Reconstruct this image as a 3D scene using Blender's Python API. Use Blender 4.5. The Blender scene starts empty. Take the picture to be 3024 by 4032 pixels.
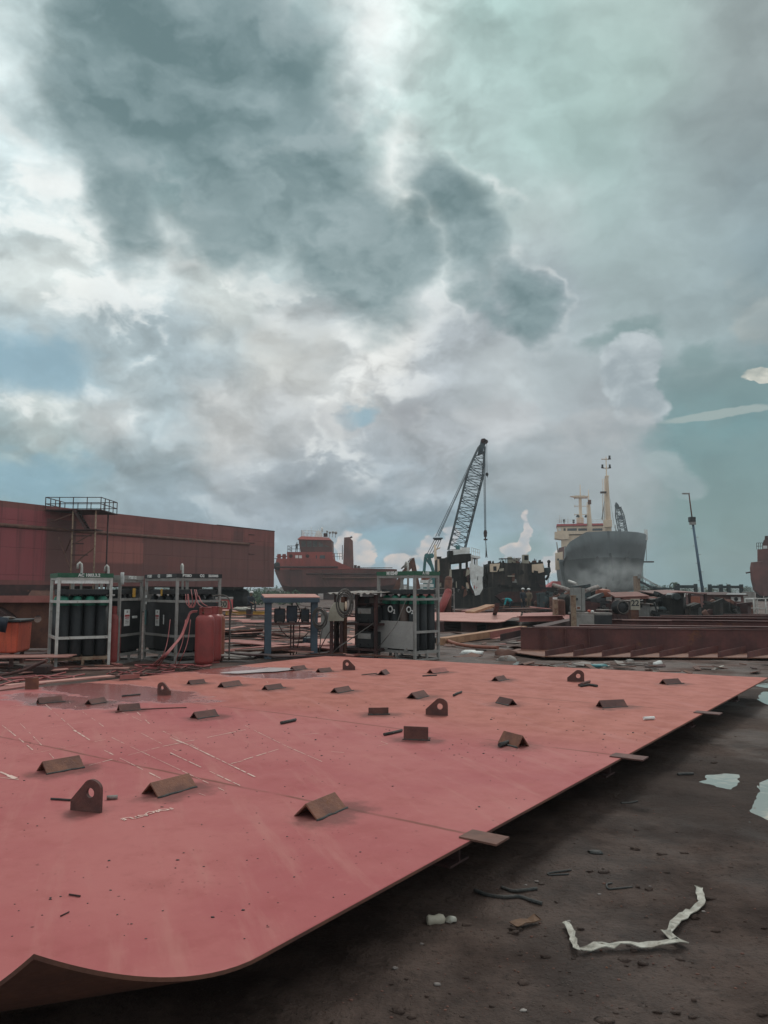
import bpy, bmesh, math, random
from mathutils import Vector, Matrix, noise as mnoise
random.seed(7)
R = math.radians
SC = bpy.context.scene
COL = SC.collection
# ------------------------------------------------------------------ camera
CAM_H = 1.6
FPX = 3028.0
PITCH = math.atan((2325 - 2016) / FPX)
cam_d = bpy.data.cameras.new('camera')
cam = bpy.data.objects.new('camera', cam_d)
COL.objects.link(cam)
cam.location = (0, 0, CAM_H)
cam.rotation_euler = (math.pi / 2 + PITCH, 0, 0)
cam_d.sensor_fit = 'VERTICAL'
cam_d.sensor_height = 36.0
cam_d.lens = FPX / 4032 * 36.0
cam_d.clip_start = 0.05
cam_d.clip_end = 20000
SC.camera = cam
SC.view_settings.view_transform = 'Standard'
SC.view_settings.look = 'None'
SC.view_settings.gamma = 1
SC.view_settings.exposure = 0
_F = Vector((0, math.cos(PITCH), math.sin(PITCH)))
_U = Vector((0, -math.sin(PITCH), math.cos(PITCH)))
_Rr = Vector((1, 0, 0))
def ray(px, py):
    return _F + _Rr * ((px - 1512) / FPX) + _U * ((2016 - py) / FPX)
def P(px, py, z=0.0):
    """where the line of sight through a photo pixel meets the level z"""
    d = ray(px, py)
    t = (z - CAM_H) / d.z
    return Vector((0, 0, CAM_H)) + d * t
def W(px, py, Y):
    """where it meets the upright plane Y metres ahead"""
    d = ray(px, py)
    return Vector((0, 0, CAM_H)) + d * (Y / d.y)
def proj(p):
    v = Vector(p) - Vector((0, 0, CAM_H))
    f = v.dot(_F)
    return 1512 + v.x / f * FPX, 2016 - v.dot(_U) / f * FPX

# ------------------------------------------------------------------ mesh builder
class MB:
    def __init__(s):
        s.v = []; s.f = []; s.m = []; s.sm = []; s.mi = 0
    def mat(s, i):
        s.mi = i; return s
    def add(s, verts, faces, smooth=False):
        o = len(s.v)
        s.v += [tuple(p) for p in verts]
        for f in faces:
            s.f.append(tuple(i + o for i in f)); s.m.append(s.mi); s.sm.append(smooth)
        return s
    def box(s, c, size, rot=None):
        x, y, z = size[0] / 2, size[1] / 2, size[2] / 2
        vs = [Vector((a * x, b * y, d * z)) for d in (-1, 1) for b in (-1, 1) for a in (-1, 1)]
        if rot is not None:
            if not isinstance(rot, Matrix):
                rot = Matrix.Rotation(rot, 3, 'Z')
            vs = [rot @ p for p in vs]
        c = Vector(c)
        return s.add([p + c for p in vs], [(0, 2, 3, 1), (4, 5, 7, 6), (0, 1, 5, 4), (2, 6, 7, 3), (0, 4, 6, 2), (1, 3, 7, 5)])
    def bb(s, a, b):
        a = Vector(a); b = Vector(b)
        return s.box((a + b) / 2, [abs(b[i] - a[i]) for i in range(3)])
    def frame(s, p0, p1, up=(0, 0, 1)):
        d = (Vector(p1) - Vector(p0)); L = d.length; d = d / L if L > 1e-9 else Vector((0, 0, 1))
        u = Vector(up)
        if abs(d.dot(u)) > 0.98: u = Vector((1, 0, 0)) if abs(d.x) < 0.9 else Vector((0, 1, 0))
        sd = d.cross(u).normalized(); u = sd.cross(d).normalized()
        return d, sd, u, L
    def beam(s, p0, p1, w, h, up=(0, 0, 1)):
        d, sd, u, L = s.frame(p0, p1, up)
        p0 = Vector(p0); p1 = Vector(p1)
        vs = []
        for p in (p0, p1):
            for a, b in ((-1, -1), (1, -1), (1, 1), (-1, 1)):
                vs.append(p + sd * (a * w / 2) + u * (b * h / 2))
        return s.add(vs, [(0, 1, 2, 3), (7, 6, 5, 4), (0, 4, 5, 1), (1, 5, 6, 2), (2, 6, 7, 3), (3, 7, 4, 0)])
    def section(s, p0, p1, outline, up=(0, 0, 1)):
        """extrude a closed 2D outline (side, up) from p0 to p1"""
        d, sd, u, L = s.frame(p0, p1, up)
        n = len(outline)
        vs = [Vector(p) + sd * a + u * b for p in (p0, p1) for a, b in outline]
        fs = [tuple(range(n)), tuple(range(2 * n - 1, n - 1, -1))]
        fs += [(i, i + n, (i + 1) % n + n, (i + 1) % n) for i in range(n)]
        return s.add(vs, fs)
    def ibeam(s, p0, p1, w, h, t=0.02, up=(0, 0, 1)):
        x, y = w / 2, h / 2; k = t / 2
        return s.section(p0, p1, [(-x, -y), (x, -y), (x, -y + t), (k, -y + t), (k, y - t), (x, y - t), (x, y), (-x, y), (-x, y - t), (-k, y - t), (-k, -y + t), (-x, -y + t)], up)
    def angle(s, p0, p1, w, h, t=0.012, up=(0, 0, 1)):
        return s.section(p0, p1, [(0, 0), (w, 0), (w, t), (t, t), (t, h), (0, h)], up)
    def tube(s, p0, p1, r, n=8, r2=None, caps=True):
        d, sd, u, L = s.frame(p0, p1)
        r2 = r if r2 is None else r2
        vs = []
        for p, q in ((Vector(p0), r), (Vector(p1), r2)):
            for i in range(n):
                a = 2 * math.pi * i / n
                vs.append(p + sd * (q * math.cos(a)) + u * (q * math.sin(a)))
        s.add(vs, [(i, (i + 1) % n, (i + 1) % n + n, i + n) for i in range(n)], True)
        if caps:
            o = len(s.v) - 2 * n
            s.f.append(tuple(o + i for i in range(n - 1, -1, -1))); s.m.append(s.mi); s.sm.append(False)
            s.f.append(tuple(o + n + i for i in range(n))); s.m.append(s.mi); s.sm.append(False)
        return s
    def pipe(s, pts, r, n=6):
        pts = [Vector(p) for p in pts]
        vs = []; m = len(pts)
        last = None
        for k, p in enumerate(pts):
            t = (pts[min(k + 1, m - 1)] - pts[max(k - 1, 0)])
            t = t.normalized() if t.length > 1e-9 else Vector((0, 0, 1))
            if last is None:
                ref = Vector((0, 0, 1)) if abs(t.z) < 0.9 else Vector((1, 0, 0))
                sd = t.cross(ref).normalized()
            else:
                sd = (last - t * last.dot(t))
                sd = sd.normalized() if sd.length > 1e-6 else t.orthogonal().normalized()
            last = sd; u = t.cross(sd)
            rr = r[k] if isinstance(r, (list, tuple)) else r
            for i in range(n):
                a = 2 * math.pi * i / n
                vs.append(p + sd * (rr * math.cos(a)) + u * (rr * math.sin(a)))
        fs = [(k * n + i, k * n + (i + 1) % n, (k + 1) * n + (i + 1) % n, (k + 1) * n + i) for k in range(m - 1) for i in range(n)]
        s.add(vs, fs, True)
        o = len(s.v) - m * n
        for f in (tuple(o + i for i in range(n - 1, -1, -1)), tuple(o + (m - 1) * n + i for i in range(n))):
            s.f.append(f); s.m.append(s.mi); s.sm.append(False)
        return s
    def lathe(s, prof, c=(0, 0, 0), n=20, axis='z'):
        c = Vector(c); vs = []
        for r, z in prof:
            for i in range(n):
                a = 2 * math.pi * i / n
                p = (r * math.cos(a), r * math.sin(a), z)
                if axis == 'y': p = (p[0], p[2], p[1])
                if axis == 'x': p = (p[2], p[0], p[1])
                vs.append(c + Vector(p))
        m = len(prof)
        s.add(vs, [(k * n + i, k * n + (i + 1) % n, (k + 1) * n + (i + 1) % n, (k + 1) * n + i) for k in range(m - 1) for i in range(n)], True)
        o = len(s.v) - m * n
        for f, r in ((tuple(o + i for i in range(n - 1, -1, -1)), prof[0][0]), (tuple(o + (m - 1) * n + i for i in range(n)), prof[-1][0])):
            if r > 1e-4:
                s.f.append(f); s.m.append(s.mi); s.sm.append(False)
        return s
    def slab(s, pts, t, nrm=None):
        """a flat polygon of 3D points given thickness t along its normal"""
        pts = [Vector(p) for p in pts]
        if nrm is None:
            nrm = Vector((0, 0, 0))
            for i in range(len(pts)):
                a, b = pts[i], pts[(i + 1) % len(pts)]
                nrm += a.cross(b)
            nrm = nrm.normalized()
        nrm = Vector(nrm)
        n = len(pts)
        vs = pts + [p - nrm * t for p in pts]
        fs = [tuple(range(n)), tuple(range(2 * n - 1, n - 1, -1))] + [(i, i + n, (i + 1) % n + n, (i + 1) % n) for i in range(n)]
        return s.add(vs, fs)
    def loft(s, rings, close=True, caps=True, smooth=False):
        n = len(rings[0]); vs = [p for r in rings for p in r]
        fs = []
        for k in range(len(rings) - 1):
            for i in range(n if close else n - 1):
                j = (i + 1) % n
                fs.append((k * n + i, k * n + j, (k + 1) * n + j, (k + 1) * n + i))
        o = len(s.v)
        s.add(vs, fs, smooth)
        if caps and close:
            s.f.append(tuple(o + i for i in range(n - 1, -1, -1))); s.m.append(s.mi); s.sm.append(False)
            s.f.append(tuple(o + (len(rings) - 1) * n + i for i in range(n))); s.m.append(s.mi); s.sm.append(False)
        return s
    def ball(s, c, r, nu=10, nv=7, jit=0, seed=0):
        rng = random.Random(seed); c = Vector(c)
        r = Vector(r) if not isinstance(r, (int, float)) else Vector((r, r, r))
        vs = [c + Vector((0, 0, r.z))]
        for j in range(1, nv):
            t = math.pi * j / nv
            for i in range(nu):
                a = 2 * math.pi * i / nu
                k = 1 + jit * (rng.random() - 0.5)
                vs.append(c + Vector((r.x * math.sin(t) * math.cos(a) * k, r.y * math.sin(t) * math.sin(a) * k, r.z * math.cos(t) * k)))
        vs.append(c - Vector((0, 0, r.z)))
        fs = [(0, 1 + i, 1 + (i + 1) % nu) for i in range(nu)]
        for j in range(nv - 2):
            for i in range(nu):
                a = 1 + j * nu + i; b = 1 + j * nu + (i + 1) % nu
                fs.append((a, a + nu, b + nu, b))
        l = len(vs) - 1; o = 1 + (nv - 2) * nu
        fs += [(l, o + (i + 1) % nu, o + i) for i in range(nu)]
        return s.add(vs, fs, True)
    def build(s, name, mats, parent=None, label=None, bevel=0, fix=True):
        me = bpy.data.meshes.new(name)
        me.from_pydata(s.v, [], s.f)
        if not isinstance(mats, (list, tuple)): mats = [mats]
        for m in mats: me.materials.append(m)
        me.polygons.foreach_set('material_index', s.m)
        me.polygons.foreach_set('use_smooth', s.sm)
        if fix:
            bm = bmesh.new(); bm.from_mesh(me)
            bmesh.ops.recalc_face_normals(bm, faces=bm.faces)
            bm.to_mesh(me); bm.free()
        me.update()
        o = bpy.data.objects.new(name, me)
        COL.objects.link(o)
        if parent is not None: o.parent = parent
        if label: o['label'] = label
        if bevel:
            b = o.modifiers.new('edge', 'BEVEL'); b.width = bevel; b.segments = 1; b.limit_method = 'ANGLE'; b.angle_limit = R(50)
        return o
def tag(o, label, cat, group=None, kind=None):
    o['label'] = label; o['category'] = cat
    if group: o['group'] = group
    if kind: o['kind'] = kind
    return o
def setting(o, label=None, kind='structure'):
    o['kind'] = kind
    if label: o['label'] = label
    return o
def thing(name, label, cat, loc=(0, 0, 0), rz=0, group=None):
    o = bpy.data.objects.new(name, None); COL.objects.link(o)
    o.empty_display_size = 0.1
    o.location = loc; o.rotation_euler = (0, 0, rz)
    return tag(o, label, cat, group)
def copy_tree(src, loc=None, rz=None, label=None, group=None, parent=None):
    c = src.copy(); COL.objects.link(c)
    if parent is not None: c.parent = parent
    for ch in [o for o in bpy.data.objects if o.parent == src]:
        copy_tree(ch, parent=c)
    if loc is not None: c.location = loc
    if rz is not None: c.rotation_euler = (0, 0, rz)
    if label: c['label'] = label
    if group: c['group'] = group
    return c
def origin(o, p):
    """move a mesh's origin to p, its shape staying where it is"""
    p = Vector(p)
    o.data.transform(Matrix.Translation(-p)); o.location = p
    return o
def lerp(a, b, t): return a + (b - a) * t

# ------------------------------------------------------------------ node expressions
class NT:
    def __init__(s, tree): s.t = tree
    def node(s, typ, **kw):
        n = s.t.nodes.new(typ)
        for k, v in kw.items(): setattr(n, k, v)
        return n
    def link(s, a, b): s.t.links.new(a, b)
    def setin(s, sock, v):
        if isinstance(v, bpy.types.NodeSocket): s.link(v, sock)
        elif isinstance(v, (tuple, list, Vector)) and len(v) == 3 and sock.type == 'RGBA': sock.default_value = (*v, 1)
        else: sock.default_value = v
    def m(s, op, a, b=None, c=None, clamp=False):
        n = s.node('ShaderNodeMath', operation=op, use_clamp=clamp)
        for i, v in enumerate((a, b, c)):
            if v is not None: s.setin(n.inputs[i], v)
        return n.outputs[0]
    def vm(s, op, a, b=None, scale=None):
        n = s.node('ShaderNodeVectorMath', operation=op)
        s.setin(n.inputs[0], a)
        if b is not None: s.setin(n.inputs[1], b)
        if scale is not None: s.setin(n.inputs['Scale'], scale)
        return n.outputs['Value'] if op in ('LENGTH', 'DOT_PRODUCT', 'DISTANCE') else n.outputs['Vector']
    def xyz(s, x, y, z):
        n = s.node('ShaderNodeCombineXYZ')
        for i, v in enumerate((x, y, z)): s.setin(n.inputs[i], v)
        return n.outputs[0]
    def sep(s, v):
        n = s.node('ShaderNodeSeparateXYZ'); s.setin(n.inputs[0], v); return n.outputs
    def noise(s, vec, scale, detail=4, rough=0.5, dist=0.0, color=False, ntype=None):
        n = s.node('ShaderNodeTexNoise')
        if ntype: n.noise_type = ntype
        if vec is not None: s.setin(n.inputs['Vector'], vec)
        s.setin(n.inputs['Scale'], scale); s.setin(n.inputs['Detail'], detail); s.setin(n.inputs['Roughness'], rough); s.setin(n.inputs['Distortion'], dist)
        return n.outputs['Color' if color else 'Fac']
    def vor(s, vec, scale, feature='F1', out='Distance', rand=1.0):
        n = s.node('ShaderNodeTexVoronoi', feature=feature)
        s.setin(n.inputs['Vector'], vec); s.setin(n.inputs['Scale'], scale); s.setin(n.inputs['Randomness'], rand)
        return n.outputs[out]
    def step(s, x, a, b, lo=0.0, hi=1.0):
        n = s.node('ShaderNodeMapRange', interpolation_type='SMOOTHSTEP')
        s.setin(n.inputs['Value'], x); s.setin(n.inputs['From Min'], a); s.setin(n.inputs['From Max'], b)
        s.setin(n.inputs['To Min'], lo); s.setin(n.inputs['To Max'], hi)
        return n.outputs[0]
    def mix(s, f, a, b, blend='MIX'):
        n = s.node('ShaderNodeMix', data_type='RGBA', blend_type=blend)
        s.setin(n.inputs[0], f); s.setin(n.inputs[6], a); s.setin(n.inputs[7], b)
        return n.outputs[2]
    def fmix(s, f, a, b):
        n = s.node('ShaderNodeMix', data_type='FLOAT')
        s.setin(n.inputs[0], f); s.setin(n.inputs[2], a); s.setin(n.inputs[3], b)
        return n.outputs[0]
def lin(r, g, b):
    """sRGB 0-255 to linear"""
    def f(c):
        c = c / 255.0
        return c / 12.92 if c <= 0.04045 else ((c + 0.055) / 1.055) ** 2.4
    return (f(r), f(g), f(b))
# ================================================================== SKY AND LIGHT
SUN_AZ, SUN_EL = 18.0, 44.0
def ae(px, py):
    d = ray(px, py).normalized()
    return math.degrees(math.atan2(d.x, d.y)), math.degrees(math.asin(d.z))
def build_sky():
    w = bpy.data.worlds.new('World'); SC.world = w
    w.use_nodes = True
    t = w.node_tree; t.nodes.clear(); n = NT(t)
    out = n.node('ShaderNodeOutputWorld'); bg = n.node('ShaderNodeBackground')
    n.link(bg.outputs[0], out.inputs[0])
    tc = n.node('ShaderNodeTexCoord')
    d = n.vm('NORMALIZE', tc.outputs['Generated'])
    x, y, z = n.sep(d)
    az = n.m('MULTIPLY', n.m('ARCTAN2', x, y), 180 / math.pi)
    el = n.m('MULTIPLY', n.m('ARCSINE', z), 180 / math.pi)
    p0 = n.xyz(az, el, 0.0)                         # degrees round the compass, degrees up
    # the air between the clouds
    sky = n.node('ShaderNodeTexSky', sky_type='NISHITA', sun_disc=False)
    sky.sun_elevation = R(SUN_EL); sky.sun_rotation = R(SUN_AZ); sky.air_density = 1.0; sky.dust_density = 3.0
    # drifting of the cloud field
    dz = n.vm('MULTIPLY', d, (1.0, 1.0, 1.5))
    w1 = n.vm('SUBTRACT', n.noise(dz, 6.0, 3, 0.55, color=True), (0.5, 0.5, 0.5))
    w2 = n.vm('SUBTRACT', n.noise(dz, 26.0, 3, 0.6, color=True), (0.5, 0.5, 0.5))
    p = n.vm('ADD', p0, n.vm('ADD', n.vm('SCALE', w1, scale=9.0), n.vm('SCALE', w2, scale=2.2)))
    p = n.vm('MULTIPLY', p, (1, 1, 0))
    pf = n.vm('MULTIPLY', n.vm('ADD', p0, n.vm('ADD', n.vm('SCALE', w1, scale=3.0), n.vm('SCALE', w2, scale=1.8))), (1, 1, 0))
    def blob(px, py, a, b, rot=0.0, pos=p):
        u, v = ae(px, py)
        q = n.vm('SUBTRACT', pos, (u, v, 0))
        if rot:
            r = n.node('ShaderNodeVectorRotate', rotation_type='Z_AXIS'); n.setin(r.inputs['Vector'], q); r.inputs['Angle'].default_value = R(-rot); q = r.outputs[0]
        q = n.vm('MULTIPLY', q, (1 / a, 1 / b, 0))
        return n.m('SUBTRACT', 1.0, n.vm('DOT_PRODUCT', q, q))     # 1 at heart, 0 on the ellipse
    # --- broad tones of the overcast
    pts = CLOUD_TONES
    acc = None; wsum = None
    for (px, py, s, c) in pts:
        u, v = ae(px, py)
        q = n.vm('SUBTRACT', p, (u, v, 0))
        wgt = n.m('POWER', 2.718, n.m('MULTIPLY', n.vm('DOT_PRODUCT', q, q), -1.0 / (s * s)))
        col = n.vm('SCALE', tuple(c), scale=wgt)
        acc = col if acc is None else n.vm('ADD', acc, col)
        wsum = wgt if wsum is None else n.m('ADD', wsum, wgt)
    # everything behind and overhead: grey deck, bright overhead where the sun stands behind it
    sd = Vector((math.sin(R(SUN_AZ)) * math.cos(R(SUN_EL + 14)), math.cos(R(SUN_AZ)) * math.cos(R(SUN_EL + 14)), math.sin(R(SUN_EL + 14))))
    near = n.vm('DOT_PRODUCT', d, tuple(sd))
    over = n.step(near, 0.55, 1.0)
    deckn = n.noise(dz, 3.0, 2, 0.55)
    deck = n.mix(n.step(z, 0.0, 0.9), (0.72, 0.75, 0.77), lin(205, 212, 212))
    deck = n.vm('SCALE', deck, scale=n.m('ADD', 0.55, n.m('MULTIPLY', deckn, 0.9)))
    deck = n.vm('ADD', deck, n.vm('SCALE', (1.0, 0.97, 0.92), scale=n.m('MULTIPLY', over, OVER)))
    acc = n.vm('ADD', acc, n.vm('SCALE', deck, scale=0.003))
    wsum = n.m('ADD', wsum, 0.003)
    base = n.vm('MULTIPLY', n.vm('SCALE', acc, scale=n.m('DIVIDE', 1.0, wsum)), (0.945, 1.0, 1.012))
    # --- billow relief: the same noise looked up a step towards the sun
    dw = n.vm('ADD', dz, n.vm('SCALE', w1, scale=0.10))
    f1 = n.noise(dw, 7.0, 4, 0.5)
    f2 = n.noise(n.vm('ADD', dw, (0.012, 0.0, 0.035)), 7.0, 4, 0.5)
    relief = n.m('SUBTRACT', f1, f2)
    t1 = n.step(f1, 0.30, 0.70)
    dv = n.vm('ADD', dz, n.vm('ADD', n.vm('SCALE', w1, scale=0.16), n.vm('SCALE', w2, scale=0.05)))
    t2 = n.step(n.noise(dv, 11.0, 5, 0.5), 0.30, 0.70)
    t3 = n.step(n.noise(n.vm('ADD', dv, (0.010, 0, 0.030)), 11.0, 5, 0.5), 0.30, 0.70)
    lit = n.m('SUBTRACT', t2, t3)                     # billows brighter on the side towards the sun
    low = n.step(el, 2.0, 14.0)
    calm = n.vm('SCALE', base, scale=1.03)
    base = n.vm('SCALE', base, scale=n.m('ADD', 1.03, n.m('MULTIPLY', relief, 0.9)))
    base = n.vm('SCALE', base, scale=n.m('ADD', 0.88, n.m('ADD', n.m('MULTIPLY', t1, 0.14), n.m('ADD', n.m('MULTIPLY', t2, 0.15), n.m('MULTIPLY', lit, 0.26)))))
    base = n.mix(n.step(az, 3.0, 15.0, 0.0, 0.55), base, calm)
    base = n.mix(n.m('MULTIPLY', n.m('MULTIPLY', n.step(n.m('MULTIPLY', t1, t2), 0.30, 0.75), n.step(az, 9.0, -3.0)), n.m('MULTIPLY', low, 0.62)), base, lin(250, 252, 249))
    # --- gaps of open sky
    edge = n.m('MULTIPLY', n.m('SUBTRACT', n.noise(dz, 16.0, 5, 0.6), 0.5), 1.6)
    nish = n.vm('SCALE', sky.outputs[0], scale=0.1)
    open_c = n.vm('MULTIPLY', n.vm('ADD', n.vm('SCALE', nish, scale=0.10), n.mix(n.step(az, 2.0, 14.0), lin(140, 180, 200), lin(104, 140, 145))), OPEN_TINT)
    pg = n.vm('MULTIPLY', n.vm('ADD', p0, n.vm('ADD', n.vm('SCALE', w1, scale=6.5), n.vm('SCALE', w2, scale=2.0))), (1, 1, 0))
    g = None
    for args in GAPS:
        b = blob(*args, pos=pg)
        g = b if g is None else n.m('MAXIMUM', g, b)
    gm = n.step(n.m('ADD', g, n.m('MULTIPLY', edge, 0.9)), -0.3, 1.0)
    base = n.mix(n.m('MULTIPLY', gm, 0.80), base, n.vm('SCALE', open_c, scale=n.m('ADD', 0.90, n.m('ADD', n.m('MULTIPLY', t1, 0.10), n.m('MULTIPLY', t2, 0.12)))))
    # --- sharp edged heaps in front of the gaps
    cache = {}
    for (lst, lo, hi, sc, sharp, op, vs) in HEAPS:
        dj = n.vm('ADD', dz, n.vm('SCALE', w2, scale=0.9 / vs))
        if vs not in cache: cache[vs] = n.m('SUBTRACT', 0.50, n.m('MULTIPLY', n.vor(dj, vs), 1.05))
        puff = cache[vs]
        h = None
        for args in lst:
            b = blob(*args, pos=pf)
            h = b if h is None else n.m('MAXIMUM', h, b)
        hh = n.m('ADD', h, n.m('MULTIPLY', n.m('ADD', n.m('MULTIPLY', puff, 0.55), n.m('ADD', n.m('MULTIPLY', edge, 0.45), n.m('MULTIPLY', n.m('SUBTRACT', t2, 0.5), 0.55))), sc))
        hm = n.step(hh, 0.0, sharp)
        tone = n.step(n.m('ADD', n.m('MULTIPLY', lit, 1.0), n.m('ADD', n.m('MULTIPLY', puff, 0.9), n.m('MULTIPLY', hh, -0.45))), -0.8, 0.5)
        base = n.mix(n.m('MULTIPLY', hm, op), base, n.mix(tone, lo, hi))
    # --- the great dark cloud with ragged bright rim
    k = None
    for args in DARK:
        b = blob(*args)
        k = b if k is None else n.m('MAXIMUM', k, b)
    kk = n.m('ADD', k, n.m('ADD', n.m('MULTIPLY', edge, 0.55), n.m('MULTIPLY', n.m('ADD', n.m('MULTIPLY', n.m('SUBTRACT', t2, 0.5), 0.42), n.m('SUBTRACT', n.noise(dz, 5.0, 2, 0.5), 0.40)), 0.75)))
    rim = n.m('MULTIPLY', n.step(kk, -0.75, -0.20), n.step(kk, 0.15, -0.20))
    base = n.mix(n.m('MULTIPLY', rim, n.m('MULTIPLY', n.m('MULTIPLY', 0.50, n.step(el, 13.0, 26.0)), n.step(n.noise(dz, 11.0, 3, 0.6), 0.42, 0.66))), base, lin(246, 249, 247))
    dm = n.step(kk, -0.40, 0.95)
    dark = n.mix(n.m('ADD', n.m('MULTIPLY', t1, 0.5), n.m('ADD', n.m('MULTIPLY', t2, 0.35), n.m('MULTIPLY', lit, 0.55))), lin(104, 128, 132), lin(146, 166, 170))
    base = n.mix(n.m('MULTIPLY', dm, 0.93), base, dark)
    # --- thin streak
    s1 = blob(2830, 1632, 4.2, 0.36, 4, pos=n.vm('ADD', p0, n.vm('SCALE', w2, scale=0.5)))
    base = n.mix(n.m('MULTIPLY', n.step(s1, 0.0, 0.5), 0.75), base, lin(166, 180, 178))
    # ground side of the dome
    base = n.mix(n.step(el, -0.5, -6.0), base, lin(110, 105, 105))
    n.setin(bg.inputs[0], base)
    bg.inputs[1].default_value = 1.0
    w.cycles.sampling_method = 'MANUAL'; w.cycles.sample_map_resolution = 512

OVER = 0.55
OPEN_TINT = (0.80, 0.80, 0.78)
CLOUD_TONES = [
    # px, py, spread in degrees, colour
    (60, 60, 3.4, lin(214, 228, 228)), (30, 280, 4, lin(238, 244, 243)), (150, 560, 4, lin(200, 214, 216)),
    (700, 200, 6, lin(135, 158, 160)), (1250, 60, 3, lin(175, 195, 195)), (1450, 80, 3.6, lin(255, 255, 252)),
    (1640, 60, 2.4, lin(208, 224, 219)), (1500, 420, 2.2, lin(196, 210, 208)), (1560, 240, 1.6, lin(222, 232, 229)), (2000, 60, 4, lin(170, 195, 190)), (2450, 150, 5, lin(178, 196, 190)), (2900, 120, 5, lin(150, 158, 158)),
    (1850, 320, 4.5, lin(188, 205, 201)), (2300, 520, 5, lin(164, 186, 182)), (2900, 620, 5, lin(146, 156, 158)),
    (1620, 660, 1.7, lin(234, 236, 232)), (1950, 640, 4, lin(182, 198, 196)), (2450, 850, 5, lin(168, 182, 182)), (2950, 980, 4, lin(140, 156, 162)),
    (90, 850, 4, lin(216, 224, 224)), (120, 1050, 3.0, lin(230, 229, 223)), (520, 1030, 2.2, lin(204, 212, 212)), (480, 1230, 2.8, lin(178, 188, 192)), (330, 1130, 1.8, lin(222, 224, 220)), (640, 1080, 1.6, lin(214, 218, 216)),
    (900, 1190, 2.4, lin(222, 222, 217)), (620, 1330, 2.6, lin(172, 184, 189)), (1000, 980, 3, lin(205, 214, 214)), (1300, 1260, 3, lin(190, 194, 196)), (1750, 900, 3, lin(198, 205, 204)),
    (2100, 900, 3, lin(196, 204, 202)), (2100, 1120, 3.2, lin(158, 165, 172)), (2550, 1150, 4, lin(164, 176, 178)),
    (130, 1330, 3.2, lin(188, 202, 208)), (420, 1480, 3.5, lin(178, 190, 194)), (800, 1420, 4, lin(172, 183, 188)), (1150, 1470, 2.6, lin(216, 212, 206)),
    (1480, 1440, 2.2, lin(214, 210, 206)), (1800, 1330, 3.2, lin(180, 184, 188)), (2000, 1440, 2.0, lin(202, 206, 208)), (2250, 1420, 3, lin(176, 183, 186)),
    (120, 1630, 2.4, lin(216, 213, 206)), (420, 1690, 2.2, lin(210, 204, 200)), (900, 1660, 2.4, lin(206, 200, 196)), (1200, 1600, 2.5, lin(190, 190, 192)),
    (1600, 1680, 3.2, lin(176, 178, 182)), (1960, 1660, 1.2, lin(194, 194, 196)), (2350, 1720, 3.4, lin(168, 172, 176)), (2700, 1300, 3.5, lin(158, 170, 172)),
    (100, 1860, 4, lin(138, 166, 172)), (560, 1850, 3, lin(158, 172, 178)), (1000, 1840, 3, lin(172, 176, 180)), (1400, 1830, 3.5, lin(164, 170, 176)),
    (700, 2010, 2.6, lin(142, 156, 165)), (1100, 1985, 2.6, lin(146, 156, 166)), (1550, 2000, 2.6, lin(136, 150, 160)), (2100, 1960, 3, lin(156, 162, 166)), (2450, 1960, 3, lin(160, 166, 167)),
    (1200, 2130, 2, lin(160, 172, 180)), (1500, 2130, 2, lin(146, 176, 192)), (1950, 2100, 2.4, lin(148, 170, 180)), (2800, 2150, 5, lin(122, 150, 154)), (2900, 1750, 4, lin(112, 146, 150)),
    (1400, 2280, 2, lin(176, 190, 198)), (2000, 2260, 2, lin(176, 192, 200)), (2700, 2300, 3, lin(134, 156, 160)), (400, 2250, 4, lin(150, 170, 178)), (-600, 1500, 9, lin(170, 185, 190)), (3700, 1500, 9, lin(130, 150, 155)),
    (700, -500, 8, lin(150, 168, 170)), (2400, -600, 8, lin(190, 205, 202)),
]
GAPS = [(90, 1440, 5.6, 2.5, -8), (60, 1890, 7.0, 2.0, 0), (1420, 1590, 1.9, 0.9, 10), (2430, 1340, 3.4, 1.1, 14), (2850, 1560, 4.2, 3.2, 0), (2720, 1420, 1.6, 1.6, 0), (2900, 1980, 6.0, 6.6, 0), (1520, 2140, 4.0, 1.1, 0), (2020, 2200, 3.0, 2.0, 0)]
HEAPS = [
    ([(2490, 1480, 2.5, 3.2, 0), (2530, 1600, 2.3, 1.8, 0)], lin(158, 170, 176), lin(196, 206, 210), 0.9, 0.5, 0.92, 34.0),
    ([(2380, 1700, 4.8, 1.7, 0)], lin(164, 170, 174), lin(184, 188, 189), 0.9, 0.9, 0.6, 26.0),
    ([(2990, 1250, 3.6, 1.9, -35)], lin(160, 165, 163), lin(188, 190, 184), 0.9, 0.9, 0.4, 26.0),
    ([(2700, 1900, 2.2, 1.2, -20), (2620, 1820, 2.0, 1.0, 0)], lin(150, 166, 170), lin(168, 182, 184), 0.9, 0.9, 0.6, 26.0),
    ([(2985, 1485, 1.6, 0.7, -15)], lin(170, 176, 170), lin(226, 224, 212), 0.7, 0.3, 0.9, 62.0),
    ([(1330, 1640, 1.9, 1.6, -20), (1610, 1650, 2.3, 1.2, 10)], lin(168, 172, 177), lin(196, 199, 199), 0.8, 0.8, 0.55, 26.0),
    ([(1420, 2190, 1.5, 1.6, 20), (1360, 2140, 0.9, 1.2, 0), (1600, 2235, 1.3, 0.9, 0), (1710, 2180, 1.7, 1.4, 25), (1765, 2120, 0.8, 1.0, 0), (2055, 2160, 0.55, 2.4, -12), (2170, 2240, 0.8, 1.1, 0), (2020, 2200, 0.9, 1.0, 0), (1900, 2280, 2.6, 0.7, 0), (1250, 2280, 2.2, 0.7, 0)], lin(180, 186, 193), lin(228, 212, 203), 1.3, 0.4, 0.88, 62.0),
]
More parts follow.
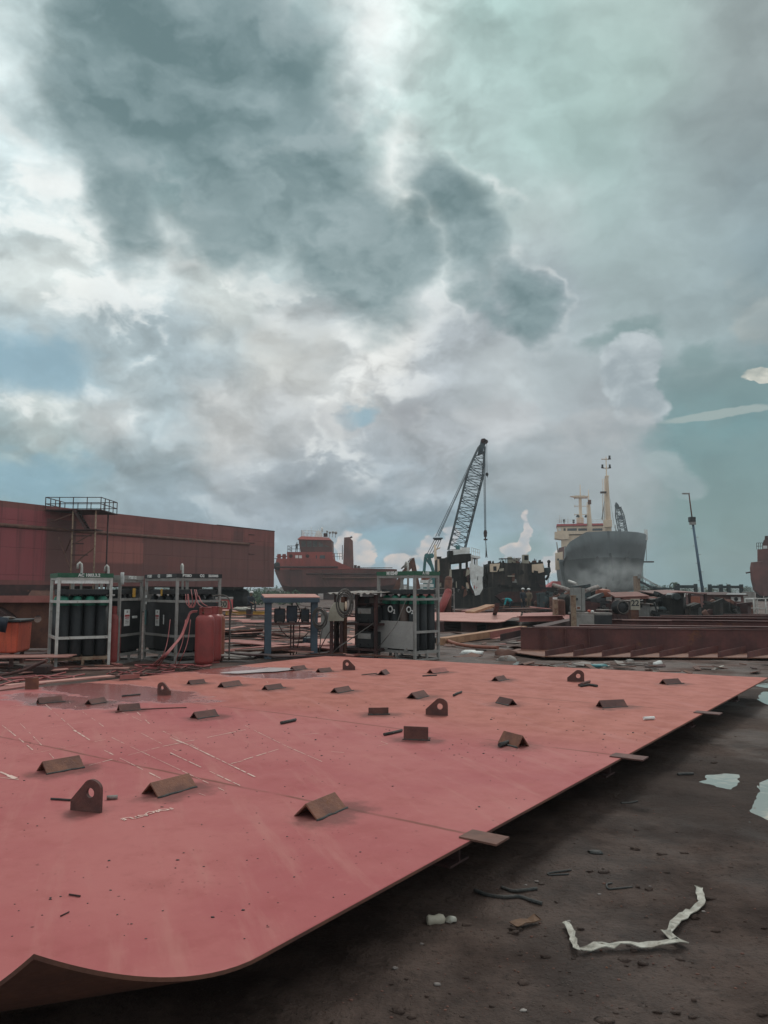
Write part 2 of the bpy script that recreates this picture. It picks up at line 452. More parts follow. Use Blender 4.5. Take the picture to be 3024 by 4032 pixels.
DARK = [(760, 150, 12.6, 12.0, -25), (1080, 590, 12.6, 7.0, -48), (1340, 960, 7.0, 4.6, -55), (480, 430, 6.4, 6.5, 0), (1790, 860, 5.2, 3.0, -50), (2050, 1190, 3.6, 2.2, -50), (470, 830, 4.0, 3.0, -50), (900, 820, 6.0, 3.8, -40), (1550, 980, 3.2, 3.8, -20)]
build_sky()
sd_ = bpy.data.lights.new('sun', 'SUN')
sd_.energy = 1.1; sd_.angle = R(14); sd_.color = (1.0, 0.95, 0.88)
sun = bpy.data.objects.new('sun', sd_); COL.objects.link(sun)
sun.rotation_euler = (R(90 - SUN_EL), 0, R(180 - SUN_AZ))
# ================================================================== MATERIALS
def new_mat(name):
    m = bpy.data.materials.new(name); m.use_nodes = True
    n = NT(m.node_tree); b = m.node_tree.nodes['Principled BSDF']
    return m, n, b
def surf(name, c1, c2=None, scale=3.0, rough=0.6, metal=0.0, bump=0.15, bscale=60.0, rust=0.0, rustc=(0.11, 0.045, 0.025), streak=0.0, streakc=(0.05, 0.03, 0.025), spec=0.4, r2=None, coat=0.0):
    """worn surface: two tones, rust patches, drips running down, fine bump; all in the object's own space"""
    m, n, b = new_mat(name)
    tc = n.node('ShaderNodeTexCoord').outputs['Object']
    oi = n.node('ShaderNodeObjectInfo').outputs['Random']
    v = n.vm('ADD', tc, n.xyz(n.m('MULTIPLY', oi, 37.0), n.m('MULTIPLY', oi, 11.0), n.m('MULTIPLY', oi, 5.0)))
    a = n.noise(v, scale, 6, 0.6)
    c2 = c2 or tuple(x * 0.65 for x in c1)
    col = n.mix(n.step(a, 0.32, 0.68), c1, c2)
    fine = n.noise(v, scale * 9, 4, 0.65)
    col = n.mix(n.m('MULTIPLY', n.step(fine, 0.45, 0.75), 0.35), col, tuple(x * 0.55 for x in c1))
    rg = rough
    if rust:
        rn = n.noise(v, scale * 1.7, 7, 0.7)
        rm = n.step(rn, 0.72 - rust * 0.4, 0.78 - rust * 0.3)
        col = n.mix(rm, col, n.mix(fine, rustc, tuple(x * 1.9 for x in rustc)))
        rg = n.fmix(rm, rough, 0.85)
    if streak:
        sv = n.vm('MULTIPLY', v, (scale * 6, scale * 6, scale * 0.35))
        sm = n.m('MULTIPLY', n.step(n.noise(sv, 1.0, 4, 0.6), 0.5, 0.72), streak)
        col = n.mix(sm, col, streakc)
    n.setin(b.inputs['Base Color'], col)
    n.setin(b.inputs['Roughness'], n.m('ADD', rg, n.m('MULTIPLY', n.m('SUBTRACT', fine, 0.5), 0.25)))
    b.inputs['Metallic'].default_value = metal
    b.inputs['Specular IOR Level'].default_value = spec
    if bump:
        bp = n.node('ShaderNodeBump'); bp.inputs['Strength'].default_value = bump; bp.inputs['Distance'].default_value = 0.02
        n.setin(bp.inputs['Height'], n.noise(v, bscale, 4, 0.6))
        n.link(bp.outputs[0], b.inputs['Normal'])
    return m
M = {}
def mk(k, *a, **kw): M[k] = surf(k, *a, **kw)
mk('rust', (0.15, 0.062, 0.04), (0.085, 0.036, 0.028), 4, 0.8, rust=0.3)
mk('rust_bar', (0.21, 0.084, 0.050), (0.115, 0.045, 0.033), 7, 0.72, rust=0.35, bump=0.3)
mk('rust_bar_dark', (0.13, 0.052, 0.042), (0.075, 0.033, 0.03), 7, 0.75, rust=0.2, bump=0.3)
mk('rust_dark', (0.07, 0.028, 0.026), (0.035, 0.018, 0.017), 2, 0.8, rust=0.3)
mk('girder', (0.14, 0.048, 0.042), (0.075, 0.028, 0.027), 1.6, 0.7, rust=0.35, streak=0.35)
mk('oxide', (0.33, 0.115, 0.10), (0.25, 0.085, 0.07), 2, 0.7, rust=0.2)
mk('oxide_pale', (0.48, 0.24, 0.20), (0.36, 0.15, 0.125), 2, 0.75, rust=0.2)
mk('scrap_brown', (0.17, 0.075, 0.055), (0.09, 0.045, 0.035), 3, 0.8, rust=0.4)
mk('scrap_grey', (0.28, 0.25, 0.23), (0.14, 0.11, 0.10), 3, 0.8, rust=0.4)
mk('galv', (0.56, 0.54, 0.51), (0.40, 0.375, 0.345), 5, 0.6, metal=0.2, rust=0.25)
mk('galv_dark', (0.33, 0.31, 0.295), (0.23, 0.21, 0.195), 5, 0.65, metal=0.2, rust=0.3)
mk('galv_rust', (0.30, 0.22, 0.15), (0.17, 0.09, 0.06), 6, 0.7, rust=0.45)
mk('green', (0.03, 0.12, 0.065), (0.02, 0.075, 0.045), 5, 0.55, rust=0.12)
mk('green_ring', (0.02, 0.19, 0.12), (0.015, 0.10, 0.07), 8, 0.5, rust=0.15)
mk('cyl_black', (0.011, 0.012, 0.014), (0.020, 0.020, 0.021), 3, 0.6, rust=0.12, rustc=(0.04, 0.028, 0.02), bump=0.05, spec=.3)
mk('cyl_brown', (0.075, 0.045, 0.035), (0.045, 0.03, 0.028), 3, 0.6, rust=0.3)
mk('black', (0.015, 0.015, 0.017), (0.028, 0.027, 0.028), 6, 0.55)
mk('soot', (0.012, 0.012, 0.012), (0.030, 0.027, 0.025), 0.6, 0.85, rust=0.3, rustc=(0.05, 0.028, 0.02), streak=0.4, streakc=(0.10, 0.085, 0.07))
mk('soot_wall', (0.016, 0.015, 0.015), (0.045, 0.038, 0.034), 0.5, 0.85, rust=0.35, rustc=(0.05, 0.026, 0.02), streak=0.5, streakc=(0.22, 0.18, 0.15))
mk('red_gas', (0.30, 0.052, 0.048), (0.23, 0.045, 0.041), 4, 0.45, rust=0.06, bump=0.03)
mk('red_gas_old', (0.30, 0.10, 0.06), (0.22, 0.07, 0.045), 5, 0.6, rust=0.3)
mk('orange_bin', (0.55, 0.095, 0.045), (0.42, 0.07, 0.04), 3, 0.5, rust=0.15, streak=0.4, streakc=(0.16, 0.05, 0.03))
mk('hose_red', (0.36, 0.09, 0.085), (0.24, 0.06, 0.06), 5, 0.6, bump=0)
mk('hose_grey', (0.12, 0.10, 0.09), (0.07, 0.06, 0.055), 5, 0.7, bump=0)
mk('blue', (0.062, 0.088, 0.115), (0.045, 0.06, 0.08), 4, 0.6, rust=0.25)
mk('blue_dark', (0.018, 0.026, 0.042), (0.014, 0.018, 0.026), 4, 0.5, rust=0.08)
mk('white', (0.78, 0.77, 0.75), (0.62, 0.60, 0.57), 3, 0.6, rust=0.15, streak=0.2, streakc=(0.2, 0.13, 0.09))
mk('paper', (0.72, 0.71, 0.69), (0.6, 0.59, 0.56), 4, 0.7, bump=0.05)
mk('cream', (0.70, 0.54, 0.40), (0.60, 0.45, 0.33), 0.6, 0.6, rust=0.12, streak=0.15, streakc=(0.25, 0.15, 0.10))
mk('beige', (0.40, 0.36, 0.29), (0.32, 0.28, 0.22), 4, 0.6, rust=0.1)
mk('grey_box', (0.25, 0.25, 0.235), (0.19, 0.18, 0.17), 3, 0.6, rust=0.2, streak=0.3)
mk('panel_grey', (0.36, 0.335, 0.32), (0.31, 0.285, 0.27), 2.5, 0.65, rust=0.1, bump=0.05)
mk('yellow', (0.55, 0.30, 0.04), (0.42, 0.22, 0.04), 3, 0.6, rust=0.25)
mk('crane', (0.065, 0.085, 0.098), (0.04, 0.052, 0.06), 0.8, 0.6, rust=0.2)
mk('teal', (0.06, 0.19, 0.19), (0.04, 0.12, 0.12), 1, 0.6, rust=0.15)
mk('steel_rope', (0.16, 0.17, 0.18), (0.10, 0.10, 0.11), 2, 0.6, bump=0)
mk('red_paint', (0.48, 0.08, 0.08), (0.38, 0.06, 0.06), 1, 0.6, rust=0.1)
mk('wood', (0.40, 0.22, 0.13), (0.28, 0.14, 0.08), 4, 0.8, rust=0.1, bump=0.2)
mk('slag', (0.03, 0.032, 0.033), (0.06, 0.055, 0.05), 20, 0.7, bump=0.5)
mk('concrete', (0.30, 0.28, 0.26), (0.20, 0.18, 0.165), 3, 0.85)
mk('cloth_dark', (0.03, 0.035, 0.045), (0.02, 0.022, 0.03), 8, 0.9, bump=0.1)
mk('cloth_teal', (0.03, 0.33, 0.36), (0.025, 0.25, 0.28), 8, 0.9, bump=0.1)
mk('cloth_khaki', (0.17, 0.13, 0.09), (0.12, 0.09, 0.065), 8, 0.9, bump=0.1)
mk('skin', (0.20, 0.11, 0.07), (0.16, 0.085, 0.055), 8, 0.6, bump=0)
mk('foliage', (0.05, 0.085, 0.045), (0.03, 0.055, 0.03), 1.5, 0.8, bump=0)
mk('bark', (0.10, 0.08, 0.06), (0.06, 0.045, 0.035), 3, 0.9)
mk('sooty_blue', (0.045, 0.062, 0.066), (0.028, 0.036, 0.038), 2, 0.7, rust=0.3)
mk('glass_dark', (0.02, 0.026, 0.03), (0.03, 0.035, 0.04), 2, 0.12, bump=0, spec=0.6)
mk('pole_blue', (0.07, 0.12, 0.17), (0.05, 0.085, 0.12), 2, 0.5, rust=0.1)
mk('tarp_white', (0.60, 0.60, 0.58), (0.45, 0.44, 0.43), 3, 0.7)
mk('roof_rust', (0.20, 0.075, 0.06), (0.13, 0.05, 0.04), 1, 0.8, rust=0.35)
mk('chalk', (0.70, 0.52, 0.45), (0.52, 0.31, 0.27), 12, 0.9, bump=0)
mk('plastic_scrap', (0.43, 0.41, 0.355), (0.21, 0.18, 0.145), 14, 0.5, rust=0.3, rustc=(0.10, 0.075, 0.055), bump=0.3)
mk('teal_scrap', (0.05, 0.20, 0.22), (0.04, 0.14, 0.15), 6, 0.6)
mk('leaf_brown', (0.14, 0.075, 0.04), (0.10, 0.05, 0.03), 10, 0.8)
mk('hills', (0.09, 0.12, 0.12), (0.06, 0.09, 0.085), 0.02, 0.9, bump=0)

# ---- water: dark, smooth, mirrors the sky
def water_mat(name, col, rough=0.04, metal=0.0):
    m, n, b = new_mat(name)
    b.inputs['Base Color'].default_value = (*col, 1)
    tc = n.node('ShaderNodeTexCoord').outputs['Object']
    b.inputs['Roughness'].default_value = rough; b.inputs['IOR'].default_value = 1.6; b.inputs['Metallic'].default_value = metal; b.inputs['Specular IOR Level'].default_value = 1.0
    bp = n.node('ShaderNodeBump'); bp.inputs['Strength'].default_value = 0.10; bp.inputs['Distance'].default_value = 0.01
    n.setin(bp.inputs['Height'], n.noise(tc, 6.0, 2, 0.5)); n.link(bp.outputs[0], b.inputs['Normal'])
    return m
M['water'] = water_mat('water', (0.72, 0.64, 0.57), 0.04, 0.8)
M['plate_water'] = water_mat('plate_water', (0.62, 0.50, 0.49), 0.28, 0.6)
# ---- wet dark shipyard dirt
def dirt_mat():
    m, n, b = new_mat('dirt')
    g = n.node('ShaderNodeTexCoord').outputs['Object']
    big = n.noise(g, 0.35, 5, 0.6); mid = n.noise(g, 2.2, 6, 0.65); fine = n.noise(g, 28.0, 5, 0.7)
    col = n.mix(n.step(mid, 0.38, 0.62), (0.036, 0.0225, 0.0185), (0.078, 0.051, 0.042))
    col = n.mix(n.m('MULTIPLY', n.step(big, 0.45, 0.7), 0.6), col, (0.105, 0.071, 0.058))
    col = n.mix(n.m('MULTIPLY', n.step(fine, 0.5, 0.72), 0.6), col, (0.018, 0.012, 0.010))
    pv = n.vor(g, 55.0); pc = n.vor(g, 55.0, out='Color')
    peb = n.m('MULTIPLY', n.step(pv, 0.32, 0.2), n.step(n.sep(pc)[0], 0.82, 0.86))
    col = n.mix(n.m('MULTIPLY', peb, 0.75), col, n.mix(n.sep(pc)[1], (0.045, 0.031, 0.025), (0.12, 0.088, 0.07)))
    # far off: rust dust over the yard
    yy = n.sep(g)[1]
    rustm = n.m('MULTIPLY', n.step(yy, 9.0, 17.0), n.step(n.noise(g, 0.9, 5, 0.65), 0.36, 0.62))
    col = n.mix(n.m('MULTIPLY', rustm, 0.75), col, n.mix(mid, (0.060, 0.032, 0.027), (0.16, 0.092, 0.076)))
    shore = None
    for cx, cy, r in PUDDLES[:4]:
        k = n.m('SUBTRACT', 1.0, n.m('DIVIDE', n.vm('DISTANCE', n.vm('MULTIPLY', g, (1, 1, 0)), (cx, cy, 0)), r * 1.9)); shore = k if shore is None else n.m('MAXIMUM', shore, k)
    shore = n.step(n.m('ADD', shore, n.m('MULTIPLY', n.m('SUBTRACT', mid, .5), 1.2)), .05, .4)
    col = n.mix(n.m('MULTIPLY', shore, .55), col, (.026, .016, .013))
    n.setin(b.inputs['Base Color'], col)
    wet = n.m('MAXIMUM', n.step(n.noise(g, 0.8, 4, 0.55), 0.42, 0.66), n.m('MULTIPLY', shore, 0.7))
    n.setin(b.inputs['Roughness'], n.fmix(wet, 0.5, 0.92))
    b.inputs['Specular IOR Level'].default_value = 0.14
    h = n.m('ADD', n.m('MULTIPLY', mid, 1.0), n.m('ADD', n.m('MULTIPLY', fine, 0.45), n.m('MULTIPLY', peb, 0.35)))
    bp = n.node('ShaderNodeBump'); bp.inputs['Strength'].default_value = 1.0; bp.inputs['Distance'].default_value = 0.05
    n.setin(bp.inputs['Height'], h); n.link(bp.outputs[0], b.inputs['Normal'])
    return m
# ---- primer coated plate; its own space: x runs inward from the right edge, y from the far edge
def plate_mat():
    m, n, b = new_mat('primer_plate')
    g = n.node('ShaderNodeUVMap'); g.uv_map = 'panel'
    g = g.outputs[0]
    a, bb, _ = n.sep(g)
    n1 = n.noise(g, 0.55, 5, 0.6); n2 = n.noise(g, 3.0, 6, 0.65); n3 = n.noise(g, 40.0, 4, 0.7)
    pink = n.mix(n.step(n1, 0.36, 0.64), (0.345, 0.088, 0.090), (0.40, 0.128, 0.120))
    orange = n.mix(n.step(n2, 0.35, 0.65), (0.40, 0.130, 0.098), (0.325, 0.105, 0.074))
    # bare, more orange plates beyond the third seam
    far = n.step(n.m('ADD', bb, n.m('MULTIPLY', n.m('SUBTRACT', n1, 0.5), 1.4)), 7.3, 5.6)
    col = n.mix(n.m('MULTIPLY', far, 0.85), pink, orange)
    col = n.mix(n.m('MULTIPLY', n.step(n2, 0.50, 0.75), 0.42), col, (0.275, 0.072, 0.066))
    mot = n.noise(g, 11.0, 5, 0.7)
    col = n.mix(n.m('MULTIPLY', n.step(mot, 0.5, 0.8), 0.30), col, (0.24, 0.062, 0.055))
    col = n.mix(n.m('MULTIPLY', n.step(mot, 0.46, 0.25), 0.28), col, (0.47, 0.17, 0.155))
    # scuffs drawn along the plate
    sv = n.vm('MULTIPLY', g, (0.5, 3.4, 1.0))
    r = n.node('ShaderNodeVectorRotate', rotation_type='Z_AXIS'); n.setin(r.inputs['Vector'], g); r.inputs['Angle'].default_value = R(35)
    sv = n.vm('MULTIPLY', r.outputs[0], (0.6, 5.0, 1.0))
    sc = n.step(n.noise(sv, 1.2, 6, 0.65), 0.50, 0.72)
    col = n.mix(n.m('MULTIPLY', sc, 0.55), col, (0.42, 0.165, 0.145))
    sc2 = n.step(n.noise(n.vm('MULTIPLY', g, (0.5, 6.0, 1.0)), 1.3, 5, 0.65), 0.60, 0.8)
    col = n.mix(n.m('MULTIPLY', sc2, 0.4), col, n.mix(far, (0.30, 0.10, 0.095), (0.42, 0.16, 0.07)))
    # dark spatter
    sp = n.vor(n.vm('ADD', g, n.vm('SCALE', n.noise(g, 9.0, 2, 0.5, color=True), scale=0.05)), 11.0)
    spc = n.vor(n.vm('ADD', g, n.vm('SCALE', n.noise(g, 9.0, 2, 0.5, color=True), scale=0.05)), 11.0, out='Color')
    spot = n.m('MULTIPLY', n.step(sp, 0.12, 0.06), n.step(n.sep(spc)[0], 0.80, 0.83))
    dense = n.step(n.noise(g, 0.8, 3, 0.5), 0.52, 0.62)
    sp2 = n.vor(g, 34.0); spot2 = n.m('MULTIPLY', n.m('MULTIPLY', n.step(sp2, 0.22, 0.12), n.step(n.sep(n.vor(g, 34.0, out='Color'))[1], 0.75, 0.8)), dense)
    spot = n.m('MAXIMUM', spot, n.m('MULTIPLY', spot2, 0.8))
    col = n.mix(n.m('MULTIPLY', spot, 0.8), col, (0.09, 0.03, 0.03))
    # weld seams across and one lengthwise
    seam = None
    for s in SEAMS:
        d = n.m('ABSOLUTE', n.m('SUBTRACT', n.m('ADD', bb, n.m('MULTIPLY', n.m('SUBTRACT', n2, 0.5), 0.03)), s))
        k = n.step(d, 0.024, 0.006)
        seam = k if seam is None else n.m('MAXIMUM', seam, k)
    seam = n.m('MULTIPLY', seam, n.step(n.noise(g, 1.1, 4, 0.6), 0.36, 0.55))
    col = n.mix(n.m('MULTIPLY', seam, 0.8), col, (0.16, 0.055, 0.04))
    # damp film at the far left, standing round the puddles
    wetm = None
    for (wx, wy, wa, wb) in WET:
        q = n.vm('MULTIPLY', n.vm('SUBTRACT', g, (wx, wy, 0)), (1 / wa, 1 / wb, 0)); k = n.m('SUBTRACT', 1.0, n.vm('DOT_PRODUCT', q, q))
        wetm = k if wetm is None else n.m('MAXIMUM', wetm, k)
    wetm = n.step(n.m('ADD', wetm, n.m('MULTIPLY', n.m('SUBTRACT', n2, .5), 1.6)), .1, .5)
    col = n.mix(n.m('MULTIPLY', wetm, .5), col, (.21, .062, .060))
    # scorched paint round the welded pieces
    sco = None
    for (wx, wy, wa) in SCORCH:
        k = n.m('SUBTRACT', 1.0, n.m('DIVIDE', n.vm('DISTANCE', g, (wx, wy, 0)), wa)); sco = k if sco is None else n.m('MAXIMUM', sco, k)
    sco = n.step(n.m('ADD', sco, n.m('MULTIPLY', n.m('SUBTRACT', n.noise(g, 7.0, 4, .65), .5), 1.3)), .1, .75)
    col = n.mix(n.m('MULTIPLY', sco, .62), col, (.085, .036, .03))
    # rust blooms
    rb = n.step(n.noise(n.vm('MULTIPLY', g, (1.0, 1.7, 1)), 1.6, 7, .72), .60, .72)
    col = n.mix(n.m('MULTIPLY', rb, n.fmix(far, .22, .6)), col, (.30, .105, .045))
    # grey smears of oil and slag
    sm = n.m('MULTIPLY', n.step(n.noise(n.vm('MULTIPLY', g, (1.0, 2.2, 1)), 0.9, 6, 0.65), 0.64, 0.78), far)
    col = n.mix(n.m('MULTIPLY', sm, 0.55), col, (0.16, 0.085, 0.085))
    n.setin(b.inputs['Base Color'], col)
    n.setin(b.inputs['Roughness'], n.fmix(wetm, n.m('ADD', 0.55, n.m('MULTIPLY', n2, 0.3)), .17))
    n.setin(b.inputs['Specular IOR Level'], n.fmix(wetm, .16, .5))
    h = n.m('ADD', n.m('MULTIPLY', n3, 0.12), n.m('ADD', n.m('MULTIPLY', spot, 0.4), n.m('MULTIPLY', seam, 0.6)))
    bp = n.node('ShaderNodeBump'); bp.inputs['Strength'].default_value = 0.3; bp.inputs['Distance'].default_value = 0.008
    n.setin(bp.inputs['Height'], h); n.link(bp.outputs[0], b.inputs['Normal'])
    return m
# ================================================================== GROUND
OUTLINES = []
PUDDLES = []        # (centre, radius) of hollows kept flat
def puddle(name, pts, z, mat, label=None, jig=0.06, seed=1, sub=6, grow=False):
    """an irregular sheet of water from outline points"""
    rng = random.Random(seed); out = []
    m = len(pts)
    for i in range(m):
        a = Vector(pts[i]); c = Vector(pts[(i + 1) % m]); L = (c - a).length
        nrm = Vector((-(c - a).y, (c - a).x, 0)).normalized() if L > 1e-6 else Vector((0, 0, 0))
        for k in range(sub):
            t = k / sub
            out.append(a.lerp(c, t) + nrm * ((rng.random() - 0.5) * 2 * jig * L * (1 if k else 0.3)))
    for _ in range(1): out = [(out[i - 1] + out[i] * 2 + out[(i + 1) % len(out)]) / 4 for i in range(len(out))]
    if grow: gr = Vector((sum(p.x for p in out), sum(p.y for p in out), 0)) / len(out)
    big = [gr + (p - gr) * 1.5 for p in out] if grow else out
    mb = MB(); mb.add([(p.x, p.y, z) for p in big], [tuple(range(len(big)))])
    o = mb.build(name, mat)
    for p in o.data.polygons:
        if p.normal.z < 0: o.data.flip_normals()
    cx = sum(p.x for p in out) / len(out); cy = sum(p.y for p in out) / len(out)
    PUDDLES.append((cx, cy, max((Vector((p.x - cx, p.y - cy))).length for p in out)))
    OUTLINES.append([(p.x, p.y) for p in out])
    setting(o, label)
    return o
pz = 0.004
puddle('puddle', [P(x, y, 0) for x, y in ((2752, 3083), (2800, 3068), (2792, 3056), (2870, 3050), (2905, 3034), (2962, 3030), (2958, 3060), (2930, 3072), (2950, 3098), (2915, 3112), (2930, 3128), (2870, 3135), (2812, 3120), (2840, 3108), (2750, 3106), (2800, 3098))], pz, M['water'], seed=3, jig=0.02, grow=True)
puddle('puddle', [P(x, y, 0) for x, y in ((3010, 3080), (3080, 3060), (3200, 3100), (3180, 3250), (3040, 3222), (2968, 3200), (2975, 3165), (3005, 3140))], pz, M['water'], seed=5, jig=0.02, grow=True)
puddle('puddle', [P(x, y, 0) for x, y in ((2990, 2745), (3030, 2728), (3120, 2730), (3110, 2765), (3040, 2768))], pz, M['water'], seed=6, jig=0.02, grow=True)
puddle('puddle', [P(x, y, 0) for x, y in ((2985, 2700), (3040, 2690), (3090, 2700), (3030, 2712))], pz, M['water'], seed=7, jig=0.02, grow=True)
puddle('puddle', [P(x, y, 0) for x, y in ((2018, 2622), (2030, 2608), (2048, 2606), (2050, 2622))], 0.02, M['water'], seed=8)
def out_dist(poly, x, y):
    inside = False; best = 1e9; n_ = len(poly)
    for i in range(n_):
        (x0, y0), (x1, y1) = poly[i], poly[(i + 1) % n_]
        if (y0 > y) != (y1 > y) and x < (x1 - x0) * (y - y0) / (y1 - y0) + x0: inside = not inside
        dx, dy = x1 - x0, y1 - y0; t = max(0, min(1, ((x - x0) * dx + (y - y0) * dy) / (dx * dx + dy * dy + 1e-12)))
        best = min(best, math.hypot(x - x0 - t * dx, y - y0 - t * dy))
    return -best if inside else best
def gh(x, y):
    h = 0.022 * mnoise.noise(Vector((x * 1.3, y * 1.3, 3))) + 0.016 * mnoise.noise(Vector((x * 3.9, y * 3.9, 9))) + (0.010 * mnoise.noise(Vector((x * 9.5, y * 9.5, 2))) if y < 12 else 0) + 0.035 * mnoise.noise(Vector((x * 0.3, y * 0.3, 5)))
    h += 0.010
    for cx, cy, r in PUDDLES[:4]:
        if math.hypot(x - cx, y - cy) > r * 2.1: continue
        sd = out_dist(OUTLINES[PUDDLES.index((cx, cy, r))], x, y)
        k = min(1, max(0, sd / 0.55))                    # 0 at the water's edge, 1 well outside
        rough = h - 0.010
        h = lerp(-0.001 + max(-0.03, min(0.02, sd * 0.11)) + rough * 0.35, h, k)
    if y > 20: h *= 1
    return h
def axis(lo, hi, fine_lo, fine_hi, step, grow):
    xs = []; x = fine_lo
    while x < fine_hi: xs.append(x); x += step
    s = step
    while x < hi: xs.append(x); s *= grow; x += s
    xs.append(hi); x = fine_lo; s = step; left = []
    while True:
        s *= grow; x -= s
        if x <= lo: break
        left.append(x)
    left.append(lo)
    return left[::-1] + xs
M['dirt'] = dirt_mat()
gx = axis(-880, 880, -1.2, 6.0, 0.04, 1.16); gy = axis(-300, 740, 1.2, 8.4, 0.04, 1.12)
mb = MB(); nx = len(gx)
mb.add([(x, y, gh(x, y) if abs(x) < 200 and -50 < y < 300 else 0) for y in gy for x in gx],
       [(j * nx + i, j * nx + i + 1, (j + 1) * nx + i + 1, (j + 1) * nx + i) for j in range(len(gy) - 1) for i in range(nx - 1)], True)
setting(mb.build('ground', M['dirt'], fix=False))

# ================================================================== THE PRIMED DECK PANEL
PZ = 0.30                       # height of its top
C0 = P(1100, 3722, PZ); FR = P(3026, 2668, PZ)
vdir = (C0 - FR).normalized()
CN = C0 + vdir * 0.972          # near corner, curled up
FL = P(1282, 2583, PZ); L1 = P(0, 2724, PZ)
NL = FL + (L1 - FL).normalized() * (CN - FR).length * 1.02
udir = Vector((vdir.y, -vdir.x, 0))           # inward from the right edge
if udir.dot(FL - FR) < 0: udir = -udir
def plate_z(p):
    s = (p - C0).dot(vdir); q = (p - C0).dot(udir)
    e = s - 1.42 * q
    z = PZ
    if e > 0.12: z += 0.325 * ((e - 0.12) / 0.852) ** 1.7
    z += 0.012 * mnoise.noise(Vector((p.x * 0.45, p.y * 0.45, 1))) * min(1, max(0, q) * 1.5)
    return z
def on_plate(px, py):
    p = P(px, py, PZ)
    for _ in range(4): p = P(px, py, plate_z(p))
    return p
plen = (CN - FR).length
SEAMS = []
for sx, sy in ((1880, 3290), (2462, 2978), (2738, 2803)):
    SEAMS.append((P(sx, sy, PZ) - FR).dot(vdir))
M['plate'] = bpy.data.materials.new('primer_plate_base'); SCORCH = []
WET = []
for wx, wy, wa, wb in ((460, 2722, 1.9, .7), (1000, 2645, 1.8, .8), (250, 2760, 1.2, .5)):
    q_ = P(wx, wy, PZ) - FR; WET.append((q_.dot(udir), q_.dot(vdir), wa, wb))
panel = thing('deck_panel', 'huge flat panel of pink primed steel plates on low supports, its near corner curled up', 'steel panel', (FR.x, FR.y, 0))
OFF = Vector((FR.x, FR.y, 0))
NA, NB = 60, 110
mb = MB(); uv = []
top = []
for j in range(NB + 1):
    t = 1 - (1 - j / NB) ** 1.6
    for i in range(NA + 1):
        s = (i / NA) ** 1.5
        p = FR.lerp(FL, s).lerp(CN.lerp(NL, s), t)
        if j == 0:      # the far edge is not cut true
            p += vdir * (0.03 * mnoise.noise(Vector((i * 0.3, 0, 0))))
        top.append(Vector((p.x, p.y, plate_z(p))))
n1 = NA + 1
th = 0.014
vs = [p - OFF for p in top] + [p - OFF - Vector((0, 0, th)) for p in top]
N0 = len(top)
fs = []
for j in range(NB):
    for i in range(NA):
        fs.append((j * n1 + i, (j + 1) * n1 + i, (j + 1) * n1 + i + 1, j * n1 + i + 1))
mb.add(vs, fs, True); ntop = len(fs)
mb.mi = 1
fs = []
for j in range(NB):
    for i in range(NA):
        fs.append((N0 + j * n1 + i, N0 + j * n1 + i + 1, N0 + (j + 1) * n1 + i + 1, N0 + (j + 1) * n1 + i))
ring = [i for i in range(n1)] + [j * n1 + NA for j in range(1, NB + 1)] + [NB * n1 + i for i in range(NA - 1, -1, -1)] + [j * n1 for j in range(NB - 1, 0, -1)]
for k in range(len(ring)):
    a, b2 = ring[k], ring[(k + 1) % len(ring)]
    fs.append((a, b2, N0 + b2, N0 + a))
for f in fs: mb.f.append(f); mb.m.append(1); mb.sm.append(False)
pl = mb.build('plate', [M['plate'], M['rust']], panel)
uvl = pl.data.uv_layers.new(name='panel')
for lp in pl.data.loops:
    p = pl.data.vertices[lp.vertex_index].co
    uvl.data[lp.index].uv = (p.dot(udir), p.dot(vdir))
# bearers under the seams, their stub ends showing past the edge
for k, b0 in enumerate(SEAMS + [SEAMS[-1] - 2.4, SEAMS[0] - 0.9 + 3.2]):
    if b0 < 0.3 or b0 > plen - 0.9: continue
    ext = 0.19 if k < 3 else -0.15
    p0 = vdir * b0 + udir * 0.12; p1 = vdir * b0 + udir * 7.6
    m2 = MB()
    m2.ibeam(p0 + Vector((0, 0, PZ - th - 0.075)), p1 + Vector((0, 0, PZ - th - 0.075)), 0.2, 0.15, 0.012)
    m2.build('bearer', M['rust_dark'], panel)
    if k < 3:
        m2 = MB(); q = vdir * b0 - udir * (ext - 0.01)
        m2.box(q + udir * 0.14 + vdir * 0.02 + Vector((0, 0, PZ - th + 0.014 + 0.004)), (0.22 if k == 0 else 0.26, 0.15, 0.01), Matrix.Rotation(math.atan2(udir.y, udir.x), 3, 'Z'))
        m2.build('edge_tab', M['scrap_brown'] if k == 0 else M['rust_bar_dark'], panel)
    for t in (0.75, 3.4, 7.0):
        m2 = MB(); c = vdir * b0 + udir * t
        m2.box(c + Vector((0, 0, (PZ - th - 0.15) / 2 - 0.03)), (0.25, 0.22, PZ - th - 0.15 + 0.06), math.atan2(udir.y, udir.x))
        m2.build('support_block', M['concrete'], panel)
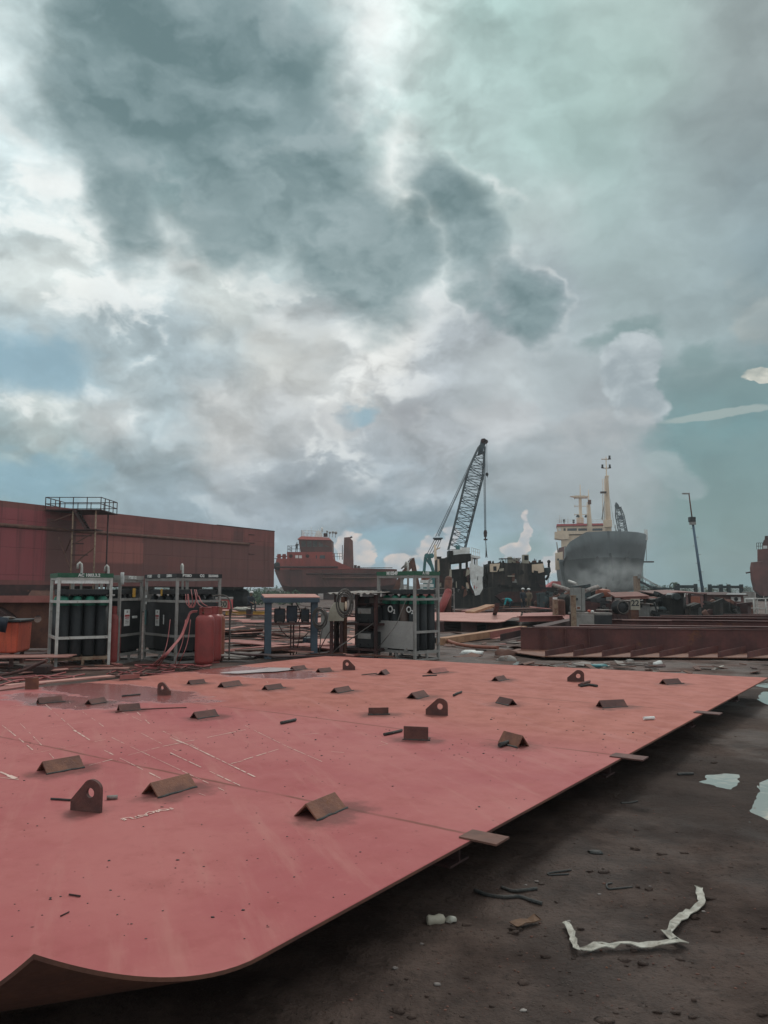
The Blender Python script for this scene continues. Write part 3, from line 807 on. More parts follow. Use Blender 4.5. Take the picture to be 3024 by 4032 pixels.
# ---- lifting lugs welded on (front lower corners in the photo, height in px, slope side)
def lug(pxa, pya, pxb, pyb, hpx, slope, mat):
    a = on_plate(pxa, pya); b2 = on_plate(pxb, pyb)
    w = (b2 - a).length; d = (b2 - a).normalized(); up = Vector((0, 0, 1))
    h = hpx * a.y / FPX; q_ = (a + b2) / 2 - FR; SCORCH.append((q_.dot(udir), q_.dot(vdir), .20))
    nrm = d.cross(up)
    if nrm.y > 0: nrm = -nrm
    # outline in (along, up): one upright side, round head, one sloping side
    hr = w * 0.26; hx, hz = w * 0.66, h - hr
    pts = [(0, 0), (w, 0), (w, hz * 0.9)]
    for k in range(9):
        an = R(-5 + k * 17.5)
        pts.append((hx + hr * 1.3 * math.cos(an) if math.cos(an) > 0 else hx + hr * math.cos(an), hz + hr * math.sin(an)))
    pts += [(0, h * 0.34)]
    hole = [(hx - 0.01 * w + w * 0.135 * math.cos(R(k * 22.5)), hz - w * 0.10 + w * 0.135 * math.sin(R(k * 22.5))) for k in range(16)]
    if slope == 'r':
        pts = [(w - x, z) for x, z in pts]; hole = [(w - x, z) for x, z in hole]
    t = 0.022
    bm = bmesh.new()
    def loop(l, off): return [bm.verts.new(a - OFF + d * x + up * (z - 0.004) + nrm * off) for x, z in l]
    fa, ha, fb, hb = loop(pts, 0), loop(hole, 0), loop(pts, -t), loop(hole, -t)
    for outer, inner in ((fa, ha), (fb, hb)):
        es = [bm.edges.new((l[i], l[(i + 1) % len(l)])) for l in (outer, inner) for i in range(len(l))]
        bmesh.ops.triangle_fill(bm, use_beauty=True, edges=es)
    for p, q in ((fa, fb), (ha, hb)):
        for i in range(len(p)):
            j = (i + 1) % len(p); bm.faces.new((p[i], p[j], q[j], q[i]))
    bmesh.ops.recalc_face_normals(bm, faces=bm.faces)
    me = bpy.data.meshes.new('lifting_lug'); bm.to_mesh(me); bm.free()
    me.materials.append(mat)
    o = bpy.data.objects.new('lifting_lug', me); COL.objects.link(o); o.parent = panel
    return o
lug(276, 3190, 393, 3203, 122, 'l', M['rust_bar_dark'])['label'] = 'tall rusty lifting lug nearest the curled corner'
lug(619, 2734, 669, 2737, 48, 'r', M['rust_bar_dark'])
lug(1349, 2637, 1398, 2638, 40, 'r', M['rust_bar_dark'])
lug(1676, 2814, 1762, 2819, 66, 'l', M['rust_bar_dark'])
lug(2234, 2683, 2301, 2684, 45, 'l', M['rust_bar_dark'])
# ---- chalk setting-out lines and lettering on the plate
def chalk_line(x0, y0, x1, y1, w=0.006, dash=0):
    ch = MB(); a = on_plate(x0, y0); b2 = on_plate(x1, y1); n = max(2, int((b2 - a).length / 0.12)); rng = random.Random(int(x0 + y0))
    d = (b2 - a).normalized(); sd = Vector((-d.y, d.x, 0))
    for k in range(n):
        if rng.random() < dash: continue
        p = a.lerp(b2, k / n); q = a.lerp(b2, (k + rng.uniform(0.7, 1.02)) / n)
        p.z = plate_z(p) + 0.003; q.z = plate_z(q) + 0.003
        ww = w * rng.uniform(0.3, 0.9)
        ch.add([p + sd * ww - OFF, q + sd * ww - OFF, q - sd * ww - OFF, p - sd * ww - OFF], [(0, 1, 2, 3)])
    ch.build('chalk_line', M['chalk'], panel)
for l in ((0, 2850, 130, 2955, .006, .25), (60, 2830, 215, 2990, .004, .45), (180, 2775, 300, 2880, .004, .3), (290, 2875, 355, 2916, .011, 0), (265, 2760, 420, 2870, .004, .5),
          (410, 2955, 640, 3070, .006, .1), (440, 2905, 890, 3118, .004, .2), (470, 2800, 790, 2950, .003, .35), (670, 2905, 745, 2935, .011, 0), (745, 2935, 1032, 3074, .008, .03), (670, 2965, 950, 3097, .006, .08),
          (540, 2880, 700, 2960, .003, .4), (755, 3116, 812, 3135, .006, .1), (950, 2850, 1130, 2940, .003, .35), (1130, 2940, 1272, 3002, .005, .1), (540, 2805, 590, 2852, .006, .3),
          (350, 3015, 640, 2940, .006, .1), (640, 2940, 1010, 2865, .008, .15), (0, 2890, 330, 2845, .003, .4), (40, 2985, 560, 2885, .003, .4), (560, 2885, 900, 2875, .003, .4),
          (910, 3008, 960, 2996, .011, .2), (960, 2993, 1100, 2950, .009, .35), (1040, 2925, 1240, 2960, .003, .3), (1360, 2965, 1530, 2930, .003, .25), (1240, 2955, 1370, 2966, .004, .2), (1180, 2935, 1290, 2945, .009, .3),
          (0, 3040, 70, 3070, .02, 0), (-20, 3060, 85, 3072, .008, 0), (1030, 2650, 1055, 2690, .004, .3), (1190, 2893, 1330, 2885, .007, .5), (1500, 2920, 1530, 2932, .006, .2), (120, 2905, 470, 2855, .002, .5), (0, 2790, 160, 2765, .004, .2)):
    chalk_line(*l)
def text_mesh(body, size, mat, name, parent, matrix, thick=0.0, bold=0.0):
    cu = bpy.data.curves.new('t', 'FONT'); cu.body = body; cu.size = size; cu.extrude = thick; cu.offset = bold
    cu.align_x = 'CENTER'; cu.align_y = 'CENTER'; cu.resolution_u = 3
    to = bpy.data.objects.new('t', cu); COL.objects.link(to)
    me = bpy.data.meshes.new_from_object(to.evaluated_get(bpy.context.evaluated_depsgraph_get()))
    bpy.data.objects.remove(to); bpy.data.curves.remove(cu)
    me.transform(matrix); me.materials.clear(); me.materials.append(mat); me.name = name
    o = bpy.data.objects.new(name, me); COL.objects.link(o)
    if parent is not None: o.parent = parent
    return o
ta = on_plate(478, 3232); tb = on_plate(678, 3182)
dx = (ta - tb); L = dx.length; dx.normalize(); c = (ta + tb) / 2 + Vector((0, 0, 0.008)) - OFF
mt = Matrix.Translation(c) @ Matrix((( dx.x, -dx.y, 0, 0), (dx.y, dx.x, 0, 0), (0, 0, 1, 0), (0, 0, 0, 1)))
lt = text_mesh('FORCASTLE', L / 5.6, M['chalk'], 'chalk_lettering', panel, mt, 0.0, 0.0015)
for v in lt.data.vertices:
    q_ = v.co - c; k_ = q_.x * dx.x + q_.y * dx.y; v.co += Vector((-dx.y, dx.x, 0)) * (.010 * math.sin(k_ * 31) + .006 * math.sin(k_ * 83)) + dx * .006 * math.sin(k_ * 57); v.co.z = plate_z(v.co + OFF) + 0.004
# ---- rain water standing on the plate
puddle('plate_puddle', [on_plate(x, y) for x, y in ((860, 2654), (930, 2647), (1010, 2641), (1060, 2632), (1150, 2633), (1158, 2640), (1100, 2647), (1010, 2652), (930, 2657))], PZ + 0.016, M['plate_water'], seed=11)

# ---- angle bar offcuts lying on the panel
def angle_bar(x0, y0, x1, y1, hpx, label, mat='rust_bar', kind='ridge'):
    a = on_plate(x0, y0); b2 = on_plate(x1, y1)
    d = (b2 - a); L = d.length; d.normalize()
    h = hpx * (a.y + b2.y) / 2 / FPX
    for k_ in (.15, .5, .85): q_ = a.lerp(b2, k_) - FR; SCORCH.append((q_.dot(udir), q_.dot(vdir), .27))
    root = thing('angle_bar', label, 'angle bar', a, math.atan2(d.y, d.x), 'angle bar offcuts on the deck panel')
    mb = MB(); t = 0.012
    if kind == 'ridge':       # lies on its two toes, ridge up
        w = h * 1.05
        o = [(0, 0), (-t * 1.2, 0), (-w, h - t * 1.4), (-2 * w + t * 1.2, 0), (-2 * w, 0), (-w, h)]
        mb.section((0, 0, 0), (L, 0, 0), [(x, z) for x, z in o])
    elif kind == 'wall':      # stands on one leg, the other upright towards us
        o = [(0, 0), (0, h), (-t, h), (-t, t), (-h * 0.9, t), (-h * 0.9, 0)]
        mb.section((0, 0, 0), (L, 0, 0), [(x, z) for x, z in o])
    ob = mb.build('bar', M[mat], root, bevel=0.003)
    # frame(): side = d x up points to the right of the run, i.e. towards us
    rng = random.Random(int(x0))
    MB().pipe([(L * (k - 0.3) / 9, rng.uniform(-.012, .004), 0.003) for k in range(10 + int(x0) % 2)], [rng.uniform(.005, .011) for k in range(10 + int(x0) % 2)], 5).build('weld_bead', M['slag'], root)
    return root
AB = angle_bar
AB(186, 3049, 334, 3022, 42, 'rusty angle bar behind the tall lug at the curled corner, patchy orange flank')
AB(624, 3141, 778, 3098, 48, 'rusty angle bar just above the chalk lettering, longest of the near bars')
AB(1252, 3231, 1366, 3179, 54, 'rusty angle bar nearest the edge tab, alone at the front middle of the panel')
AB(155, 2772, 249, 2764, 22, 'brown angle bar farthest left on the panel, first of three in its row', 'rust_bar_dark')
AB(362, 2775, 425, 2764, 19, 'small angle bar with dark slag smear, middle of the row of three at the left', 'rust_bar_dark')
AB(472, 2803, 556, 2796, 25, 'brown angle bar with a long thin wire lying out from its right end', 'rust_bar_dark')
AB(778, 2832, 863, 2819, 25, 'brown angle bar below the lug with a hole, alone above the chalk cross lines', 'rust_bar_dark')
AB(751, 2696, 812, 2690, 16, 'angle bar before the red gas bottles, right of the lug at the left', 'rust_bar_dark')
AB(884, 2708, 956, 2697, 19, 'angle bar before the long puddle, between two similar bars', 'rust_bar_dark')
AB(1055, 2718, 1119, 2709, 18, 'angle bar on the seam just below the bright end of the puddle', 'rust_bar_dark')
AB(1331, 2730, 1388, 2720, 19, 'angle bar on the seam below the lug before the welding racks', 'rust_bar_dark')
AB(1160, 2640, 1210, 2634, 15, 'angle bar at the puddle end, in front of the blue stand', 'rust_bar_dark')
AB(1263, 2648, 1311, 2643, 15, 'angle bar just left of the lug in front of the welding racks', 'rust_bar_dark')
AB(473, 2679, 550, 2674, 20, 'flat faced angle bar by the hose tangle at the back edge of the panel', 'oxide', 'wall')
AB(1451, 2815, 1530, 2814, 27, 'squat angle bar turned with its flat leg forward, left of the wide lug', 'rust_bar_dark', 'wall')
AB(1642, 2753, 1690, 2741, 23, 'angle bar open at its left end, directly behind the wide lug', 'rust_bar_dark')
AB(1708, 2653, 1767, 2646, 18, 'angle bar lying in front of the gas rack lettered O2', 'oxide')
AB(1965, 2683, 2000, 2676, 17, 'short angle bar between the O2 gas rack and the lug at the right', 'rust_bar_dark')
AB(1589, 2912, 1686, 2917, 51, 'tall dark angle bar standing on one leg, its wide face towards us', 'rust_bar_dark', 'wall')
AB(2625, 2696, 2687, 2692, 19, 'angle bar nearest the far right corner of the panel', 'rust_bar_dark')
AB(2376, 2789, 2474, 2783, 27, 'angle bar amid dark scale specks, second nearest the right edge of the panel', 'rust_bar_dark')
def end_on(x0, y0, x1, y1, hpx, dx, label, mat='rust_bar_dark'):
    """an angle bar seen on its end: open triangle towards us, running back"""
    a = on_plate(x0, y0); b2 = on_plate(x1, y1); d = (b2 - a); w = d.length; d.normalize()
    back = Vector((dx, 1, 0)).normalized(); h = hpx * a.y / FPX; t = 0.013
    c = (a + b2) / 2; q_ = c - FR; SCORCH.append((q_.dot(udir) + .1, q_.dot(vdir), .34))
    root = thing('angle_bar', label, 'angle bar', c, math.atan2(back.y, back.x), 'angle bar offcuts on the deck panel')
    mb = MB(); w /= 2
    mb.section((0, 0, 0), (0.26, 0, 0), [(-w, 0), (-w + t * 1.3, 0), (0, h - t * 1.4), (w - t * 1.3, 0), (w, 0), (0, h)])
    mb.build('bar', M[mat], root, bevel=0.003)
    rng = random.Random(int(x0))
    MB().pipe([(.03 * k - .02, w + rng.uniform(.0, .012), 0.003) for k in range(9)], [rng.uniform(.005, .011) for k in range(9)], 5).build('weld_bead', M['slag'], root)
end_on(2028, 2942, 2092, 2941, 44, -0.55, 'angle bar seen end on, pointed like a tent, with slag trailing left of it', 'rust_bar')
end_on(1998, 2778, 2040, 2776, 24, -0.5, 'open ended little angle bar amid slag specks, between wide lug and right edge')
end_on(1486, 2659, 1516, 2657, 18, 0.3, 'small end on angle bar behind the welding rack lug, a thin rod beside it')
# ---- loose rods, wires and slag on the panel
def rod_on(pts, r, label, mat='slag', cat='rod', name='steel_rod'):
    ps = [on_plate(*q) for q in pts]; c = ps[0].copy()
    for p in ps: p.z += r + 0.001
    mb = MB().pipe([p - c for p in ps], r, 5)
    o = mb.build(name, M[mat]); o.location = c
    return tag(o, label, cat)
rod_on([(455, 2807), (500, 2799), (560, 2795), (640, 2791), (735, 2788)], 0.006, 'long thin bent wire lying on the panel beside the brown angle bar', 'rust_bar_dark', 'wire', 'bent_wire')
rod_on([(200, 3150), (240, 3152), (278, 3155)], 0.007, 'short dark rod sticking out left of the tall lug', 'slag')
rod_on([(1424, 2659), (1460, 2655), (1484, 2652)], 0.006, 'thin rod touching the small end on angle bar', 'slag')
rod_on([(1664, 2664), (1720, 2661)], 0.010, 'flat dark rod lying in front of the O2 gas rack', 'slag')
rod_on([(480, 2744), (552, 2737)], 0.010, 'dark stick lying left of the holed lug at the left', 'slag')
rod_on([(1106, 2853), (1135, 2847), (1164, 2840)], 0.016, 'thick dark stub lying on the seam right of the chalk lines', 'slag', 'steel stub', 'steel_stub')
rod_on([(1512, 2898), (1550, 2890), (1582, 2882)], 0.014, 'dark tapering flat bar left of the tall standing angle bar', 'slag', 'flat bar', 'flat_bar')
rod_on([(1786, 2743), (1800, 2735), (1817, 2729)], 0.015, 'short stub alone right of the bar behind the wide lug', 'slag', 'steel stub', 'steel_stub')
rod_on([(1967, 2944), (2000, 2932), (2022, 2922)], 0.020, 'strip of dark slag running up to the tent shaped angle bar', 'slag', 'slag strip', 'slag_strip')
rod_on([(2280, 2703), (2300, 2694), (2322, 2688)], 0.018, 'twisted dark offcut right under the lug at the right', 'rust_bar_dark', 'offcut', 'steel_offcut')
rod_on([(2285, 2706), (2320, 2701), (2352, 2706)], 0.018, 'bent dark offcut lying lower right of the lug at the right', 'slag', 'offcut', 'steel_offcut')
rod_on([(420, 3150), (463, 3147)], 0.014, 'small grey chip of plate right of the tall lug', 'scrap_grey', 'offcut', 'steel_offcut')
rod_on([(272, 3526), (316, 3533)], 0.004, 'rust red welding rod stub on the bare front of the panel', 'rust_dark', 'rod')
rod_on([(238, 3611), (272, 3594)], 0.003, 'thin faint rod stub nearest the curled corner', 'rust_dark', 'rod')
rod_on([(2535, 2836), (2576, 2834)], 0.018, 'small pale chip near the right edge of the panel', 'paper', 'chip', 'paint_chip')
mb = MB(); rng = random.Random(21)
pl.data.materials[0] = plate_mat()
for k in range(420):
    px = rng.uniform(0, 2600); py = rng.choice([rng.uniform(2760, 3000), rng.uniform(2850, 3700)])
    p = on_plate(px, py)
    if (p - FR).dot(udir) < 0.05 or (p - FR).dot(vdir) > plen - 0.05 or (p - FR).dot(vdir) < .1: continue
    s = rng.uniform(0.0015, 0.004) * (1 if rng.random() < 0.85 else 1.5) * max(1, p.y / 5)
    mb.ball(p + Vector((0, 0, s * 0.3)), (s * rng.uniform(1, 2), s * rng.uniform(.8, 1.2), s * .6), 5, 4, 0.5, k)
setting(mb.build('slag_crumbs', M['slag']), 'dark crumbs of weld slag scattered over the pink panel', 'stuff')
# ================================================================== GAS BUNDLES
def X0(px, Y): return W(px, 2325, Y).x
def gp(px, py):
    p = P(px, py, 0.0); return p
def gas_rack(a, b2, depth, label, bars, band_mat, frame_mat, shoulder, H=1.95, nx=4, ny=3, cyl=None, band=0.09, inner=False, cyl_h=1.25, foot_mat=None, side_bars=None):
    a = Vector(a); b2 = Vector(b2); d = b2 - a; w = d.length
    root = thing('gas_cylinder_rack', label, 'gas rack', (a.x, a.y, 0), math.atan2(d.y, d.x), 'gas cylinder racks behind the panel')
    t = 0.055
    mb = MB()
    for x in (0, w):
        for y in (0, depth):
            mb.bb((x - t / 2, y - t / 2, 0.0), (x + t / 2, y + t / 2, H - band))
    e = t / 2
    def hoop(z, h, faces='fbrl', tt=0.045):
        if 'f' in faces: mb.bb((e, -tt / 2, z - h / 2), (w - e, tt / 2, z + h / 2))
        if 'b' in faces: mb.bb((e, depth - tt / 2, z - h / 2), (w - e, depth + tt / 2, z + h / 2))
        if 'l' in faces: mb.bb((-tt / 2, e, z - h / 2), (tt / 2, depth - e, z + h / 2))
        if 'r' in faces: mb.bb((w - tt / 2, e, z - h / 2), (w + tt / 2, depth - e, z + h / 2))
    for z, f in bars: hoop(z, 0.055, f)
    hoop(H - band - 0.03, 0.05)
    mb.build('frame', frame_mat, root)
    mb = MB()
    hoop(0.20, 0.06); hoop(0.03, 0.06)
    for x in (w * 0.5,):
        mb.bb((x - e, -0.02, 0.06), (x + e, 0.02, 0.17)); mb.bb((x - e, depth - .02, 0.06), (x + e, depth + .02, 0.17))
    mb.bb((w - .02, depth * .5 - e, 0.06), (w + .02, depth * .5 + e, 0.17)); mb.bb((-.02, depth * .5 - e, 0.06), (.02, depth * .5 + e, 0.17))
    mb.bb((e, e, 0.225), (w - e, depth - e, 0.235))
    mb.build('base_frame', foot_mat or frame_mat, root)
    g = MB(); o = 0.035
    for c, s in (((w / 2, -o, H - band / 2), (w + 2 * o, 0.008, band)), ((w / 2, depth + o, H - band / 2), (w + 2 * o, 0.008, band)),
                 ((-o, depth / 2, H - band / 2), (0.008, depth + 2 * o - 0.01, band)), ((w + o, depth / 2, H - band / 2), (0.008, depth + 2 * o - 0.01, band))):
        g.box(c, s)
    g.build('sign_band', band_mat, root)
    # bottles
    sx = w / nx; sy = depth / ny; r = min(sx, sy) * 0.46
    prof = [(r * 0.9, 0), (r, 0.03), (r, cyl_h - 0.18), (r * 0.93, cyl_h - 0.10), (r * 0.7, cyl_h - 0.03), (r * 0.38, cyl_h)]
    body = [(r * 0.9, 0), (r, 0.03), (r, cyl_h - 0.2)]
    first = None
    for j in range(ny):
        for i in range(nx):
            if 0 < j < ny - 1 and 0 < i < nx - 1 and not inner: continue
            m_b = (cyl or {}).get((i, j), 'cyl_black')
            if first is None or m_b != 'cyl_black' :
                c = MB().lathe(body, n=18); c.mat(1).lathe([(r, cyl_h - 0.2), (r * 0.93, cyl_h - 0.10), (r * 0.7, cyl_h - 0.03), (r * 0.38, cyl_h)], n=18)
                o = c.build('gas_cylinder', [M[m_b], shoulder], root)
                v = MB().lathe([(0.03, 0), (0.035, 0.03), (0.02, 0.05), (0.02, 0.10), (0.035, 0.11), (0.035, 0.14)], (0, 0, cyl_h), 10)
                v.tube((0, 0, cyl_h + 0.07), (0, -0.07, cyl_h + 0.07), 0.016)
                v.build('valve', M['black'], o)
                if first is None: first = o
            else:
                o = copy_tree(first, parent=root)
            o.location = (sx * (i + 0.5), sy * (j + 0.5), 0.237)
    # ring main over the valves
    zc = 0.237 + cyl_h + 0.10
    p = MB()
    for j in range(ny):
        p.tube((sx * 0.4, sy * (j + 0.5), zc), (w - sx * 0.4, sy * (j + 0.5), zc), 0.022, 8)
        for i in range(nx):
            p.ball((sx * (i + 0.5), sy * (j + 0.5), zc), (0.05, 0.05, 0.045), 8, 5)
    for x in (sx * 0.4, w - sx * 0.4): p.tube((x, sy * 0.5, zc), (x, depth - sy * 0.5, zc), 0.022, 8)
    p.bb((0.05, 0.05, zc - 0.07), (w - 0.05, depth - 0.05, zc + 0.035))
    p.build('manifold', M['black'], root)
    # lifting bar in the middle
    l = MB().pipe([(w * .5, depth * .5, zc - 0.1), (w * .5, depth * .5, H + 0.12), (w * .5 - 0.01, depth * .5, H + 0.2), (w * .5 - 0.045, depth * .5, H + 0.235), (w * .5 - 0.08, depth * .5, H + 0.2), (w * .5 - 0.085, depth * .5, H + 0.1)], 0.026, 8)
    l.build('lifting_pole', M['galv'], root)
    return root, w
def on_rack_text(root, body, x, z, size, y=-0.045, mat=None, rot=0.0, face='f', w=0, name='lettering', bold=0.004):
    m = Matrix.Translation((x, y, z)) @ Matrix.Rotation(math.pi / 2, 4, 'X') @ Matrix.Rotation(rot, 4, 'Z')
    if face == 'r': m = Matrix.Translation((w + 0.045, x, z)) @ Matrix.Rotation(math.pi / 2, 4, 'Z') @ Matrix.Rotation(math.pi / 2, 4, 'X')
    return text_mesh(body, size, mat or M['paper'], name, root, m, 0.001, bold)
# --- leftmost bundle, green band
a1 = gp(218, 2637)
rk1, w1_ = gas_rack(a1, a1 + Vector((1.03 * math.cos(R(31)), 1.03 * math.sin(R(31)), 0)), 1.0, 'gas rack with green top band and pale frame, farthest left, four black cylinders in front',
                    [(1.37, 'fbrl'), (0.63, 'fbrl')], M['green'], M['galv'], M['green_ring'], 1.96, 4, 3, {(2, 0): 'cyl_black'}, foot_mat=M['galv_rust'])
on_rack_text(rk1, 'AC 1003.3.2', w1_ * 0.56, 1.915, 0.085)
sh = MB(); sh.bb((0.04, -0.012, 1.745), (w1_ - 0.04, 0.0, 1.83)); sh.bb((-0.012, 0.05, 1.745), (0.0, 0.5, 1.83)); sh.build('name_plate', M['white'], rk1)
# --- middle one, end on
a2 = gp(466, 2617)
rk2, w2_ = gas_rack(a2 + Vector((-1.1, 0.10, 0)), a2, 1.05, 'grey gas rack seen side on between the green banded rack and the lettered corner one',
                    [(1.40, 'fbrl'), (0.62, 'fbrl')], M['galv_dark'], M['galv_dark'], M['cyl_black'], 1.93, 4, 4)
rk2.rotation_euler.z = R(-8)
def rack_sheet(root, c, s, face, w, mat, name='label_sheet', label=None):
    m = MB()
    if face == 'f': m.box((c[0], -0.0 + c[2], c[1]), (s[0], 0.004, s[1]))
    else: m.box((w - c[2], c[0], c[1]), (0.004, s[0], s[1]))
    return m.build(name, mat, root, label)
# --- lettered bundle set cornerwise
a3, b3, c3 = gp(568, 2596), gp(690, 2616), gp(838, 2600)
rk3, w3_ = gas_rack(a3, b3, (c3 - b3).length * 0.9, 'gas rack standing cornerwise, black lettered top band, black cylinders with a white and red label',
                    [(1.36, 'fbrl'), (0.60, 'fbrl')], M['black'], M['galv_dark'], M['cyl_black'], 1.97, 4, 4)
d3 = (c3 - b3).length * 0.9
on_rack_text(rk3, 'PTSBD', w3_ * .16, 1.925, 0.085); on_rack_text(rk3, 'O2', w3_ * .47, 1.925, 0.095); on_rack_text(rk3, '2200006', w3_ * .80, 1.925, 0.08)
on_rack_text(rk3, 'PTSBD', d3 * .2, 1.925, 0.075, face='r', w=w3_); on_rack_text(rk3, 'O2', d3 * .55, 1.925, 0.085, face='r', w=w3_); on_rack_text(rk3, '2233005', d3 * .82, 1.925, 0.07, face='r', w=w3_)
def safety_label(root, x, z, y, face='f', w=0, sx=0.15, sz=0.36):
    s = MB(); q = MB()
    def put(m, cx, cz, ww, hh, off):
        if face == 'f': m.box((cx, y - off, cz), (ww, 0.004, hh))
        else: m.box((w - y + off, cx, cz), (0.004, ww, hh))
    put(s, x, z, sx, sz, 0); o = s.build('safety_label', M['paper'], root)
    put(q, x, z + sz * .12, sx * .85, sz * .12, 0.004); put(q, x, z - sz * .02, sx * .7, sz * .06, 0.004)
    q.build('red_print', M['red_paint'], o)
    g2 = MB()
    for k in range(3): put(g2, x, z - sz * (.14 + .09 * k), sx * .6, sz * .035, 0.004)
    put(g2, x, z + sz * .36, sx * .2, sz * .14, 0.004)
    g2.build('small_print', M['galv_dark'], o)
# shrink wrapped front row carries the labels
wrap = MB(); wrap.bb((0.05, -0.012, 0.28), (w3_ - 0.05, 0.004, 1.325)); wrap.bb((w3_ - .004, 0.05, 0.28), (w3_ + .012, d3 - .05, 1.325)); wrap.build('black_wrap', M['black'], rk3)
safety_label(rk3, w3_ * .42, 0.98, -0.018, sx=.2)
t_ = on_rack_text(rk3, '0000000', w3_ * .62, 0.95, 0.06, y=-0.016, rot=-math.pi / 2, name='stencil_number')
for z, m_ in ((1.46, 'paper'), (1.31, 'paper')): rack_sheet(rk3, (0.07, z, -0.03), (0.09, 0.06), 'f', w3_, M[m_], 'paper_tag')
rack_sheet(rk3, (0.08, 0.98, -0.035), (0.07, 0.34), 'f', w3_, M['teal'], 'teal_sticker')
rack_sheet(rk3, (w3_ * .55, 1.56, -0.03), (0.09, 0.16), 'f', w3_, M['yellow'], 'yellow_cap')
wrap = MB(); wrap.bb((w2_ - 0.004, 0.05, 0.28), (w2_ + 0.012, 1.0, 1.36)); wrap.build('black_wrap', M['black'], rk2)
safety_label(rk2, 0.34, 1.0, -0.018, 'r', w2_, 0.26, 0.36)
on_rack_text(rk2, '0000000', 0.72, 1.0, 0.07, face='r', w=w2_ - 0.028, name='stencil_number').rotation_euler = (0, 0, 0)
rack_sheet(rk2, (0.62, 1.55, -0.03), (0.14, 0.2), 'r', w2_, M['yellow'], 'yellow_cap')
on_rack_text(rk2, 'PTSBD O2', 0.5, 1.885, 0.085, face='r', w=w2_)
# --- right hand bundle with the sheet metal front
a4, b4, c4 = gp(1491, 2594), gp(1634, 2607), gp(1708, 2597)
d4 = (c4 - b4).length
rk4, w4_ = gas_rack(a4, b4, d4, 'gas rack with grey sheet metal front, green band and white O2 lettering on its cylinders',
                    [(1.40, 'fbrl'), (0.66, 'rl')], M['green'], M['galv_dark'], M['green_ring'], 2.04, 4, 3, {(2, 0): 'cyl_brown'})
on_rack_text(rk4, 'M10249', w4_ * .42, 1.995, 0.11, bold=0.006); on_rack_text(rk4, 'A 100', d4 * .42, 1.995, 0.09, face='r', w=w4_)
pn = MB(); pn.bb((0.03, -0.034, 0.27), (w4_ - 0.03, -0.026, 0.90)); pn.build('front_panel', M['panel_grey'], rk4)
on_rack_text(rk4, 'O', w4_ * .32, 1.16, 0.22, y=0.012, bold=0.006); on_rack_text(rk4, '2', w4_ * .43, 1.11, 0.13, y=0.012, bold=0.004)
on_rack_text(rk4, 'O', w4_ * .83, 1.16, 0.20, y=0.012); on_rack_text(rk4, '2', w4_ * .92, 1.11, 0.12, y=0.012)
for x in (.2, .75):
    h = MB(); h.bb((w4_ * x, -0.045, 0.235), (w4_ * x + 0.10, -0.034, 0.29)); h.build('hinge', M['galv_dark'], rk4)
def strip_cloth(pts, w, label, name='hanging_cloth', mat='tarp_white'):
    mb = MB(); rng = random.Random(len(label)); rings = []
    for k, p in enumerate(pts):
        p = Vector(p); ww = w * (0.85 + 0.3 * rng.random())
        rings.append([p + Vector((-ww / 2, 0.0, 0)), p + Vector((-ww / 4, -0.03, 0.004)), p + Vector((0, -0.012, 0)), p + Vector((ww / 4, -0.035, 0.004)), p + Vector((ww / 2, 0, 0)), p + Vector((ww / 2, .012, 0)), p + Vector((0, 0.004, 0)), p + Vector((-ww / 2, .012, 0))])
    mb.loft(rings, True, True, True)
    o = origin(mb.build(name, M[mat]), pts[0])
    return tag(o, label, 'cloth')
yy = a2.y - 0.05
strip_cloth([W(482, 2254, yy), W(481, 2262, yy - .03), W(482, 2275, yy - .03), W(481, 2292, yy - .03), W(482, 2302, yy - .03)], 0.075, 'white cloth knotted over the post top of the side on gas rack')
yy = c4.y - 0.06
strip_cloth([W(1698, 2278, yy), W(1692, 2282, yy - .02), W(1688, 2300, yy - .02), W(1686, 2318, yy - .02), W(1683, 2340, yy)], 0.055, 'white rag draped from the right post of the O2 gas rack')
# ================================================================== RED GAS BOTTLES
def lpg(px, py, wpx, hpx, mat, label, name='red_gas_bottle'):
    p = gp(px, py); k = p.y / FPX; r = wpx * k / 2; h = hpx * k
    root = thing(name, label, 'gas bottle', p, R(random.uniform(-40, 40)), 'red gas bottles by the racks')
    MB().lathe([(r * .86, 0.0), (r * .86, 0.05)], n=24).lathe([(r * .7, 0.05), (r * .97, 0.08), (r, 0.13), (r, h - 0.14), (r * .95, h - 0.06), (r * .72, h - 0.01), (r * .3, h + .01)], n=28).build('body', M[mat], root)
    c = MB(); cr = r * .62
    for a0 in range(0, 360, 12):
        if a0 in (96, 108, 264, 276): continue
        p0 = Vector((cr * math.cos(R(a0)), cr * math.sin(R(a0)), h + 0.075)); p1 = Vector((cr * math.cos(R(a0 + 12)), cr * math.sin(R(a0 + 12)), h + 0.075))
        c.beam(p0, p1, 0.006, 0.15)
    ring = [(cr * math.cos(R(a)), cr * math.sin(R(a)), h + 0.155) for a in range(0, 361, 15)]
    c.pipe(ring, 0.011, 6)
    c.build('collar', M[mat], root)
    MB().lathe([(0.03, 0), (0.035, 0.05), (0.02, 0.06), (0.02, 0.09), (0.035, 0.095), (0.035, 0.12)], (0, 0, h), 10).tube((0, 0, h + .05), (-0.10, 0, h + .05), 0.014).build('valve', M['galv_rust'], root)
    return root
lpg(803, 2624, 73, 198, 'red_gas', 'big red gas bottle in front, hoses on its valve, right of the cornerwise rack')
lpg(836, 2612, 66, 190, 'red_gas', 'red gas bottle directly behind the front one, mostly hidden')
lpg(851, 2604, 62, 182, 'red_gas_old', 'weathered orange brown gas bottle, rearmost of the three right of the racks')
lpg(444, 2617, 52, 196, 'red_gas', 'slim red gas bottle with white marks, standing alone behind the leftmost gas rack')
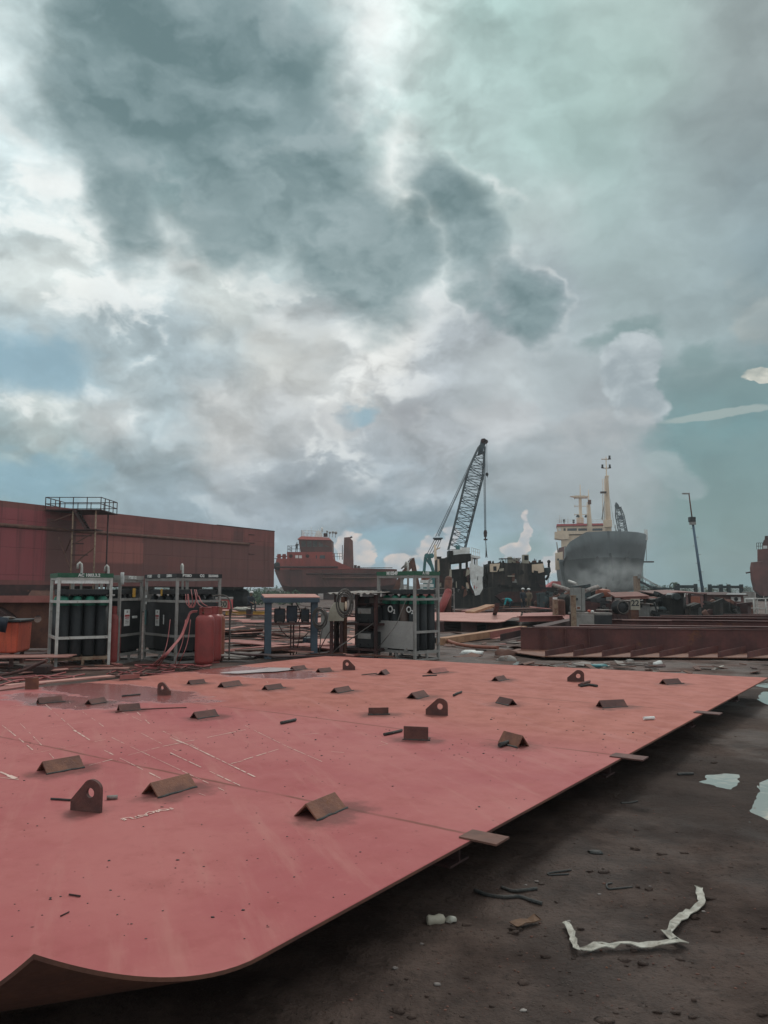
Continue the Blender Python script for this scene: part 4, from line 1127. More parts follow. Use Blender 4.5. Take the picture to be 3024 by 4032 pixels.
# ================================================================== ORANGE BIN
bp = gp(-10, 2628); kb = bp.y / FPX
bin_ = thing('waste_bin', 'orange steel bin on legs with a black rim at the left edge', 'bin', (bp.x, bp.y, 0), R(8))
wb = 96 * kb; 
b_ = MB(); b_.loft([[(x * s, y * s, z) for x, y in ((-wb, -.45), (wb, -.45), (wb, .45), (-wb, .45))] for s, z in ((0.93, 0.32), (0.965, 0.36), (1.0, 0.93), (1.0, 0.95))])
b_.build('body', M['orange_bin'], bin_, bevel=0.02)
r_ = MB(); r_.bb((-wb - .03, -.49, 0.95), (wb + .03, .49, 1.0)); r_.build('rim', M['black'], bin_, bevel=0.01)
for x in (-wb * .75, wb * .72):
    for y in (-.33, .33): MB().bb((x - .035, y - .035, 0), (x + .035, y + .035, 0.33)).build('leg', M['rust_bar_dark'], bin_)
tag(origin(MB().ball((0, 0, 0), (0.16, 0.09, 0.03), 9, 6, 0.5, 4).build('dust_sheet', M['scrap_grey']), (0, 0, 0)), 'pale crumpled sheet lying on the rim of the orange bin', 'rag').location = (bp.x + wb * .55, bp.y - .25, 1.035)
rg = MB(); rg.loft([[(-.09, -.02, 0.10), (.09, -.02, .08), (.09, .03, .08), (-.09, .03, .1)], [(-.1, -.03, 0), (.09, -.03, -.02), (.09, .0, -.02), (-.1, .0, 0)], [(-.05, -.03, -.2), (.06, -.03, -.22), (.06, -.01, -.22), (-.05, -.01, -.2)]], True, True, True)
o = rg.build('hanging_rag', M['blue_dark']); o.location = (bp.x + wb * .70, bp.y - .58, 0.97); tag(o, 'dark blue grey rag hanging over the front of the orange bin', 'rag')
# ================================================================== HOSES
def hose(pts, r, label, mat='hose_red', group='gas hoses round the racks', cat='hose', name='hose', sub=5):
    """pts in world space, smoothed"""
    pts = [Vector(p) for p in pts]; out = []
    for i in range(len(pts) - 1):
        p0, p1, p2, p3 = pts[max(i - 1, 0)], pts[i], pts[i + 1], pts[min(i + 2, len(pts) - 1)]
        for k in range(sub):
            t = k / sub
            out.append(0.5 * ((2 * p1) + (p2 - p0) * t + (2 * p0 - 5 * p1 + 4 * p2 - p3) * t * t + (3 * p1 - p0 - 3 * p2 + p3) * t ** 3))
    out.append(pts[-1]); c = out[0].copy()
    o = MB().pipe([p - c for p in out], r, 6).build(name, M[mat]); o.location = c
    return tag(o, label, cat, group)
rng = random.Random(5)
for k in range(3):
    q = [(777 - k, 2405 + k * 2, 16.1), (750, 2410 + 3 * k, 16.0), (733 + k * 3, 2447, 15.9), (712 + 3 * k, 2501, 15.6), (681 + 4 * k, 2541, 15.2), (636 + 6 * k, 2589, 14.9)]
    pts = [W(*a) for a in q] + [P(592 + 9 * k, 2622 + 2 * k, 0.03), P(548 - 30 * k, 2646 - 6 * k, 0.02), P(470 - 25 * k, 2672 - 9 * k, 0.02)]
    hose(pts, 0.013, 'red hose sagging from the front gas bottle valve down to the ground on the left')
for k, (x0, x1, x2) in enumerate(((752, 757, 742), (766, 770, 746), (772, 766, 735))):
    hose([W(x0, 2322, 16.6), W(x0 + 4, 2345, 16.3), W(x1, 2375, 16.25), W(x1 - 10, 2392, 16.2), W(x2, 2378, 16.25), W(x2 - 4, 2340, 16.5)], 0.008, 'red hose looped in a bunch on the front of the cornerwise gas rack', group='hoses hung on the cornerwise rack')
for k, (x0, y0, x1, y1) in enumerate(((782, 2346, 818, 2388), (772, 2352, 800, 2392))):
    hose([W(x0, y0, 16.8), W((x0 + x1) / 2 - 5, (y0 + y1) / 2 + 6, 16.5), W(x1, y1, 16.3)], 0.011, 'red hose running from the rack front to the gas bottle collar', group='short hoses at the bottle collar')
for k, (xa, xb) in enumerate(((700, 690), (720, 700), (640, 600))):
    hose([W(xa + 30, 2440, 16.2), W(xa + 20, 2520, 15.9), W(xa, 2580, 15.6), P(xb - 10, 2628, .03), P(xb - 60, 2640, .02)], 0.008, 'thin pink hose drooping before the black cylinders of the cornerwise rack', group='thin hoses before the cornerwise rack')
hose([W(835, 2346, 17.2), W(880, 2344, 17.2), W(903, 2360, 17.2), W(911, 2400, 17.2), W(906, 2440, 17.3), P(902, 2600, .05)], 0.018, 'grey hose arching from the rack over the red number box', 'hose_grey', None)
for k in range(12):
    x = rng.uniform(440, 760); y = rng.uniform(2626, 2660 - (x - 440) * 0.03)
    pts = []
    ang = rng.uniform(0, 6.28)
    for j in range(rng.randint(5, 8)):
        pts.append(P(x, min(max(y, 2618), 2664), rng.uniform(0.01, 0.12)))
        ang += rng.uniform(-1.5, 1.5); x += 50 * math.cos(ang); y += 11 * math.sin(ang); x = min(max(x, 400), 830); 
    hose(pts, rng.choice((0.012, 0.014, 0.018)), 'hose in the tangle on the ground before the gas racks', rng.choice(('hose_red', 'hose_red', 'rust_bar_dark', 'hose_grey')), 'hose tangle on the ground')
for k in range(9):
    x0 = rng.uniform(-60, 120); y0 = rng.uniform(2630, 2690); pts = [P(x0 + j * rng.uniform(55, 95), y0 + rng.uniform(-14, 14) - j * 3, rng.uniform(0.01, .08)) for j in range(5)]
    hose(pts, rng.choice((0.012, 0.016)), 'cable strewn on the ground below the orange bin and leftmost rack', rng.choice(('hose_red', 'hose_grey', 'rust_bar_dark')), 'cables strewn at the left')
hose([P(0, 2660, .03), P(90, 2640, .1), P(150, 2615, .25), P(185, 2600, .35)], 0.03, 'thick purple pipe rising from the bin to the leftmost gas rack', 'rust_bar_dark', None, 'pipe', 'steel_pipe')
hose([W(1597, 2366, 17.5), W(1575, 2420, 17.2), W(1558, 2462, 17.0), W(1510, 2525, 17.0), P(1462, 2582, .02)], 0.010, 'grey cord slanting down across the front of the O2 gas rack', 'hose_grey', None, 'cord', 'cord')
hose([W(1478, 2449, 18), W(1428, 2483, 17.6), W(1378, 2518, 17.2), W(1330, 2552, 16.9), P(1290, 2592, .02)], 0.012, 'grey cord stretched slanting before the dark welding rack', 'hose_grey', None, 'cord', 'cord')
# ================================================================== RED NUMBER BOX, YELLOW BEAM
nb = thing('number_box', 'red steel box on legs with a pale lid and a painted figure two', 'junction box', (gp(880, 2560).x, gp(880, 2560).y, 0), R(-4)); yb = nb.location.y; kb = yb / FPX
def zc_(py, Y): return W(1512, py, Y).z
MB().bb((-26 * kb, -.2, zc_(2398, yb)), (26 * kb, .2, zc_(2360, yb))).build('body', M['red_paint'], nb, bevel=.01)
MB().bb((-28 * kb, -.23, zc_(2360, yb) + .002), (26 * kb, .23, zc_(2351, yb))).build('lid', M['galv_dark'], nb, bevel=.006)
pl_ = MB().box((0.02, -.206, zc_(2379, yb)), (34 * kb, .006, 28 * kb)).build('number_plate', M['beige'], nb)
text_mesh('20', 30 * kb, M['black'], 'numerals', pl_, Matrix.Translation((0.02, -.212, zc_(2379, yb))) @ Matrix.Rotation(math.pi / 2, 4, 'X'), .001, .004)
for x in (-.16, .16): MB().bb((x - .02, -.02, 0), (x + .02, .02, zc_(2398, yb))).build('leg', M['rust_bar_dark'], nb)
yp = gp(960, 2426)
yb_ = MB().ibeam((0, 0, 0), ((1042 - 888) * yp.y / FPX, 0.5, 0.0), 0.18, 0.22, 0.02).build('yellow_beam', M['yellow']); yb_.location = (W(888, 2420, yp.y).x, yp.y, 0.18)
tag(yb_, 'bright yellow steel beam lying beyond the red gas bottles', 'steel beam')
mb = MB(); mb.ball((0, 0, 0.05), (.5, .3, .14), 12, 7, 0.7, 8); mb.ball((.55, .1, 0.03), (.35, .25, .10), 10, 6, 0.7, 9)
o = mb.build('plastic_heap', M['plastic_scrap']); o.location = (W(952, 2405, yp.y + .4).x, yp.y + .3, 0.36); tag(o, 'heap of crumpled pale plastic sheeting on the yellow beam', 'plastic heap')
# ================================================================== BLUE WELDING STAND
pA = gp(1053, 2599); pB = Vector((X0(1238, 18.3), 18.3, 0))
dS = pB - pA; wS = dS.length
ws = thing('welding_stand', 'blue steel stand with a slanted roof sheltering dark welding machines', 'stand', pA, math.atan2(dS.y, dS.x))
yaw = ws.rotation_euler.z
for x in (0, wS): 
    MB().ibeam((x, 0, 0), (x, 0, 1.33), 0.15, 0.15, 0.012, (0, 1, 0)).build('post', M['blue'], ws)
rf = MB(); rf.loft([[(-.12, -.16, 1.32), (wS + .1, -.16, 1.32), (wS + .1, -.16, 1.42), (-.12, -.16, 1.42)], [(-.12, .60, 1.40), (wS + .1, .60, 1.40), (wS + .1, .60, 1.49), (-.12, .60, 1.49)]])
rf.build('roof', M['blue'], ws)
MB().loft([[(-.10, -.12, 1.43), (wS + .12, -.12, 1.43), (wS + .12, -.12, 1.445), (-.10, -.12, 1.445)], [(-.10, .62, 1.50), (wS + .12, .62, 1.50), (wS + .12, .62, 1.515), (-.10, .62, 1.515)]]).build('roof_sheet', M['oxide_pale'], ws)
MB().bb((0.0, -.06, .80), (wS, .54, .85)).build('shelf', M['rust_bar_dark'], ws)
MB().bb((0.06, -.05, .20), (wS - .06, .0, .27)).build('cross_beam', M['rust_bar_dark'], ws)
for x in (wS * .52, wS * .58): MB().bb((x - .015, .2, 0), (x + .015, .23, .80)).build('brace_rod', M['rust_dark'], ws)
def welder(x, y, z, w, d, h, mat, label, rz=0, tilt=0, group=None):
    """inverter welding machine: case, handle, control face, sockets"""
    root = thing('welding_machine', label, 'welding machine', (x, y, z), rz, group)
    if tilt: root.rotation_euler = (0, tilt, rz)
    MB().bb((-w / 2, -d / 2, 0.02), (w / 2, d / 2, h * .86)).build('case', M[mat], root, bevel=0.012)
    MB().pipe([(0, -d * .35, h * .84), (0, -d * .33, h * .97), (0, d * .33, h * .97), (0, d * .35, h * .84)], 0.014, 6).build('handle', M['black'], root)
    MB().bb((-w * .38, -d / 2 - .006, h * .5), (w * .38, -d / 2, h * .78)).build('control_face', M['galv_dark'] if w > .3 else M['blue_dark'], root)
    for s in (-1, 1): MB().tube((s * w * .25, -d / 2, h * .2), (s * w * .25, -d / 2 - .03, h * .2), .022, 8).build('socket', M['black'], root)
    for s in (-1, 1): MB().bb((s * w * .36 - .02, -d * .42, 0), (s * w * .36 + .02, d * .42, .02)).build('foot', M['black'], root)
    return root
def on_stand(root, x, y): 
    a = root.rotation_euler.z; return root.location + Vector((x * math.cos(a) - y * math.sin(a), x * math.sin(a) + y * math.cos(a), 0))
for x, w, h, l, m_ in ((.27, .25, .38, 'black welding machine at the left end of the blue stand shelf', 'black'), (.83, .20, .36, 'narrow black welding machine at the right end of the blue stand shelf', 'black'), (0.54, .25, .46, 'tall dark blue welding machine in the middle of the blue stand shelf', 'blue_dark')):
    p = on_stand(ws, x * wS, .2); welder(p.x, p.y, .85, w, .32, h, m_, l, .1, 0, 'welding machines on the blue stand')
p = gp(1214, 2556); welder(p.x, p.y - .1, 0.02, .16, .35, .36, 'blue_dark', 'small dark blue welding machine leaning on the right post of the blue stand', -.6, .12)
def coil(c, rx, rz_, n, r, label, mat, rot=0.0, name='cable_coil', seed=1, cat='cable coil', tail=None):
    rng = random.Random(seed); pts = []
    for k in range(n * 20 + 1):
        a = 2 * math.pi * k / 20; q = 0.86 + 0.20 * math.sin(k * 0.083 + seed) + 0.05 * math.sin(k * .31)
        pts.append(Vector((rx * q * math.cos(a), 0.035 * math.sin(k * 0.21) + 0.02 * math.sin(k * .05), rz_ * q * math.sin(a))))
    if tail: pts += [Vector(t) for t in tail]
    o = MB().pipe(pts, r, 5).build(name, M[mat]); o.location = c; o.rotation_euler = (0, 0, rot)
    return tag(o, label, cat)
coil(W(1259, 2436, pB.y - .55), .18, .235, 9, .011, 'thick coil of grey brown cable hung on the right post of the blue stand', 'hose_grey', -.3, seed=2, tail=[(0.05, 0, -.3), (0.02, 0, -.5), (-.03, .05, -.9)])
for k, (pts, l) in enumerate((([W(1095, 2455, 18), W(1115, 2490, 17.8), W(1150, 2515, 17.9), W(1190, 2512, 18.2), W(1215, 2488, 18.6)], 'dark cable sagging below the shelf of the blue stand'),
                              ([W(1165, 2372, 18.4), W(1180, 2400, 18.4), W(1182, 2430, 18.4), W(1172, 2452, 18.4)], 'dark cable hanging from the roof of the blue stand'),
                              ([W(1180, 2460, 18.5), W(1180, 2500, 18.5), W(1172, 2545, 18.4), P(1166, 2580, .02)], 'red brown cable dropping straight from the blue stand shelf'),
                              ([W(1256, 2480, 19), W(1262, 2520, 18.9), W(1258, 2555, 18.8), P(1262, 2580, .02)], 'loose cable end dangling from the grey brown coil'),
                              ([W(1320, 2460, 19.3), W(1290, 2500, 19), W(1268, 2540, 18.8), P(1250, 2576, .02)], 'dark cable slung between the dark welding rack and the ground'),
                              ([W(1346, 2470, 19.3), W(1330, 2520, 19), W(1308, 2560, 18.8), P(1285, 2584, .02)], 'dark cable slanting down left of the thick rusty post'))):
    hose(pts, .013, l, 'rust_dark' if k != 3 else 'hose_grey', None, 'cable', 'cable')
# ================================================================== DARK WELDING RACK
pA, pB = gp(1326, 2572), gp(1480, 2580)
pA = Vector((W(1326, 2400, 18.6).x, 18.6, 0)); pB = Vector((W(1480, 2400, 17.9).x, 17.9, 0))
dS = pB - pA; wR = dS.length
wr = thing('welding_rack', 'dark rusty rack with a corrugated roof holding black welding machines on two shelves', 'rack', pA, math.atan2(dS.y, dS.x)); yr = wr.rotation_euler.z
for x, w in ((0, .09), (wR, .065)):
    for y in (0, .8): MB().bb((x - w / 2, y - w / 2, 0), (x + w / 2, y + w / 2, 1.50)).build('post', M['rust_dark'], wr)
MB().bb((.23, -.12, 0), (.34, -.02, 1.45)).build('post', M['rust'], wr, 'thick rust brown post at the front')
c = MB(); n = 36
top_ = []
for k in range(n + 1):
    x = -.08 + (wR + .2) * k / n; z = 1.53 + .018 * math.sin(k * 1.3); top_.append((x, z))
c.loft([[(x, y, z + (y + .3) * .04) for x, z in top_] + [(x, y, z - .006 + (y + .3) * .04) for x, z in top_[::-1]] for y in (-.3, 1.0)])
c.build('corrugated_roof', M['scrap_grey'], wr)
for z in (.84, .26): MB().bb((.0, -.04, z - .05), (wR, .86, z)).build('shelf', M['rust_dark'], wr)
MB().bb((.02, .82, .3), (wR - .02, .84, 1.45)).build('back_sheet', M['rust_dark'], wr)
for z, l in ((.84, 'wide black welding machine on the upper shelf of the dark rack'), (.26, 'wide black welding machine on the lower shelf of the dark rack')):
    p = on_stand(wr, wR * .68, .35); welder(p.x, p.y, z, .50, .6, .44, 'black', l, yr, 0, 'welding machines in the dark rack')
for k in range(4):
    p = on_stand(wr, wR * (.45 + .13 * k), .5); o = MB().bb((-.06, -.05, 0), (.06, .05, .10 + .02 * (k % 3))).bb((-.04, -.04, .12 + .02 * (k % 3)), (.04, .04, .14 + .02 * (k % 3))).build('small_box', M['scrap_grey' if k % 2 else 'black']); o.location = (p.x, p.y, 1.30); tag(o, 'small box crammed under the roof of the dark rack', 'box', 'small boxes under the dark rack roof')
MB().bb((wR * .35, .3, 1.26), (wR - .04, .8, 1.295)).build('shelf', M['rust_dark'], wr)
bg_ = thing('beige_machine', 'beige sheet metal machine housing with a chamfered top left corner', 'machine', (W(1322, 2445, 18.1).x, 18.1, 0), .05)
z0, z1 = zc_(2446, 18.1), zc_(2373, 18.1)
MB().section((0, 0, 0), (0, .5, 0), [(-.18, z0), (.19, z0), (.19, z1), (-.04, z1), (-.15, z1 - .16)]).build('housing', M['beige'], bg_, bevel=.01)
for x in (-.1, .13): MB().bb((x - .04, .05, 0), (x + .04, .45, z0)).build('pedestal', M['rust_dark'], bg_)
coil(W(1357, 2377, 17.75), .19, .31, 4, .017, 'big oval hose coil hung over the beige machine', 'hose_grey', .2, 'hose_coil', 3, 'hose coil')
tg = MB().ball((0, 0, 0), (.03, .03, .1), 8, 6).build('cable_plug', M['cream']); tg.location = W(1362, 2385, 17.55); tag(tg, 'cream plug hanging inside the big oval hose coil', 'plug')
tp = MB().bb((-.13, -.2, 0), (.13, .2, .9)).bb((-.2, -.25, .9), (.2, .25, .96)).build('grey_cabinet', M['grey_box']); tp.location = (W(1283, 2400, 23).x, 23, 0); tag(tp, 'small grey cabinet with a green lid beyond the blue stand', 'cabinet')
# ================================================================== SCRAP FIELD
def scrap(px, py, L, wd, t, rz, mat, label, group, z=0.0, tilt=(0, 0), name='scrap_plate', cat='steel scrap', notch=0):
    p = P(px, py, z)
    rng = random.Random(int(px * 7 + py))
    n = 5; pts = []
    for k in range(n): pts.append((-L / 2 + L * k / (n - 1), -wd / 2 * rng.uniform(.6, 1.1)))
    for k in range(n): pts.append((L / 2 - L * k / (n - 1), wd / 2 * rng.uniform(.6, 1.1)))
    mb = MB()
    mb.slab([(x, y, t + (x / L) ** 2 * notch * L) for x, y in pts], t)
    o = mb.build(name, M[mat]); o.location = p; o.rotation_euler = (tilt[0], tilt[1], rz)
    return tag(o, label, cat, group)
rng = random.Random(31)
mats = ['oxide_pale', 'oxide_pale', 'oxide', 'scrap_brown', 'rust', 'scrap_brown', 'oxide', 'scrap_grey', 'rust_dark']
for k in range(215):
    px = rng.uniform(860, 1500); py = 2392 + 195 * rng.random() ** 1.2
    d = P(px, py).y; L = rng.uniform(.25, 2.0) * (d / 22) ** .6; wd = L * rng.uniform(.08, .45)
    scrap(px, py, L, wd, rng.uniform(.01, .03), rng.gauss(0, .5), rng.choice(mats), 'flat steel offcut lying in the scrap field beyond the welding stands', 'offcuts in the scrap field', rng.uniform(0.02, .22), (rng.gauss(0, .10), rng.gauss(0, .05)), notch=rng.uniform(-.04, .06))
for k in range(34):
    px = rng.uniform(1725, 2130); py = 2462 + 130 * rng.random()
    if px > 1990 and py > 2555: continue
    d = P(px, py).y; L = rng.uniform(.15, .7); wd = L * rng.uniform(.2, .6)
    scrap(px, py, L, wd, .012, rng.uniform(-1, 1), rng.choice(['plastic_scrap', 'scrap_grey', 'scrap_brown', 'scrap_brown', 'oxide', 'rust']), 'scrap piece littering the mud right of the O2 gas rack', 'litter right of the O2 rack', rng.uniform(.01, .05), (rng.gauss(0, .15), rng.gauss(0, .1)), 'scrap_piece', 'scrap', .05)
for k in range(30):
    px = rng.uniform(-40, 470); py = rng.uniform(2545, 2650) if px < 210 else rng.uniform(2600, 2640)
    L = rng.uniform(.3, 1.3)
    scrap(px, py, L, L * rng.uniform(.08, .4), .014, rng.gauss(0, .6), rng.choice(mats), 'flat steel offcut lying around the orange bin and leftmost rack', 'offcuts at the left', rng.uniform(.01, .06), (rng.gauss(0, .08), rng.gauss(0, .05)))
def bar(a, b2, sec, label, mat, cat='steel bar', name='steel_bar', group=None, kind='beam'):
    a = Vector(a); b2 = Vector(b2); mb = MB()
    if kind == 'beam': mb.beam((0, 0, 0), b2 - a, *sec)
    elif kind == 'i': mb.ibeam((0, 0, 0), b2 - a, sec[0], sec[1], .02)
    elif kind == 'angle': mb.angle((0, 0, 0), b2 - a, sec[0], sec[1], .014)
    elif kind == 'tube': mb.tube((0, 0, 0), b2 - a, sec[0], 10)
    o = mb.build(name, M[mat]); o.location = a
    return tag(o, label, cat, group)
# left side pieces
bar(P(30, 2700, .14), P(440, 2662, .14), (.22, .025), 'long pale red steel strip lying by the left edge of the deck panel', 'oxide_pale', 'steel strip', 'steel_strip')
bar(P(-60, 2722, .20), P(150, 2690, .20), (.3, .02), 'pink steel strip under the short upright block at the left edge', 'oxide', 'steel strip', 'steel_strip')
o = MB().bb((-.09, -.06, 0), (.09, -.045, .20)).bb((-.01, -.045, 0), (.01, .1, .20)).build('steel_block', M['rust_bar'], bevel=.004); o.location = on_plate(132, 2712) - Vector((0, 0, .05)); tag(o, 'short upright rusty steel stub at the far left edge of the panel', 'steel stub')
o = scrap(135, 2585, 1.5, .8, .02, .1, 'oxide_pale', 'wide pale pink plate lying flat between the orange bin and the leftmost rack', None, .28, (0, 0), 'steel_plate', 'steel plate')
scrap(60, 2592, 1.4, .5, .12, 0, 'rust_dark', 'dark plate stack edge under the pale plate by the orange bin', None, .05, (0, 0), 'steel_plate', 'steel plate')
o = MB().bb((-.24, -.15, 0), (.24, .15, .18)).build('steel_box', M['rust_dark'], bevel=.03); o.location = P(150, 2655, 0); tag(o, 'dark rusty lump at the left foot of the leftmost gas rack', 'steel lump')
# ---- rusty hull section with a round hole, standing behind the bin
hs = thing('hull_section', 'rust brown hull section with a round hole and curved ribs behind the orange bin', 'hull section', (W(90, 2400, 21).x, 21, 0), .05)
z0, z1, zt = 0.05, zc_(2372, 21), zc_(2345, 21)
x0, x1 = W(-60, 2400, 21).x - hs.location.x, W(255, 2400, 21).x - hs.location.x
bm = bmesh.new()
hx, hz, hr = W(147, 2437, 21).x - hs.location.x, zc_(2437, 21), .10
out = [(x0, z0), (x1 - .2, z0), (x1, z0 + .3), (x1, z1), (x0, z1)]; hole = [(hx + hr * math.cos(R(k * 22.5)), hz + hr * math.sin(R(k * 22.5))) for k in range(16)]
loops = []
for y in (0, .02):
    o1 = [bm.verts.new((x, y, z)) for x, z in out]; h1 = [bm.verts.new((x, y, z)) for x, z in hole]
    es = [bm.edges.new((l[i], l[(i + 1) % len(l)])) for l in (o1, h1) for i in range(len(l))]
    bmesh.ops.triangle_fill(bm, use_beauty=True, edges=es); loops.append((o1, h1))
for q in (0, 1):
    a, b2 = loops[0][q], loops[1][q]
    for i in range(len(a)): j = (i + 1) % len(a); bm.faces.new((a[i], a[j], b2[j], b2[i]))
bmesh.ops.recalc_face_normals(bm, faces=bm.faces)
me = bpy.data.meshes.new('web_plate'); bm.to_mesh(me); bm.free(); me.materials.append(M['rust']); ob = bpy.data.objects.new('web_plate', me); COL.objects.link(ob); ob.parent = hs
MB().bb((x0, -.25, z1), (x1, .25, z1 + .03)).bb((x0, -.25, z1 + .03), (x1, -.23, zt)).build('top_flange', M['oxide'], hs)
for k, off in enumerate((0.0, -.75)):
    arc = []
    for j in range(13):
        a = R(90 - j * 7.5); arc.append((x0 + off + 1.05 * math.cos(a) * 1.15 + .05, z1 - 1.25 + 1.2 * math.sin(a)))
    arc2 = [(x + .16, z + .10) for x, z in arc]
    ribs = [(x, -.45 - .2 * k, max(z, .03)) for x, z in arc]; 
    m_ = MB(); m_.loft([[(x, -.5, max(z, .02)) for x, z in arc], [(x, -.02, max(z, .02)) for x, z in arc], ], False, False, True)
    m_.loft([[(x, -.5, max(z, .02)) for x, z in arc], [(x - .5 , -.5, .02) for x, z in arc]], False, False)
    m_.build('curved_rib', M['rust' if k else 'rust_dark'], hs)
# dark cradle blocks and angled plate under the barge
# ================================================================== WIDE PRIMED PLATE AND STRIPS AT MID YARD
def flat_plate(pxs, z, t, mat, label, name='steel_plate', cat='steel plate', lift=None):
    pts = [P(x, y, z + (lift[i] if lift else 0)) for i, (x, y) in enumerate(pxs)]
    c = pts[0].copy(); mb = MB().slab([p - c for p in pts], t)
    if mb.v[0][2] - mb.v[len(pts)][2] < 0: mb = MB().slab([p - c for p in pts], -t)
    o = mb.build(name, M[mat]); o.location = c
    return tag(o, label, cat)
flat_plate([(1690, 2442), (1700, 2411), (2052, 2411), (2048, 2428), (2020, 2430), (1985, 2446), (1955, 2449)], .42, .03, 'oxide_pale', 'wide pale pink steel plate propped above the mud beyond the O2 gas rack')
for px_ in (1720, 1850, 1950):
    o = MB().bb((-.3, .1, 0), (.3, .5, .385)).build('support_block', M['rust_dark']); p = P(px_, 2448, .4); o.location = (p.x, p.y + .1, 0); tag(o, 'dark block propping up the wide pale plate', 'support block', 'blocks under the wide plate')
flat_plate([(2055, 2428), (2060, 2414), (2230, 2408), (2246, 2424), (2250, 2440), (2225, 2440), (2218, 2430)], .45, .03, 'oxide', 'buckled bright orange pink plate left of the grey switch cabinet')
bar(P(2045, 2437, .5), P(2215, 2434, .45), (.25, .22), 'red channel lying under the buckled orange plate', 'oxide', kind='i')
bar(P(1945, 2428, .25), W(1958, 2380, 32), (.18, .12), 'short dark post leaning up from the edge of the wide pale plate', 'rust_dark', 'post', 'steel_post')
bar(P(1850, 2412, .45), W(1932, 2384, 42), (.6, .12), 'pale plank slanting up beyond the wide pale plate', 'wood', 'plank', 'plank')
bar(P(1830, 2408, .45), W(1925, 2388, 44), (.5, .1), 'reddish plank beside the pale slanting one', 'oxide', 'plank', 'plank')
bar(P(1735, 2526, .10), P(2060, 2476, .22), (.3, .2), 'long wooden looking beam lying in the mud towards the girders', 'wood', 'beam', 'long_beam')
bar(P(1930, 2515, .10), P(2055, 2492, .16), (.2, .22), 'red angle section lying under the long beam', 'oxide', kind='angle')
bar(P(1970, 2524, .08), P(2055, 2504, .16), (.2, .2), 'dark angle section nearest the end of the big girder', 'rust_dark', kind='angle')
hose([P(1760, 2522, .12), P(1800, 2536, .08), P(1870, 2546, .05), P(1960, 2550, .10)], .05, 'curved orange strip of steel lying in the mud right of the O2 gas rack', 'red_gas_old', None, 'steel strip', 'steel_strip')
o = MB().bb((-.17, -.2, 0), (.17, .2, .17)).build('steel_box', M['black'], bevel=.02); o.location = P(1708, 2530, 0); tag(o, 'black box section poking out behind the O2 gas rack', 'steel box')
o = MB().ball((0, 0, .03), (.28, .16, .09), 10, 6, .8, 3).build('plastic_heap', M['paper']); o.location = P(1852, 2578, 0); tag(o, 'crumpled white sheet lying in the mud right of the O2 gas rack', 'plastic sheet')
o = MB().ball((0, 0, .0), (.3, .2, .15), 10, 6, .6, 5).build('mud_lump', M['scrap_brown']); o.location = P(1990, 2582, 0); tag(o, 'brown earth lump in front of the big girder end', 'mud lump')
o = MB().ball((0, 0, .0), (.22, .15, .12), 9, 6, .6, 6).build('mud_lump', M['scrap_grey']); o.location = P(1992, 2602, 0); tag(o, 'small grey lump by the little bright puddle', 'mud lump')
o = MB().bb((-.08, -.08, 0), (.08, .08, .05)).ball((0, 0, .05), (.1, .08, .04), 8, 5, .5, 3).build('stone', M['scrap_grey']); o.location = P(2482, 2612, 0); tag(o, 'pale stone on the ground before the girders', 'stone')
o = MB().ball((0, 0, .03), (.10, .08, .07), 8, 5, .8, 6).build('plastic_bag', M['paper']); o.location = P(2592, 2620, 0); tag(o, 'tiny white crumpled bag before the girders', 'plastic bag')
o = MB().ball((0, 0, .02), (.25, .12, .05), 8, 5, .7, 2).build('cloth_scrap', M['teal_scrap']); o.location = P(2348, 2628, 0); tag(o, 'teal scrap of cloth lying beyond the panel edge', 'cloth scrap')
# ================================================================== GIRDERS
gA = Vector((W(2047, 2325, 20.1).x, 20.1, 0)); gB = Vector((W(3200, 2325, 18.7).x, 18.7, 0))
def girder(name, a, b2, h, label, base=True, brackets=0, flange=.24, z0=0.0, mat='girder', stiff=0, ribs_to=None):
    a = Vector(a); b2 = Vector(b2); d = b2 - a; L = d.length
    root = thing(name, label, 'girder', (a.x, a.y, z0), math.atan2(d.y, d.x), 'girders at the right')
    MB().bb((0, -.01, .02), (L, .01, h - .02)).build('web', M[mat], root)
    MB().bb((0, -flange / 2, h - .02), (L, flange / 2, h)).build('top_flange', M[mat], root)
    if base:
        (MB().slab([(-.30, -.75, .07), (.55, -2.05, .07), (L, -1.2, .07), (L, .2, .07), (-.1, .2, .07)], .02, (0, 0, 1)) if brackets else MB().bb((0, -flange / 2, .0), (L, flange / 2, .02))).build('base_plate', M['rust_bar'] if brackets else M[mat], root)
    for k in range(brackets):
        x = .62 + k * .64; q = Vector((x + .95, -.03, 0)); p_ = Vector((x, -1.95 + .07 * k, 0))
        MB().slab([p_ + Vector((0, 0, .07)), q + Vector((0, 0, .07)), q + Vector((0, 0, .24)), p_ + Vector((0, 0, .19))], .018, (1, .5, 0)).build('bracket', M[mat], root)
    for k in range(stiff):
        x = .55 + k * .58
        if x > L: break
        MB().bb((x - .008, -.10, .02), (x + .008, -.012, h - .02)).build('stiffener', M[mat], root)
    return root
girder('girder', gA, gB, .63, 'nearest long rusty girder with slanting brackets on its wide pink base plate', True, 8, .06, .02, stiff=3)
